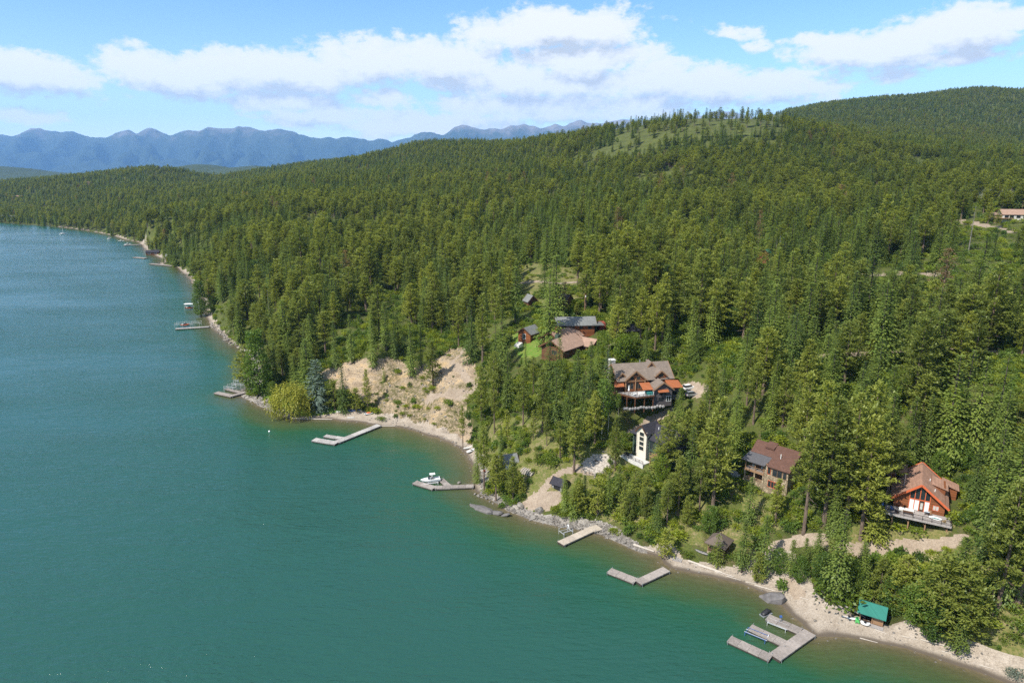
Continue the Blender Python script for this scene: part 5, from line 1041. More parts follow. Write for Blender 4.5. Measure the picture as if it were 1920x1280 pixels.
# ---------------------------------------------------------------- stone house with porch
T = thing('stone_house', 'two storey stone house with brown roof and a timber porch under a dark flat roof', 'house', (65.2, 176.4, 15.9), -47)
MB().box(5.6, 0, -3, 12.2, 8.5, 6.3).part('stone_wall', M['stonewall'], T); MB().box(0.2, 2.6, -2, 5.58, 8.5, 6.9).part('porch_wall', M['logdark'], T)
MB().box(-.4, -.1, -3, 5.58, 2.58, .35).part('terrace', M['stonewall'], T)
MB().box(-.3, -.15, 3.15, 5.57, 2.58, 3.4).part('balcony_floor', M['deckgrey'], T); MB().box(-.35, -.27, 2.95, 5.57, -.16, 3.55).part('balcony_beam', M['post'], T)
for x in (0, 2.8, 5.35): MB().box(x - .2, -.1, .36, x + .2, .3, 2.94).part('stone_pillar', M['stonewall'], T); MB().cyl((x, .1, 3.41), (x, .1, 6.05), .13).part('post', M['post'], T)
for z in (.35, 3.4):
    r = MB(); r.beam((-.2, .05, z + .95), (5.5, .05, z + .95), .1, .1); r.beam((-.2, .05, z + .3), (5.5, .05, z + .3), .07, .07); r.part('railing', M['post'], T)
MB().slab([(-.9, -.9, 6.15), (5.9, -.9, 6.15), (6.3, 3.0, 7.55), (-.5, 3.0, 7.55)], .22).part('porch_roof', M['roofporch'], T); MB().beam((-.6, .1, 5.93), (5.8, .1, 5.93), .22).part('porch_beam', M['post'], T)
k_ = (10.2 - 7.6) / 3.2
MB().slab([(-.2, 2.8, 7.62), (6.31, 2.8, 7.62), (6.31, 6.0, 10.2), (-.2, 6.0, 10.2)]).part('roof', M['roofred'], T); MB().slab([(6.32, -.6, 7.62 - 3.4 * k_ * .5), (12.8, -.6, 7.62 - 3.4 * k_ * .5), (12.8, 6.0, 10.2), (6.32, 6.0, 10.2)]).part('roof', M['roofred'], T); MB().slab([(-.2, 6.01, 10.2), (12.8, 6.01, 10.2), (12.8, 9.6, 7.0), (-.2, 9.6, 7.0)]).part('roof', M['roofred'], T)
MB().slab([(3.2, 4.2, 9.6), (5.8, 4.2, 9.6), (5.8, 6.6, 10.5), (3.2, 6.6, 10.5)], .5).part('dormer_roof', M['roofred'], T)
gable_end(T, [(0, 6.3), (8.5, 6.3), (8.5, 7.8), (6, 9.9), (0, 6.6)], 11.9, .28, 'stonewall', 'x')
MB().box(5.65, 8, 6.3, 12, 8.4, 7.6).part('wall', M['stonewall'], T); MB().box(5.7, .02, 6.3, 12.1, .3, 6.55).part('beam', M['post'], T)
window(T, 6.9, 0, 3.9, .8, 1.9, 'x', 'orangetrim'); window(T, 9.2, 0, 3.7, 2.6, 1.9, 'x', 'post', -1, 2); window(T, 11.3, 0, 3.7, .9, 1.9, 'x', 'post'); window(T, 8.6, 0, .3, 3.4, 1.7, 'x', 'orangetrim', -1, 4)
window(T, 1.5, 2.6, .9, 1.8, 1.7, 'x', 'post', -1, 2); window(T, 4.1, 2.6, .9, 1.8, 1.7, 'x', 'post', -1, 2); window(T, 1.5, 2.6, 3.9, 1.8, 1.8, 'x', 'post', -1, 2); window(T, 4.1, 2.6, 3.6, 1.6, 2.1, 'x', 'post', -1, 2, name='door')
MB().cyl((8.6, 2.5, 8), (8.6, 2.5, 9.4), .1).part('vent_pipe', M['white'], T)
chair('wooden chair on the balcony of the stone house', (1.6, 1.3), T, 'offwhite', 3.41, 20); chair('pale chair on the balcony of the stone house near the corner', (3.9, 1.4), T, 'offwhite', 3.41, -20)
W_ = thing('retaining_wall', 'low stone retaining wall left of the stone house', 'wall', (62.6, 180.4, 16.5), -60)
for i in range(26): MB().box(-2.5 + (i % 9) * .6 + .3 * (i // 9 % 2), -.3, -1.2 + i // 9 * .55, -1.93 + (i % 9) * .6 + .3 * (i // 9 % 2), .3 + .05 * (i % 3), -.67 + i // 9 * .55).part('stone', M['stonegrey'], W_)

# ---------------------------------------------------------------- tower house
T = thing('tower_house', 'dark roofed green house with a tall pale window tower', 'house', (39.0, 198.6, 13.0), -52)
gx = 3.6
MB().box(0, 0, -2, gx, 3.2, 9.0).part('tower_wall', M['cream'], T); gable_end(T, [(0, 9.0), (gx, 9.0), (gx / 2, 10.9)], 0, .25, 'cream')
for x in (0, gx): MB().box(x - .16, -.14, -1.5, x + .16, .18, 9.0).part('corner_trim', M['cream'], T)
for i in range(4): window(T, gx / 2, 0, 2.7 + i * 1.55, 1.7, 1.2, 'x', 'cream', -1, 1)
gable(T, 0, gx, 0, 6, 9.0, 11.0, 'roofdark', .55, 'y', .2, 'darkwood', 'tower_roof')
MB().box(-3.2, 1.6, -2, -.02, 10, 7.0).part('wall', M['greensiding'], T); MB().box(gx + .02, 1.2, -2, 14, 10, 6.6).part('wall', M['greensiding'], T)
window(T, -1.6, 1.6, 4.4, 2.0, 1.9, 'x', 'black', -1, 2); window(T, -1.5, 1.6, .3, 1.5, 2.2, 'x', 'black', -1, 1, name='door'); window(T, gx + 1.4, 1.2, .6, 1.6, 2.4, 'x', 'greensiding', -1, 2); window(T, gx + 1.4, 1.2, 3.6, 1.6, 2.4, 'x', 'greensiding', -1, 2); window(T, gx + 4.6, 1.2, 3.4, 2.4, 2.2, 'x', 'black', -1, 3); window(T, gx + 8, 1.2, 3.4, 2.0, 2.2, 'x', 'black', -1, 2)
rp = [(-3.9, .6, 6.9), (14.8, .6, 6.7), (14.8, 11, 6.7), (-3.9, 11, 6.9), (.6, 5.8, 10.3), (10.5, 5.8, 10.3)]
for q in ((0, 1, 5, 4), (1, 2, 5), (2, 3, 4, 5), (3, 0, 4)): MB().slab([rp[i] for i in q], .2).part('roof', M['roofdark'], T)
for x, l in ((4.6, .6), (5.6, .9), (6.2, .9)): MB().cyl((x, 4.4, 8.8), (x, 4.4, 9.4 + l), .13).part('vent_pipe', M['white' if x < 5 else 'black'], T)
MB().box(6.5, -1.8, 2.7, 13, 1.18, 2.95).part('balcony', M['post'], T); railing(T, [(6.6, -1.7), (12.9, -1.7)], 2.96, .95, 'post')
for x in (6.8, 9.8, 12.7): MB().box(x - .12, -1.7, -3, x + .12, -1.46, 2.69).part('post', M['post'], T)
PT = thing('terrace', 'white concrete terrace with black railing at the tower house foot', 'terrace', (39.0, 198.6, 13.0), -52)
MB().box(-3.5, -3.6, -2.2, 5.8, -.2, .12).part('slab', M['concrete'], PT); MB().box(-3.6, -3.75, -2.4, 5.9, -3.61, .3).part('wall', M['concrete'], PT); railing(PT, [(-3.3, -3.45), (5.6, -3.45)], .13, 1.0, 'railblack', 1.5)
o = thing('patio_table', 'dark patio table set on the white terrace by the tower', 'table', PT.matrix_basis @ Vector((-2.2, -1.9, .13)), -52); MB().box(-1.0, -.7, .66, 1.0, .7, .74).part('tabletop', M['black'], o); MB().box(-.2, -.2, 0, .2, .2, .659).part('pedestal', M['black'], o)

# ---------------------------------------------------------------- lodge with orange awning roofs
T = thing('timber_lodge', 'large timber lodge with many grey gables and rust orange awning roofs', 'house', (40.7, 211.9, 25.8), 11); T.scale = (1, 1, .82)
def hip_gable(x0, x1, y0, y1, ze, zr, wall, roof='roofgrey', ov=.55, wt=.25):
    MB().box(x0, y0 + .26, 0, x1, y1, ze).part('wall', M[wall], T); gable_end(T, [(x0, -2 if y0 < 3 else 0), (x1, -2 if y0 < 3 else 0), (x1, ze), ((x0 + x1) / 2, zr), (x0, ze)], y0, .25, wall); gable(T, x0, x1, y0, y1, ze, zr, roof, ov, 'y', .22, 'post')
hip_gable(6.0, 12.4, 0.2, 8, 5.4, 8.2, 'greysiding'); hip_gable(-2.2, 4.6, 4.6, 13, 8.4, 12.0, 'log'); hip_gable(8.6, 12.2, 5.2, 12, 9.3, 11.2, 'log', ov=.5); hip_gable(-4.4, -1.4, 6.4, 12, 8.6, 10.8, 'logdark', ov=.5)
MB().box(-4.0, 6.8, 0, 14.5, 15.8, 8.0).part('wall', M['logdark'], T); gable(T, -4.6, 14.6, 5.4, 16.6, 8.0, 13.0, 'roofgrey', .5, 'x', .22, 'post'); gable_end(T, [(6.9, 8.0), (15.8, 8.0), (11, 12.6)], 14.3, .25, 'logdark', 'x')
hip_gable(7.2, 9.8, 9.5, 12, 11.5, 13.6, 'log', ov=.4)
MB().box(12.42, 1.4, 0, 16, 8.5, 4.6).part('wall', M['greysiding'], T)
for P in ([(2.2, .0, 5.4), (5.7, .0, 5.4), (5.7, 3.8, 7.0), (2.2, 3.8, 7.0)], [(11.0, .2, 5.6), (16.3, .2, 5.4), (16.3, 4.6, 6.9), (11.6, 4.6, 7.3)], [(7.2, -1.0, 4.4), (10.9, -1.0, 4.4), (10.9, .18, 5.1), (7.2, .18, 5.1)], [(-6.6, 3.4, 6.0), (-3.0, 3.4, 6.0), (-2.4, 6.4, 7.2), (-5.6, 6.4, 7.2)]):
    MB().slab(P, .12).part('awning_roof', M['rust'], T)
window(T, 9.1, .2, 3.0, 2.2, 1.1, 'x', 'black', -1, 2); window(T, 8.6, .2, .4, 1.5, 1.2, 'x', 'black', -1, 1); window(T, 11.3, .2, .0, 1.5, 2.1, 'x', 'white', -1, 2, name='door'); window(T, 13.9, 1.4, 2.2, 1.6, 1.2, 'x', 'black', -1, 2)
window(T, 0, 4.6, 8.1, 1.2, 1.3, 'x', 'post'); window(T, 2.2, 4.6, 8.1, 1.2, 1.3, 'x', 'post'); window(T, 1.2, 4.6, 9.9, 1.4, .9, 'x', 'post'); window(T, -.6, 4.6, 4.3, 2.2, 2.4, 'x', 'post', -1, 2, name='door'); window(T, 2.6, 4.6, 4.3, 2.4, 2.4, 'x', 'post', -1, 3, name='door'); window(T, 10.4, 5.2, 8.5, 1.6, 1.2, 'x', 'post', -1, 2)
for x in (-2.2, 1.2, 4.5): MB().cyl((x, 4.35, 3.4), (x, 4.35, 8.4), .2).part('log_post', M['post'], T)
tr = MB(); tr.beam((-2.2, 4.3, 7.6), (4.6, 4.3, 7.6), .25); tr.beam((-1.6, 4.2, 8.7), (1.2, 4.2, 11.3), .2); tr.beam((4.0, 4.2, 8.7), (1.2, 4.2, 11.3), .2); tr.part('truss', M['post'], T)
MB().box(-5.2, 12.4, 0, -3.2, 14.4, 13.8).part('chimney', M['stonegrey'], T); MB().box(-5.35, 12.25, 13.8, -3.05, 14.55, 14.05).part('chimney_cap', M['concrete'], T)
for x in (6.0, 8.4): MB().cyl((x, 13.5, 11.5), (x, 13.5, 13.2), .16).part('vent_pipe', M['steel'], T)
DK = thing('lodge_deck', 'raised timber deck with white furniture at the front of the lodge', 'deck', (40.7, 211.9, 25.8), 11); DK.scale = (1, 1, .82)
MB().prism([(-5.2, 4.3, 3.0), (-.9, -1.6, 3.0), (5.98, -.6, 3.0), (5.98, 4.3, 3.0)], (0, 0, .22)).part('deck_floor', M['deckgrey'], DK)
fb = MB(); fb.beam((-5.3, 4.2, 2.95), (-.9, -1.75, 2.95), .14, .55); fb.beam((-.9, -1.75, 2.95), (5.98, -.75, 2.95), .14, .55); fb.part('deck_frame', M['logdark'], DK)
for x, y in ((-4.6, 3.3), (-2.9, 1.0), (-1.0, -1.4), (2.4, -.95), (5.6, -.5)): MB().box(x - .13, y - .13, -3.5, x + .13, y + .13, 2.67).part('post', M['logdark'], DK)
railing(DK, [(-5.1, 4.1), (-.9, -1.55), (5.9, -.55)], 3.22, 1.0, 'railblack', 1.5)
for x, y in ((2.4, -.7), (5.7, -.3)): MB().box(x - .1, y - .1, 3.23, x + .1, y + .1, 5.2).part('post', M['white'], DK)
for k, (x, y, l) in enumerate([(-.6, .5, 'white outdoor sofa at the corner of the lodge deck'), (1.9, .6, 'white outdoor sofa along the middle of the lodge deck rail')]):
    o = thing('sofa', l, 'sofa', T.matrix_basis @ Vector((x, y, 3.23)), 11 + 30 * (1 - k)); MB().box(-1.0, -.45, 0, 1.0, .45, .42).part('base', M['white'], o); MB().box(-1.0, .3, .422, 1.0, .5, .9).part('backrest', M['cushion'], o); MB().box(-.95, -.42, .422, .95, .28, .55).part('seat', M['cushion'], o)
o = thing('hot_tub', 'square teal hot tub beside the grey wing on the lodge deck', 'hot tub', T.matrix_basis @ Vector((4.6, .9, 3.23)), 11); MB().box(-.9, -.9, 0, .9, .9, .8).part('tub', M['tealcloth'], o); MB().box(-.95, -.95, .802, .95, .95, .92).part('cover', M['tealcloth'], o)
o = thing('patio_umbrella', 'furled white parasol standing on the lodge deck', 'umbrella', T.matrix_basis @ Vector((-1.6, 3.0, 3.23)), 0); MB().cyl((0, 0, 0), (0, 0, 2.9), .04).part('pole', M['post'], o); MB().cyl((0, 0, .9), (0, 0, 2.7), .3, .08, 8).part('canopy', M['white'], o)
W_ = thing('retaining_wall', 'rough boulder retaining wall below the lodge deck', 'wall', T.matrix_basis @ Vector((0, -2.6, -1.2)), 11)
for i in range(15): MB().ball((-5 + i * .95, .2 * math.sin(i * 2.2), .25 + .15 * math.cos(i)), (.62, .45, .55), 7, 4).part('stone', M['stonegrey'], W_)

# ---------------------------------------------------------------- brown roofed house, grey roofed house and other houses up the slope
T = thing('ranch_house', 'sprawling low house with pinkish brown roofs on the bench', 'house', (19.0, 246.0, 31.5), 50)
MB().box(0, 0, -3, 14, 10, 3.6).part('wall', M['logdark'], T); gable(T, 0, 14, 0, 10, 3.6, 6.4, 'rooftan', 1.0, 'x', .22, 'logdark')
MB().box(8, 7, -2, 22, 16, 4.4).part('wall', M['logdark'], T); gable(T, 8, 22, 7, 16, 4.4, 7.0, 'rooftan', 1.0, 'x', .22, 'logdark'); MB().box(13, -4, -2, 19, 7, 3.2).part('wall', M['logdark'], T); gable(T, 13, 19, -4, 8, 3.2, 5.2, 'rooftan', .8, 'y', .2, 'logdark')
MB().box(4.2, 5.4, 5.0, 6.0, 7.0, 7.4).part('chimney', M['greensiding'], T)
for x in (4.7, 5.5): MB().cyl((x, 6.2, 7.41), (x, 6.2, 8.0), .16).part('flue', M['black'], T)
MB().box(2.2, 6.6, 4.8, 2.8, 7.2, 6.2).part('vent', M['black'], T); window(T, 3, 0, .9, 2.2, 1.4, 'x', 'post', -1, 3); window(T, 8, 0, .9, 2.4, 1.4, 'x', 'post', -1, 3); window(T, 0, 4, .9, 2.4, 1.6, 'y', 'post', -1, 3)
T = thing('guest_house', 'long log house with a grey roof behind the brown roofed house', 'house', (18.5, 268.5, 36.3), 5)
MB().box(0, 0, -2, 15, 7, 3.4).part('wall', M['log'], T); gable(T, 0, 15, 0, 7, 3.4, 5.6, 'roofslate', .9, 'x', .2, 'darkwood'); gable_end(T, [(0, 3.4), (7, 3.4), (3.5, 5.4)], 0, .2, 'log', 'x'); gable_end(T, [(0, 3.4), (7, 3.4), (3.5, 5.4)], 14.8, .2, 'log', 'x'); MB().box(14, -2.5, 3.0, 18.5, 4, 3.2).part('porch_roof', M['roofslate'], T); MB().box(17.6, 2, -1, 20, 6, 3.0).part('wall', M['redwall'], T)
for x in (2.5, 6, 9.5, 13): window(T, x, 0, 1.2, 1.3, 1.2, 'x', 'greensiding', -1, 2)
T = thing('garden_cabin', 'small log cabin with a grey roof at the edge of the lawn', 'cabin', (5.0, 270.0, 33.0), -35)
MB().box(-3, 0, -2, 3, 7, 2.8).part('wall', M['log'], T); gable_end(T, [(-3, 2.8), (3, 2.8), (0, 4.8)], 0, .2, 'log'); gable(T, -3, 3, 0, 7, 2.8, 4.9, 'roofslate', .7, 'y', .2, 'darkwood'); window(T, 0, 0, .2, 1.2, 2.0, 'x', 'white', -1, 1, name='door')
ST = thing('steps', 'white steps beside the log cabin at the lawn edge', 'steps', (3.4, 266.5, 31.8), -40)
for i in range(5): MB().box(-1.2, -i * .5 - .5, -.8, 1.2, -i * .5 - .01, .9 - i * .18).part('step', M['concrete'], ST)
def small_house(name, label, cat, uv, w, d, h, hr, ang, wall, roof, along='x', sink=2, z=None):
    p = ground(*uv); t = thing(name, label, cat, (p.x, p.y, p.z if z is None else z), ang)
    MB().box(-w / 2, 0, -sink, w / 2, d, h).part('wall', M[wall], t); gable(t, -w / 2, w / 2, 0, d, h, hr, roof, .5, along, .2, 'darkwood')
    if along == 'y': gable_end(t, [(-w / 2, h), (w / 2, h), (0, hr - .1)], 0.0, .2, wall)
    else:
        for x in (-w / 2, w / 2 - .2): gable_end(t, [(0, h), (d, h), (d / 2, hr - .1)], x, .2, wall, 'x')
    return t
t = small_house('shed', 'tiny dark log shed with a steep grey gable in the brush', 'shed', (999, 574), 4.5, 5, 2.6, 5, 25, 'logdark', 'roofslate', 'y'); window(t, 0, 0, .2, 1.2, 1.9, 'x', 'darkwood', -1, 1, name='door')
t = small_house('shed', 'small slate roofed shed left of the utility pole', 'shed', (1068, 574), 4.5, 5, 2.6, 5.2, 40, 'logdark', 'roofdark', 'y'); window(t, 0, 0, .9, 1.0, 1.0, 'x', 'black', -1, 1)
t = small_house('garage', 'dark roofed garage among the trees above the lodge', 'garage', (1178, 632), 8, 7, 2.8, 4.6, 5, 'logdark', 'roofdark'); MB().box(-2.5, -.06, 0, 2.5, -.005, 2.4).part('door', M['darkwood'], t)
t = small_house('hill_house', 'cream house with a tan roof at the right edge of the forest', 'house', (1908, 416), 19, 12, 5.0, 8.0, -12, 'offwhite', 'rooftan')
for x in (-7, -4, 0, 4, 7): window(t, x, 0, 2.6, 2.2, 1.6, 'x', 'black', -1, 2)
MB().box(-14, -3, 2.2, -4, -.05, 2.5).part('deck', M['post'], t); MB().box(-14, -.04, -2, -9.6, 8, 4).part('wall', M['tan'], t); MB().slab([(-14.5, -.6, 4.4), (-10.1, -.6, 4.4), (-10.1, 8.5, 5.6), (-14.5, 8.5, 5.6)]).part('roof', M['rooftan'], t)
t = small_house('hill_house', 'long pale house behind bare trunks above the tan roofed house', 'house', (1872, 374), 26, 10, 6, 8.5, 0, 'offwhite', 'roofslate')
for x in (-10, -6, -2, 2, 6, 10): window(t, x, 0, 2.6, 2.2, 2.0, 'x', 'black', -1, 2)
t = small_house('red_cabin', 'dark red cabin with a pale blue roof half hidden by trees', 'cabin', (1432, 497), 9, 9, 5.5, 8.5, -35, 'redwall', 'teal', 'y'); window(t, 0, 0, 3, 2.2, 1.8, 'x', 'yellowwood', -1, 2)
t = small_house('hidden_house', 'pale house glimpsed through the pines up the hill', 'house', (1190, 468), 14, 9, 5, 7.5, 8, 'offwhite', 'roofslate'); window(t, -3, 0, 1.6, 2.2, 1.6, 'x', 'black', -1, 2); window(t, 3, 0, 1.6, 2.2, 1.6, 'x', 'black', -1, 2)

# ---------------------------------------------------------------- sheds by the water
T = thing('beach_shed', 'open fronted beach shed with a bright teal metal roof', 'shed', (80.6, 133.4, .75), -33)
MB().box(-2.3, .5, -.5, 2.4, 4.2, .05).part('floor', M['darkwood'], T)
for x in (-2.2, 0.2, 2.3): MB().box(x - .1, .5, .05, x + .1, .7, 2.25).part('post', M['post'], T)
MB().box(-2.3, 4.0, .05, 2.4, 4.2, 3.0).part('back_wall', M['darkwood'], T); MB().box(2.25, .72, .05, 2.4, 3.98, 2.6).part('side_wall', M['darkwood'], T); MB().box(-2.3, .72, .05, -2.15, 3.98, 2.6).part('side_wall', M['darkwood'], T); MB().box(.35, .75, .05, 2.2, .85, 2.0).part('door', M['post'], T)
MB().slab([(-2.9, -.3, 2.35), (2.9, -.3, 2.35), (2.9, 2.6, 4.0), (-2.9, 2.6, 4.0)], .12).part('roof', M['teal'], T); MB().slab([(-2.9, 2.61, 4.0), (2.9, 2.61, 4.0), (2.9, 5.0, 2.7), (-2.9, 5.0, 2.7)], .12).part('roof', M['teal'], T)
for x in (-2.3, 2.25): gable_end(T, [(.7, 2.3), (4.1, 2.6), (2.6, 3.75)], x, .12, 'darkwood', 'x')
MB().box(-.3, -.9, .05, 2.6, .45, .12).part('step', M['deckgrey'], T)
def beach_boat(name, label, cat, loc, ang, L_, W_, h, mat, group=None, up=True, seat=True):
    o = thing(name, label, cat, loc, ang, group); rings = []
    for s in np.linspace(-1, 1, 9):
        w = W_ / 2 * (1 - abs(s) ** 2.6) ** .6 + .02; hh = h * (.85 + .35 * s * s); z0 = .0 + .25 * h * s ** 4
        rings.append([(s * L_ / 2, w * math.cos(a), (z0 + (hh - z0) * (1 + math.sin(a)) * 1.0 if up else hh * .7 - hh * .7 * math.sin(a))) for a in [math.pi + math.pi * q / 6 for q in range(7)]])
    MB().loft(rings).part('hull', M[mat], o, smooth=True)
    if up and seat: MB().box(-.25, -W_ * .36, h * .95, .25, W_ * .36, h * 1.05).part('seat', M['black'], o)
    return o
sh_ = T
beach_boat('canoe', 'white canoe lying beside the teal roofed shed', 'canoe', T.matrix_basis @ Vector((-4.3, -.2, .1)), -25, 4.4, .85, .42, 'white'); beach_boat('paddle_boat', 'white rounded paddle boat in front of the teal roofed shed', 'boat', T.matrix_basis @ Vector((-1.0, -.9, .12)), -30, 1.9, 1.2, .75, 'white')
o = thing('beach_chair', 'bright green plastic chair left of the teal roofed shed', 'chair', T.matrix_basis @ Vector((-2.6, -.8, .05)), -20); MB().box(-.35, -.4, .3, .35, .3, .42).part('seat', M['green'], o); MB().prism([(-.38, .28, .42), (.38, .28, .42), (.32, .5, 1.15), (-.32, .5, 1.15)], (0, .08, 0)).part('backrest', M['green'], o)
for sx in (-.34, .34): MB().box(sx - .06, -.42, 0, sx + .06, .3, .62).part('armrest', M['green'], o)
T = thing('gazebo', 'hut with a shaggy brown pyramid roof above the beach', 'gazebo', (54.6, 161.5, 2.7), -38)
MB().box(-2.3, -2.3, -1.5, 2.3, 2.3, .1).part('floor', M['stonewall'], T)
for x in (-2.1, 2.1):
    for y in (-2.1, 2.1): MB().cyl((x, y, .1), (x, y, 2.7), .13).part('post', M['post'], T)
MB().box(-2.0, -2.15, .1, 2.0, -2.03, .95).part('skirt_wall', M['darkwood'], T); MB().box(2.03, -2.0, .1, 2.15, 2.0, .95).part('skirt_wall', M['darkwood'], T); MB().box(-2.0, 2.03, .1, 2.0, 2.15, 2.4).part('back_wall', M['darkwood'], T)
C4 = [(-2.9, -2.9, 2.55), (2.9, -2.9, 2.55), (2.9, 2.9, 2.55), (-2.9, 2.9, 2.55)]
for i in range(4): MB().slab([C4[i], C4[(i + 1) % 4], (.25 if i in (0, 1) else -.25, -.25 if i in (0, 3) else .25, 4.9), (0, 0, 5.0)], .25).part('roof', M['thatch'], T)
T = small_house('stone_hut', 'small dark roofed hut at the end of the gravel path', 'hut', (1044, 918), 3.6, 3.4, 2.1, 3.3, -35, 'stonegrey', 'roofdark', 'x'); MB().box(-1.1, -.06, 0, 1.1, -.005, 1.9).part('door', M['black'], T)
T = small_house('boat_shed', 'dark blue grey shed half hidden behind shoreline pines', 'shed', (955, 880), 5.5, 5, 2.7, 4.4, 15, 'greysiding', 'roofslate', 'x'); MB().box(-1.4, -.06, 0, 1.4, -.005, 2.2).part('door', M['white'], T)
T = thing('log_pile', 'weathered heap of cut logs beside the dark boat shed', 'log pile', ground(988, 888), -30)
for i in range(16): MB().cyl((-2 + (i % 6) * .75 + .3 * (i // 6), -.9, .3 + .5 * (i // 6)), (-2 + (i % 6) * .75 + .3 * (i // 6), .9, .35 + .5 * (i // 6)), .3, .27, 8).part('log', M['driftwood'], T)
T = thing('fire_pit', 'round dark fire pit on the flagstone patio', 'fire pit', ground(1118, 866), 0); MB().cyl((0, 0, -.1), (0, 0, .38), .95, .9, 14).part('ring', M['stonegrey'], T); MB().cyl((0, 0, .385), (0, 0, .5), .7, .55, 12).part('bowl', M['black'], T)
o = thing('utility_pole', 'wooden utility pole with a pale transformer in the clearing', 'pole', ground(1096, 586), 20); ph = 8.6; MB().cyl((0, 0, -1), (0, 0, ph), .17, .12).part('mast', M['post'], o); MB().beam((-1.1, 0, ph - .7), (1.1, 0, ph - .7), .12).part('crossarm', M['post'], o); MB().cyl((.35, 0, ph - 1.9), (.35, 0, ph - 1.1), .24).part('transformer', M['white'], o)

# ---------------------------------------------------------------- cars at the lodge
def car(label, loc, ang, mat, suv=True):
    o = thing('parked_car', label, 'car', loc, ang); h = .15 if suv else 0
    P = [(-2.3, .35), (-2.35, .75), (-2.2, 1.0), (2.0, 1.0 + h), (2.3, .8), (2.32, .38)]
    rings = [[(x, y * (.94 if z > .95 else 1), z) for x, z in P] for y in (-.95, -.9, .9, .95)]
    MB().loft([[(x * .98, -.95, z) for x, z in P], [(x, -.86, z + .02) for x, z in P], [(x, .86, z + .02) for x, z in P], [(x * .98, .95, z) for x, z in P]]).part('body', M[mat], o)
    C = [(-2.15, 1.02), (-1.9, 1.6 + h), (.55, 1.62 + h), (1.15, 1.02 + h * .6)]
    MB().loft([[(x * .97, -.80, z) for x, z in C], [(x * .92, -.68, z + .015) for x, z in C], [(x * .92, .68, z + .015) for x, z in C], [(x * .97, .80, z) for x, z in C]]).part('cabin', M['glass'], o); MB().box(-1.72, -.62, 1.64 + h, .45, .62, 1.68 + h).part('roof', M[mat], o)
    for x in (-1.45, 1.45):
        for y in (-.9, .9): w = MB().cyl((x, y - .11, .36), (x, y + .11, .36), .36, .36, 14).part('wheel', M['tyre'], o); MB().cyl((x, y - .12, .36), (x, y + .12, .36), .2, .2, 10).part('rim', M['steel'], w)
    for y in (-.65, .65): MB().box(2.30, y - .18, .68, 2.345, y + .18, .82).part('headlight', M['offwhite'], o); MB().box(-2.37, y - .15, .72, -2.33, y + .15, .92).part('tail_light', M['red'], o)
    return o
p = ground(1291, 730); car('white car parked on the gravel right of the lodge', p, 25, 'white')
p = ground(1297, 742); car('dark blue grey car parked in front of the white car', p, 18, 'steel', False)

# ---------------------------------------------------------------- docks, lifts and boats
def dock(label, segs, mat='dockgrey', zt=.78, plank_mat=None, yellow=(), piles=True, group=None, sect=2.6):
    """segs: (u0, v0, u1, v1, width): centre lines seen in the photograph, laid on the lake at height zt"""
    A0 = at(segs[0][0], segs[0][1], zt); o = thing('dock', label, 'dock', (A0.x, A0.y, 0), 0, group)
    for si, (u0, v0, u1, v1, w) in enumerate(segs):
        a = at(u0, v0, zt) - o.location; b = at(u1, v1, zt) - o.location; d = (b - a); l = d.length; d.normalize(); n = Vector((-d.y, d.x, 0)); k = max(1, round(l / sect)); zs = zt - .004 * si
        for i in range(k):
            p = a + d * (l * i / k + .02); q = a + d * (l * (i + 1) / k - .02); f = MB()
            x = n * (w / 2); dz = Vector((0, 0, -.62)); p.z = q.z = zs - .05
            f.prism([p - x, q - x, q + x, p + x], dz); sec = f.part('dock_section', M['float'], o)
            bd = MB(); m = int((q - p).length / .2)
            for j in range(m):
                c0 = p + (q - p) * (j / m) + d * .008; c1 = p + (q - p) * ((j + 1) / m) - d * .012; up = Vector((0, 0, .052 + .003 * ((j * 7 + i) % 3)))
                xx = n * (w / 2 + .03); bd.prism([c0 - xx + up, c1 - xx + up, c1 + xx + up, c0 + xx + up], (0, 0, -.05))
            bd.part('deck_boards', M['yellowwood'] if (si, i) in yellow else M[mat], sec, kind='stuff')
            for sg in (-1, 1): c = n * (sg * (w / 2 + .055)); MB().beam(p + c + Vector((0, 0, -.07)), q + c + Vector((0, 0, -.12)), .05, .3).part('edge_board', M[mat], sec)
        if piles:
            for t_ in (0.03, .97):
                for sg in (-1, 1): c = a + d * l * t_ + n * sg * (w / 2 + .15); MB().cyl((c.x, c.y, -2.2), (c.x, c.y, zt + .35), .06, .06, 7).part('pile', M['steel'], o)
    return o
def boat_lift(label, uv, ang, L_=4.2, W_=2.8, h=2.0, mat='galv', bunk='galv', wheel=True, z=.3):
    p = at(*uv, z); o = thing('boat_lift', label, 'boat lift', (p.x, p.y, 0), ang)
    for x in (-L_ / 2, L_ / 2):
        for y in (-W_ / 2, W_ / 2): MB().beam((x, y, -2), (x, y, h), .11).part('post', M[mat], o)
        b = MB(); b.beam((x, -W_ / 2, h * .55), (x, W_ / 2, h * .55), .1, .14); b.part('crossbar', M[mat], o)
    r = MB()
    for y in (-W_ / 2, W_ / 2): r.beam((-L_ / 2, y, h - .06), (L_ / 2, y, h - .06), .07, .08)
    r.part('top_rail', M[mat], o)
    for y in (-W_ * .25, W_ * .25): MB().beam((-L_ / 2 - .3, y, h * .55 + .15), (L_ / 2 + .3, y, h * .55 + .12), .10, .10).part('bunk', M[bunk], o)
    if wheel: MB().cyl((L_ / 2 + .08, W_ / 2 - .05, h - .2), (L_ / 2 + .16, W_ / 2 - .05, h - .2), .42, .42, 14).part('winch_wheel', M['white'], o)
    return o
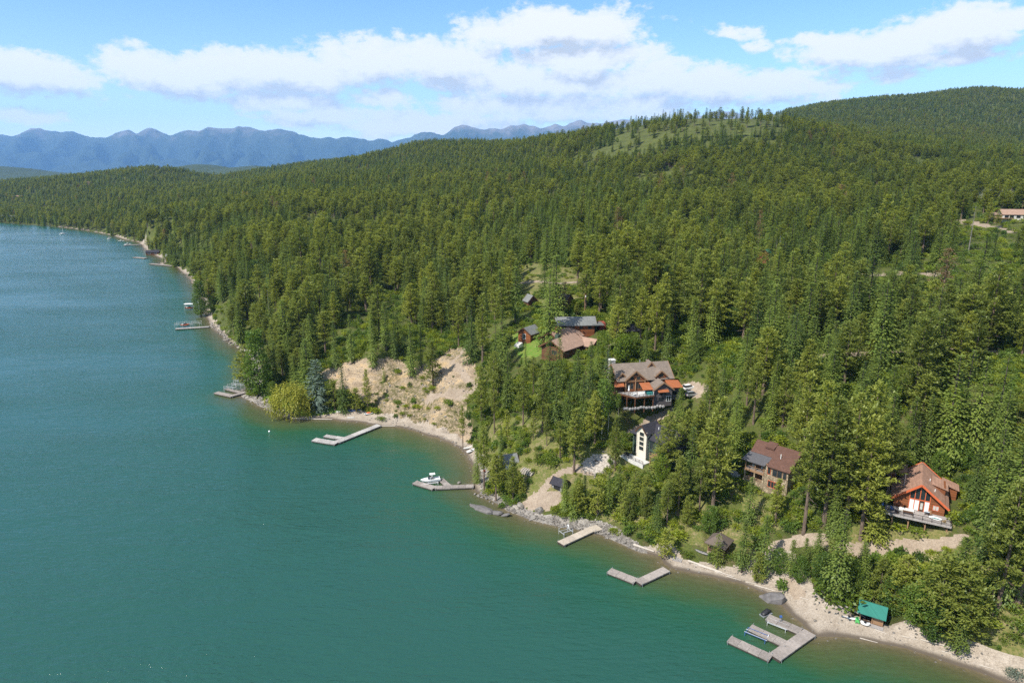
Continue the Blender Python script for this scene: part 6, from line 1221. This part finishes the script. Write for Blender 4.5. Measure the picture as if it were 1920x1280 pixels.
def motorboat(label, loc, ang, L_=6.2, W_=2.2, mat='white', tower=True, group=None):
    o = thing('motorboat', label, 'boat', loc, ang, group); rings = []
    for s in np.linspace(0, 1, 9):
        w = W_ / 2 * (1 - max(0, s - .45) ** 2 / .55 ** 2 * .97); keel = .0 + .75 * max(0, s - .55) ** 2 / .45 ** 2; sh = 1.0 + .18 * s; x = -L_ / 2 + L_ * s
        rings.append([(x, -w, sh), (x, -w * .86, keel + .35), (x, 0, keel), (x, w * .86, keel + .35), (x, w, sh)])
    MB().loft(rings).part('hull', M[mat], o)
    c = MB(); c.box(-L_ / 2 + .4, -W_ / 2 + .22, 1.06, L_ * .02, W_ / 2 - .22, 1.12); c.part('cockpit', M['cushion'], o)
    for y in (-.55, .55): MB().box(-1.0, y - .3, 1.12, -.35, y + .3, 1.55).part('seat', M['black'], o)
    ws = MB(); pts = [(-.1, -.95, 1.15), (.75, -.62, 1.15), (.95, 0, 1.15), (.75, .62, 1.15), (-.1, .95, 1.15)]
    for a, b in zip(pts, pts[1:]): ws.prism([a, b, (b[0] - .35, b[1] * .92, 1.75), (a[0] - .35, a[1] * .92, 1.75)], (-.03, 0, 0))
    ws.part('windscreen', M['glass'], o)
    if tower:
        t = MB()
        for x in (-.9, .1):
            for y in (-1, 1): t.cyl((x, y * 1.0, 1.15), (-.55, y * .72, 2.6), .05, .05, 6)
        t.cyl((-.55, -.72, 2.6), (-.55, .72, 2.6), .05, .05, 6); t.part('tower', M['white'], o); MB().prism([(-1.6, -.7, 2.66), (.2, -.7, 2.66), (.2, .7, 2.66), (-1.6, .7, 2.66)], (0, 0, .05)).part('canopy', M['white'], o)
    MB().box(-L_ / 2 - .25, -.25, .5, -L_ / 2 + .05, .25, 1.25).part('outboard', M['black'], o)
    return o
dock('large grey dock with three fingers below the teal roofed shed', [(1452, 1231, 1519, 1184, 2.6), (1367, 1196, 1446, 1232, 2.2), (1406, 1174, 1478, 1208, 2.2), (1439, 1155, 1502, 1182, 2.2)])
dock('L shaped grey dock reaching from the gravel beach', [(1196, 1091, 1250, 1066, 2.3), (1142, 1068, 1193, 1088, 2.3)])
dock('short straight beige dock at the rocky shore', [(1051, 1018, 1112, 990, 2.5), (1109, 992, 1124, 987, 2.9)], 'docktan')
dock('bent grey dock holding the white motorboat', [(815, 913, 888, 910, 2.0), (777, 903, 815, 914, 2.2), (842, 911, 826, 897, 1.8)])
dock('pale F shaped dock in front of the bluff beach', [(631, 828, 711, 796, 2.6), (588, 823, 632, 830, 2.8), (609, 816, 650, 822, 2.0)], 'dockpale')
dock('weathered dock at the tip of the rocky point', [(405, 735, 437, 742, 2.4), (432, 742, 470, 732, 2.2), (424, 728, 455, 736, 1.6)])
dock('long pale dock on the far shore crowded with lifts', [(329, 616, 392, 612, 2.6)], 'dockpale')
boat_lift('blue and white boat lift in the outer slip of the large dock', (1418, 1192), -38, 4.4, 2.0, 1.0, 'blue', 'galv'); boat_lift('white bunk boat lift in the inner slip of the large dock', (1458, 1172), -38, 4.0, 1.9, .8, 'galv', 'galv', False)
boat_lift('empty silver boat lift beside the short beige dock', (1061, 1000), 30, 3.0, 2.6, 1.9)
boat_lift('tall empty boat lift nearest the tip of the point dock', (432, 731), -10, 4.5, 3.0, 2.6); boat_lift('white topped boat lift beside the boulders of the point', (447, 727), -10, 4.5, 3.0, 3.2); boat_lift('wide framed boat lift behind the point dock', (455, 717), -10, 7.5, 3.2, 2.4)
boat_lift('pale boat lift at the outer end of the far dock', (337, 612), 0, 5, 3.2, 3.0); boat_lift('pale boat lift in the middle of the far dock', (352, 611), 0, 5, 3.2, 3.0); boat_lift('pale boat lift nearest land on the far dock', (369, 609), 0, 5, 3.2, 2.8)
p = at(348, 612, .3); motorboat('small boat with orange cover on the far dock lift', (p.x, p.y, .8), 5, 5.5, 2, 'orangetrim', False)
o = boat_lift('tall covered lift with orange boat by the shore cottonwood', (356, 580), 10, 6, 3.4, 4.2); MB().slab([(-3.4, -2, 4.6), (3.4, -2, 4.6), (3.4, 2, 4.6), (-3.4, 2, 4.6)], .15).part('canopy', M['white'], o)
p = at(356, 580, .3); motorboat('orange and white boat under the covered lift', (p.x, p.y, .9), 10, 5.5, 2, 'orangetrim', False)
p = at(807, 904, .3); motorboat('white motorboat with an arched tower raised on its lift', (p.x, p.y, .6), 195, 6.4, 2.4)
boat_lift('white lift frame carrying the motorboat', (807, 905), 15, 4.6, 2.9, .9, 'white', 'white', False)
o = thing('jet_ski', 'jet ski under a black cover at the large dock', 'jet ski', at(1437, 1150, .2), 30)
rg = [[(x, w * math.cos(a), z + h * math.sin(a)) for a in [2 * math.pi * q / 10 for q in range(10)]] for x, w, z, h in ((-1.5, .45, .3, .25), (-1.0, .62, .4, .4), (-.2, .62, .55, .5), (.35, .55, .7, .6), (.8, .5, .5, .4), (1.5, .15, .4, .15))]
MB().loft(rg).part('cover', M['black'], o, smooth=True); MB().box(-1.6, -.7, -.15, 1.3, .7, .12).part('hull', M['steel'], o)
W2_ = thing('winch_stand', 'blue headed lift winch standing on the inner finger', 'winch', at(1463, 1166, .55), 0); MB().beam((-.3, 0, 0), (0, 0, 1.3), .1).part('leg', M['steel'], W2_); MB().beam((.3, 0, 0), (0, 0, 1.3), .1).part('leg', M['steel'], W2_); MB().box(-.25, -.2, 1.3, .25, .2, 1.7).part('head', M['blue'], W2_)
beach_boat('rowboat', 'white rowboat pulled up on rocks at the end of the cove', 'boat', ground(884, 846), 50, 5, 1.5, .6, 'white'); beach_boat('rowboat', 'upturned pale skiff beside the white rowboat', 'boat', ground(878, 841), 35, 4, 1.4, .6, 'concrete', None, False)
beach_boat('kayak', 'white kayak on the sand left of the blue one', 'kayak', ground(641, 772), 15, 4.6, .9, .4, 'white', None, True, False); beach_boat('kayak', 'blue kayak under the trees at the bluff beach', 'kayak', ground(664, 770), 12, 6, .95, .4, 'blue'); beach_boat('paddle_board', 'white paddle board lying on the bluff beach sand', 'paddle board', ground(658, 783), 5, 3.2, .8, .2, 'white', None, True, False); beach_boat('sailing_dinghy', 'white dinghy with an orange cover by the green beach bush', 'boat', ground(692, 776), 25, 4, 1.5, .5, 'white', None, True, False)
o = whole('boat_cover', MB().ball((0, 0, .62), (1.2, .6, .3), 10, 5), M['orangetrim'], 'orange cover heaped on the white dinghy', 'cover', ground(692, 776), 25, None, True)
whole('buoy', MB().ball((0, 0, .12), .4, 10, 6), M['white'], 'white round buoy floating off the point', 'buoy', at(505, 809, 0), 0, None, True); whole('buoy', MB().ball((0, 0, .15), .45, 10, 6), M['orangetrim'], 'orange ball hung by the pines at the boat dock', 'buoy', tuple(ground(908, 886) + Vector((0, 0, .6))), 0, None, True)
# far shore
def far_shed(label, uv, w, d, h, wall, roof, cat='boathouse', name='boathouse', ang=15):
    t = small_house(name, label, cat, uv, w, d, h, h + 2.2, ang, wall, roof); window(t, -w / 4, 0, h * .35, w * .2, h * .35, 'x', 'white', -1, 1); window(t, w / 4, 0, h * .35, w * .2, h * .35, 'x', 'white', -1, 1)
far_shed('brown boathouse by the water on the far shore', (322, 487), 12, 9, 4, 'logdark', 'roofslate'); far_shed('low brown cabin beside the far jetty', (286, 478), 14, 8, 3.4, 'logdark', 'roofdark')
far_shed('brown roofed house high in the woods across the bay', (32, 372), 26, 12, 6, 'tan', 'roofbrown', 'house', 'hill_house'); far_shed('small tan house on the wooded knoll across the bay', (168, 346), 24, 12, 6, 'tan', 'rooftan', 'house', 'hill_house')
for k, (u, w, lb) in enumerate([(4, 38, 'pale waterfront building at the left edge of the far shore'), (24, 26, 'white waterfront building just right of the larger one')]): far_shed(lb, (u, 412 + k), w, 14, 7, 'offwhite', 'roofslate', 'building', 'waterfront_building', 20)
dock('stone grey jetty running out by the low brown cabin', [(252, 482, 274, 484, 5)], 'dockgrey', piles=False, sect=6); dock('dark jetty below the brown boathouse', [(282, 494, 325, 498, 4)], 'dockgrey', piles=False, sect=6); dock('thin pale dock on the distant far shore', [(232, 460, 265, 458, 4)], 'dockpale', piles=False, sect=6)
for k, (u, v, lb) in enumerate([(228, 453, 'white boat moored by the farthest dock'), (240, 459, 'white boat at the outer end of the thin dock'), (205, 448, 'small white boat off the distant gravel shore')]): p = at(u, v, 0); motorboat(lb, (p.x, p.y, 0), 20 + 40 * k, 9, 3.2, 'white', True)
o = thing('sailboat', 'small white sailboat with a bare mast on the far lake', 'sailboat', at(118, 439, 0), 60)
MB().loft([[(x, -w, 1), (x, -w * .7, .1), (x, 0, -.3), (x, w * .7, .1), (x, w, 1)] for x, w in ((-4.5, 1.0), (-1, 1.5), (2, 1.2), (5, .05))]).part('hull', M['white'], o); MB().cyl((.3, 0, .9), (.3, 0, 12.5), .22, .16).part('mast', M['white'], o); MB().cyl((.3, 0, 2.2), (-4, 0, 2.2), .22).part('furled_sail', M['white'], o); MB().box(-2, -.9, 1.0, 1.4, .9, 1.6).part('cabin', M['white'], o)

# ---------------------------------------------------------------- rocks and driftwood
def facet(V, seed):                          # split rock: cut flat faces
    r = np.random.default_rng(seed + 500); A_ = np.array(V)
    for _ in range(11):
        n = unit(r.normal(0, 1, 3) * np.array([1, 1, .8])); d = A_ @ n; m = d.max() * r.uniform(.62, .86); A_ -= np.maximum(d - m, 0)[:, None] * n
    return [tuple(q) for q in A_]
def rock_mesh(seed, flat=.7):
    r = np.random.default_rng(seed); m = MB(); m.ball((0, 0, 0), 1, 12, 8); V = []
    for v in m.V:
        p = Vector(v); q = p * (1 + .45 * mnoise.noise(p * .9 + Vector((seed * 7.3, 0, 0))) + .16 * mnoise.noise(p * 2.6 + Vector((0, seed * 3.1, 0)))); V.append((q.x, q.y * .8, q.z * flat))
    m.V = facet(V, seed); return m.mesh('boulder', M['boulder'])
M['darkrock'] = plain('darkrock', (.13, .12, .115), .9, .2, .45, 1.3)
RK = [rock_mesh(i, .55 + .06 * i) for i in range(7)]
def fine_rock():
    m = MB(); m.ball((0, 0, 0), 1, 22, 14); V = []
    for v in m.V:
        p = Vector(v); q = p * (1 + .38 * mnoise.noise(p * 1.1 + Vector((31, 0, 0))) + .20 * mnoise.noise(p * 2.9 + Vector((0, 7, 0))) + .10 * mnoise.noise(p * 6.5)); V.append((q.x, q.y * .85, q.z * .75))
    m.V = facet(V, 99); return m.mesh('boulder', M['darkrock'])
DR = fine_rock()
def rock(uv, s, label, group=None, name='boulder', stretch=(1, 1, 1), ang=None, sink=.25, z=None, dark=False):
    p = ground(*uv) if z is None else at(*uv, z); o = link(name, DR if dark else RK[int(rng.integers(len(RK)))]); o.location = (p.x, p.y, p.z + s * (.3 - sink)); o.scale = (s * stretch[0], s * stretch[1], s * stretch[2]); o.rotation_euler = (rng.normal(0, .15), rng.normal(0, .15), rng.uniform(0, 6.28) if ang is None else math.radians(ang)); return prop(o, label, 'rock', group)
rock((1447, 1124), 2.7, 'huge round dark boulder at the edge of the gravel beach', None, stretch=(1.1, 1, .95), ang=-15, dark=True); rock((903, 955), 2.2, 'long dark rock slab lying in the water off the ledge', None, stretch=(2.0, 1.0, .55), ang=-38, z=0.0, dark=True); rock((926, 961), 1.7, 'dark low rock joining the slab to the ledge', None, stretch=(1.8, 1.0, .5), ang=-30, z=0.0, dark=True); rock((945, 966), 1.3, 'dark wet rock at the foot of the ledge', None, stretch=(1.7, 1.0, .5), ang=-25, z=0.0, dark=True); rock((888, 949), 1.2, 'dark rock at the outer tip of the slab', None, stretch=(1.5, 1.0, .5), ang=-38, z=0.0, dark=True); rock((998, 972), 1.3, 'rounded grey rock at the foot of the ledge', None, z=.1, stretch=(1.4, 1, .9)); rock((1012, 958), 1.5, 'pale square rock standing on the ledge', None, stretch=(1.2, 1, 1.1)); rock((975, 948), 1.6, 'pale upright rock midway along the ledge', None, stretch=(1.6, .8, 1)); rock((860, 905), .9, 'dark rock under the walkway of the boat dock', None, z=.1); rock((874, 912), .8, 'dark rock where the boat dock meets land', None, z=.1); rock((462, 706), 1.8, 'flat dark rock in the water north of the point dock', None, z=.05, stretch=(1.6, 1, .5), dark=True); rock((472, 699), 1.4, 'grey rock at the shore beside the tall cottonwood', None, z=.2)
LINES = [('riprap boulders along the grassy point', 'grey riprap boulder on the grassy point', [(462, 733), (470, 738), (500, 757), (525, 772), (552, 781)], 130, 1.25, .5, 10, ('beside the point dock', 'below the tall cottonwood', 'left of the golden willow', 'at the foot of the golden willow')), ('boulders along the rocky shore before the far dock', 'grey boulder on the steep wooded shore', [(395, 608), (420, 632), (448, 652), (470, 672)], 80, 1.4, .6, 9, ('nearest the far dock', 'in the middle of the stretch', 'behind the lifts of the point')), ('boulders along the rock ledge', 'pale boulder along the rock ledge', [(893, 925), (930, 945), (990, 968), (1060, 985), (1130, 1000), (1190, 1026)], 80, .75, .35, 9, ('by the boat dock', 'behind the long dark slab', 'left of the beige dock', 'right of the beige dock', 'by the rusty driftwood log')), ('white rocks around the fire pit patio', 'white rock around the fire pit patio', [(1085, 878), (1115, 895), (1140, 882), (1150, 862), (1130, 846)], 46, .65, .25, 7, ('on its lake side', 'on its right side', 'on its uphill side')), ('boulders along the foot of the bluff', 'tan rock at the foot of the bluff', [(745, 797), (800, 811), (845, 827), (868, 842), (885, 868)], 26, .55, .3, 6, ('near the pale dock', 'in the middle of the cove', 'by the white rowboat'))]
for grp, lab, ln, n, smax, smin, jit, where in LINES:
    for i in range(n):
        t = (i + rng.random()) / n * (len(ln) - 1); k = min(int(t), len(ln) - 2); f = t - k
        u = ln[k][0] * (1 - f) + ln[k + 1][0] * f + rng.normal(0, jit * .5); v = ln[k][1] * (1 - f) + ln[k + 1][1] * f - abs(rng.normal(0, jit * .45)) + 1.5
        wh = where[min(int((i + .5) / n * len(where)), len(where) - 1)]; sz = rng.random() ** 1.6; ad = 'large ' if sz > .55 else 'medium ' if sz > .18 else 'small '
        rock((u, v), smin + (smax - smin) * sz, ad + lab + ' ' + wh, ad + grp + ' ' + wh)
def logd(uv, L_, ang, r, label, name='driftwood_log', group=None):
    p = ground(*uv); q = p + Vector((math.cos(R_(ang)) * L_, math.sin(R_(ang)) * L_, 0)); q.z = hz(q.x, q.y); m = MB(); m.cyl((0, 0, r * .8), (L_, 0, r * .8 + (q.z - p.z)), r, r * .55, 8); o = whole(name, m, M['driftwood'], label, 'log', p, ang, group); return o
logd((548, 785), 17, -4, .3, 'long pale log lying along the waterline of the bluff beach'); logd((1188, 1022), 6, -35, .35, 'rusty driftwood log across the waterline by the young firs'); logd((1290, 1052), 9, -33, .3, 'long grey log at the top of the gravel beach'); logd((1310, 1060), 9, -33, .22, 'thin grey log just below the longer beach log'); logd((1726, 1199), 8, -30, .16, 'thin pale pole at the back of the beach past the shed'); logd((1415, 1097), 5, -35, .2, 'short driftwood log near the huge boulder'); logd((1115, 978), 4, 60, .2, 'brown log leaning on the bank above the beige dock'); logd((808, 899), 1, 0, .1, 'short stick of driftwood by the boat'); logd((1570, 1128), 6, -28, .2, 'weathered pole left of the teal roofed shed'); logd((713, 799), 6, -3, .25, 'beached log beside the root of the pale dock'); logd((1612, 1196), 3.5, -25, .12, 'bleached branch on the open gravel beach')
o = thing('pallet', 'grey plank pallet lying at the top of the L dock beach', 'pallet', ground(1270, 1048), -30)
for i in range(6): MB().box(-1.2 + i * .42, -.9, .1, -.84 + i * .42, .9, .16).part('plank', M['deckgrey'], o)
for y in (-.8, 0, .75): MB().box(-1.2, y - .05, -.1, 1.3, y + .05, .099).part('bearer', M['deckgrey'], o)
beach_boat('skiff', 'old green grey skiff lying in the grass below the gazebo', 'boat', ground(1318, 1037), -38, 4.5, 1.1, .4, 'stonegrey', None, True, False)

# loose stones over the beaches, ledge and bluff; thin driftwood at the top of the beach
ro = [o for o in col.objects if o.name.startswith('boulder') and o.data in RK][:4]
rb = []
for (R0, R1, s, seed) in ((140, 240, .95, 31), (240, 340, 1.3, 32)):
    X, Y, r = scatter(R0, R1, s, -24, 40, seed); cl_, i, j = grid_class(X, Y); sdv = SDIST[i, j]; Z = grid_lookup(GZ, X, Y); n = len(X)
    pr_ = np.array([0, .10, .55, .22, 0, 0, .02, 0, .0])[cl_]; pr_ = np.where((cl_ == 1) & (sdv > BW[i, j] * .6), .30, pr_); pr_ = np.where((cl_ == 7) & (sdv > -2.2), .16, pr_)
    for k in np.nonzero(r.random(n) < pr_)[0]:
        f = r.uniform(.10, .34) * (1.5 if cl_[k] in (2, 3) else 1) * (1.2 if R0 > 200 else 1); rb.append((X[k], Y[k], Z[k] + f * .1, f, f * r.uniform(.8, 1.5), r.uniform(0, 6.28), int(r.integers(len(ro)))))
gn_scatter('rubble', rb, [(None, o, 1.0) for o in ro], 'loose stones strewn over beach, ledge and bluff')
print('stones', len(rb))
for k, (u, v, l, a) in enumerate([(1300, 1058, 3.2, -28), (1340, 1071, 2.6, -40), (1362, 1080, 3.6, -30), (1398, 1091, 2.4, -22), (1500, 1120, 2.2, -50), (1545, 1130, 2.8, -30), (1640, 1180, 2.4, -35), (1690, 1192, 3.0, -28), (1765, 1220, 2.6, -34), (1800, 1232, 2.0, -20), (1835, 1246, 2.8, -32), (620, 782, 3.0, 8), (770, 800, 3.2, -20), (835, 822, 2.6, -30)]):
    side = 'left of the huge boulder' if u < 1440 and u > 1200 else 'by the path to the teal roofed shed' if u < 1600 and u > 1400 else 'right of the teal roofed shed' if u > 1600 else 'on the bluff beach'
    logd((u, v), l, a, .13, 'thin bleached driftwood pole on the gravel ' + side, 'driftwood_log', 'thin driftwood poles ' + side)
HAZE = 2.7e-5

# ---------------------------------------------------------------- air
hm = bpy.data.materials.new('haze'); hm.use_nodes = True; ht = hm.node_tree; ht.nodes.clear()
ho = N(ht, 'ShaderNodeOutputMaterial'); pv = N(ht, 'ShaderNodeVolumePrincipled')
pv.inputs['Color'].default_value = (.27, .55, 1.0, 1); pv.inputs['Density'].default_value = HAZE
pv.inputs['Anisotropy'].default_value = 0.0
ht.links.new(pv.outputs[0], ho.inputs['Volume'])
x0, x1, y0, y1, z0, z1 = -36000, 36000, -1500, 27000, -14.0, 2150.0
hv = [(x, y, z) for z in (z0, z1) for x, y in ((x0, y0), (x1, y0), (x1, y1), (x0, y1))]
hf = [(3, 2, 1, 0), (4, 5, 6, 7), (0, 1, 5, 4), (1, 2, 6, 5), (2, 3, 7, 6), (3, 0, 4, 7)]
link('haze', np_mesh('haze', np.array(hv), np.array(hf), [hm]), kind='stuff', label='thin blue haze filling the air over lake and hills')
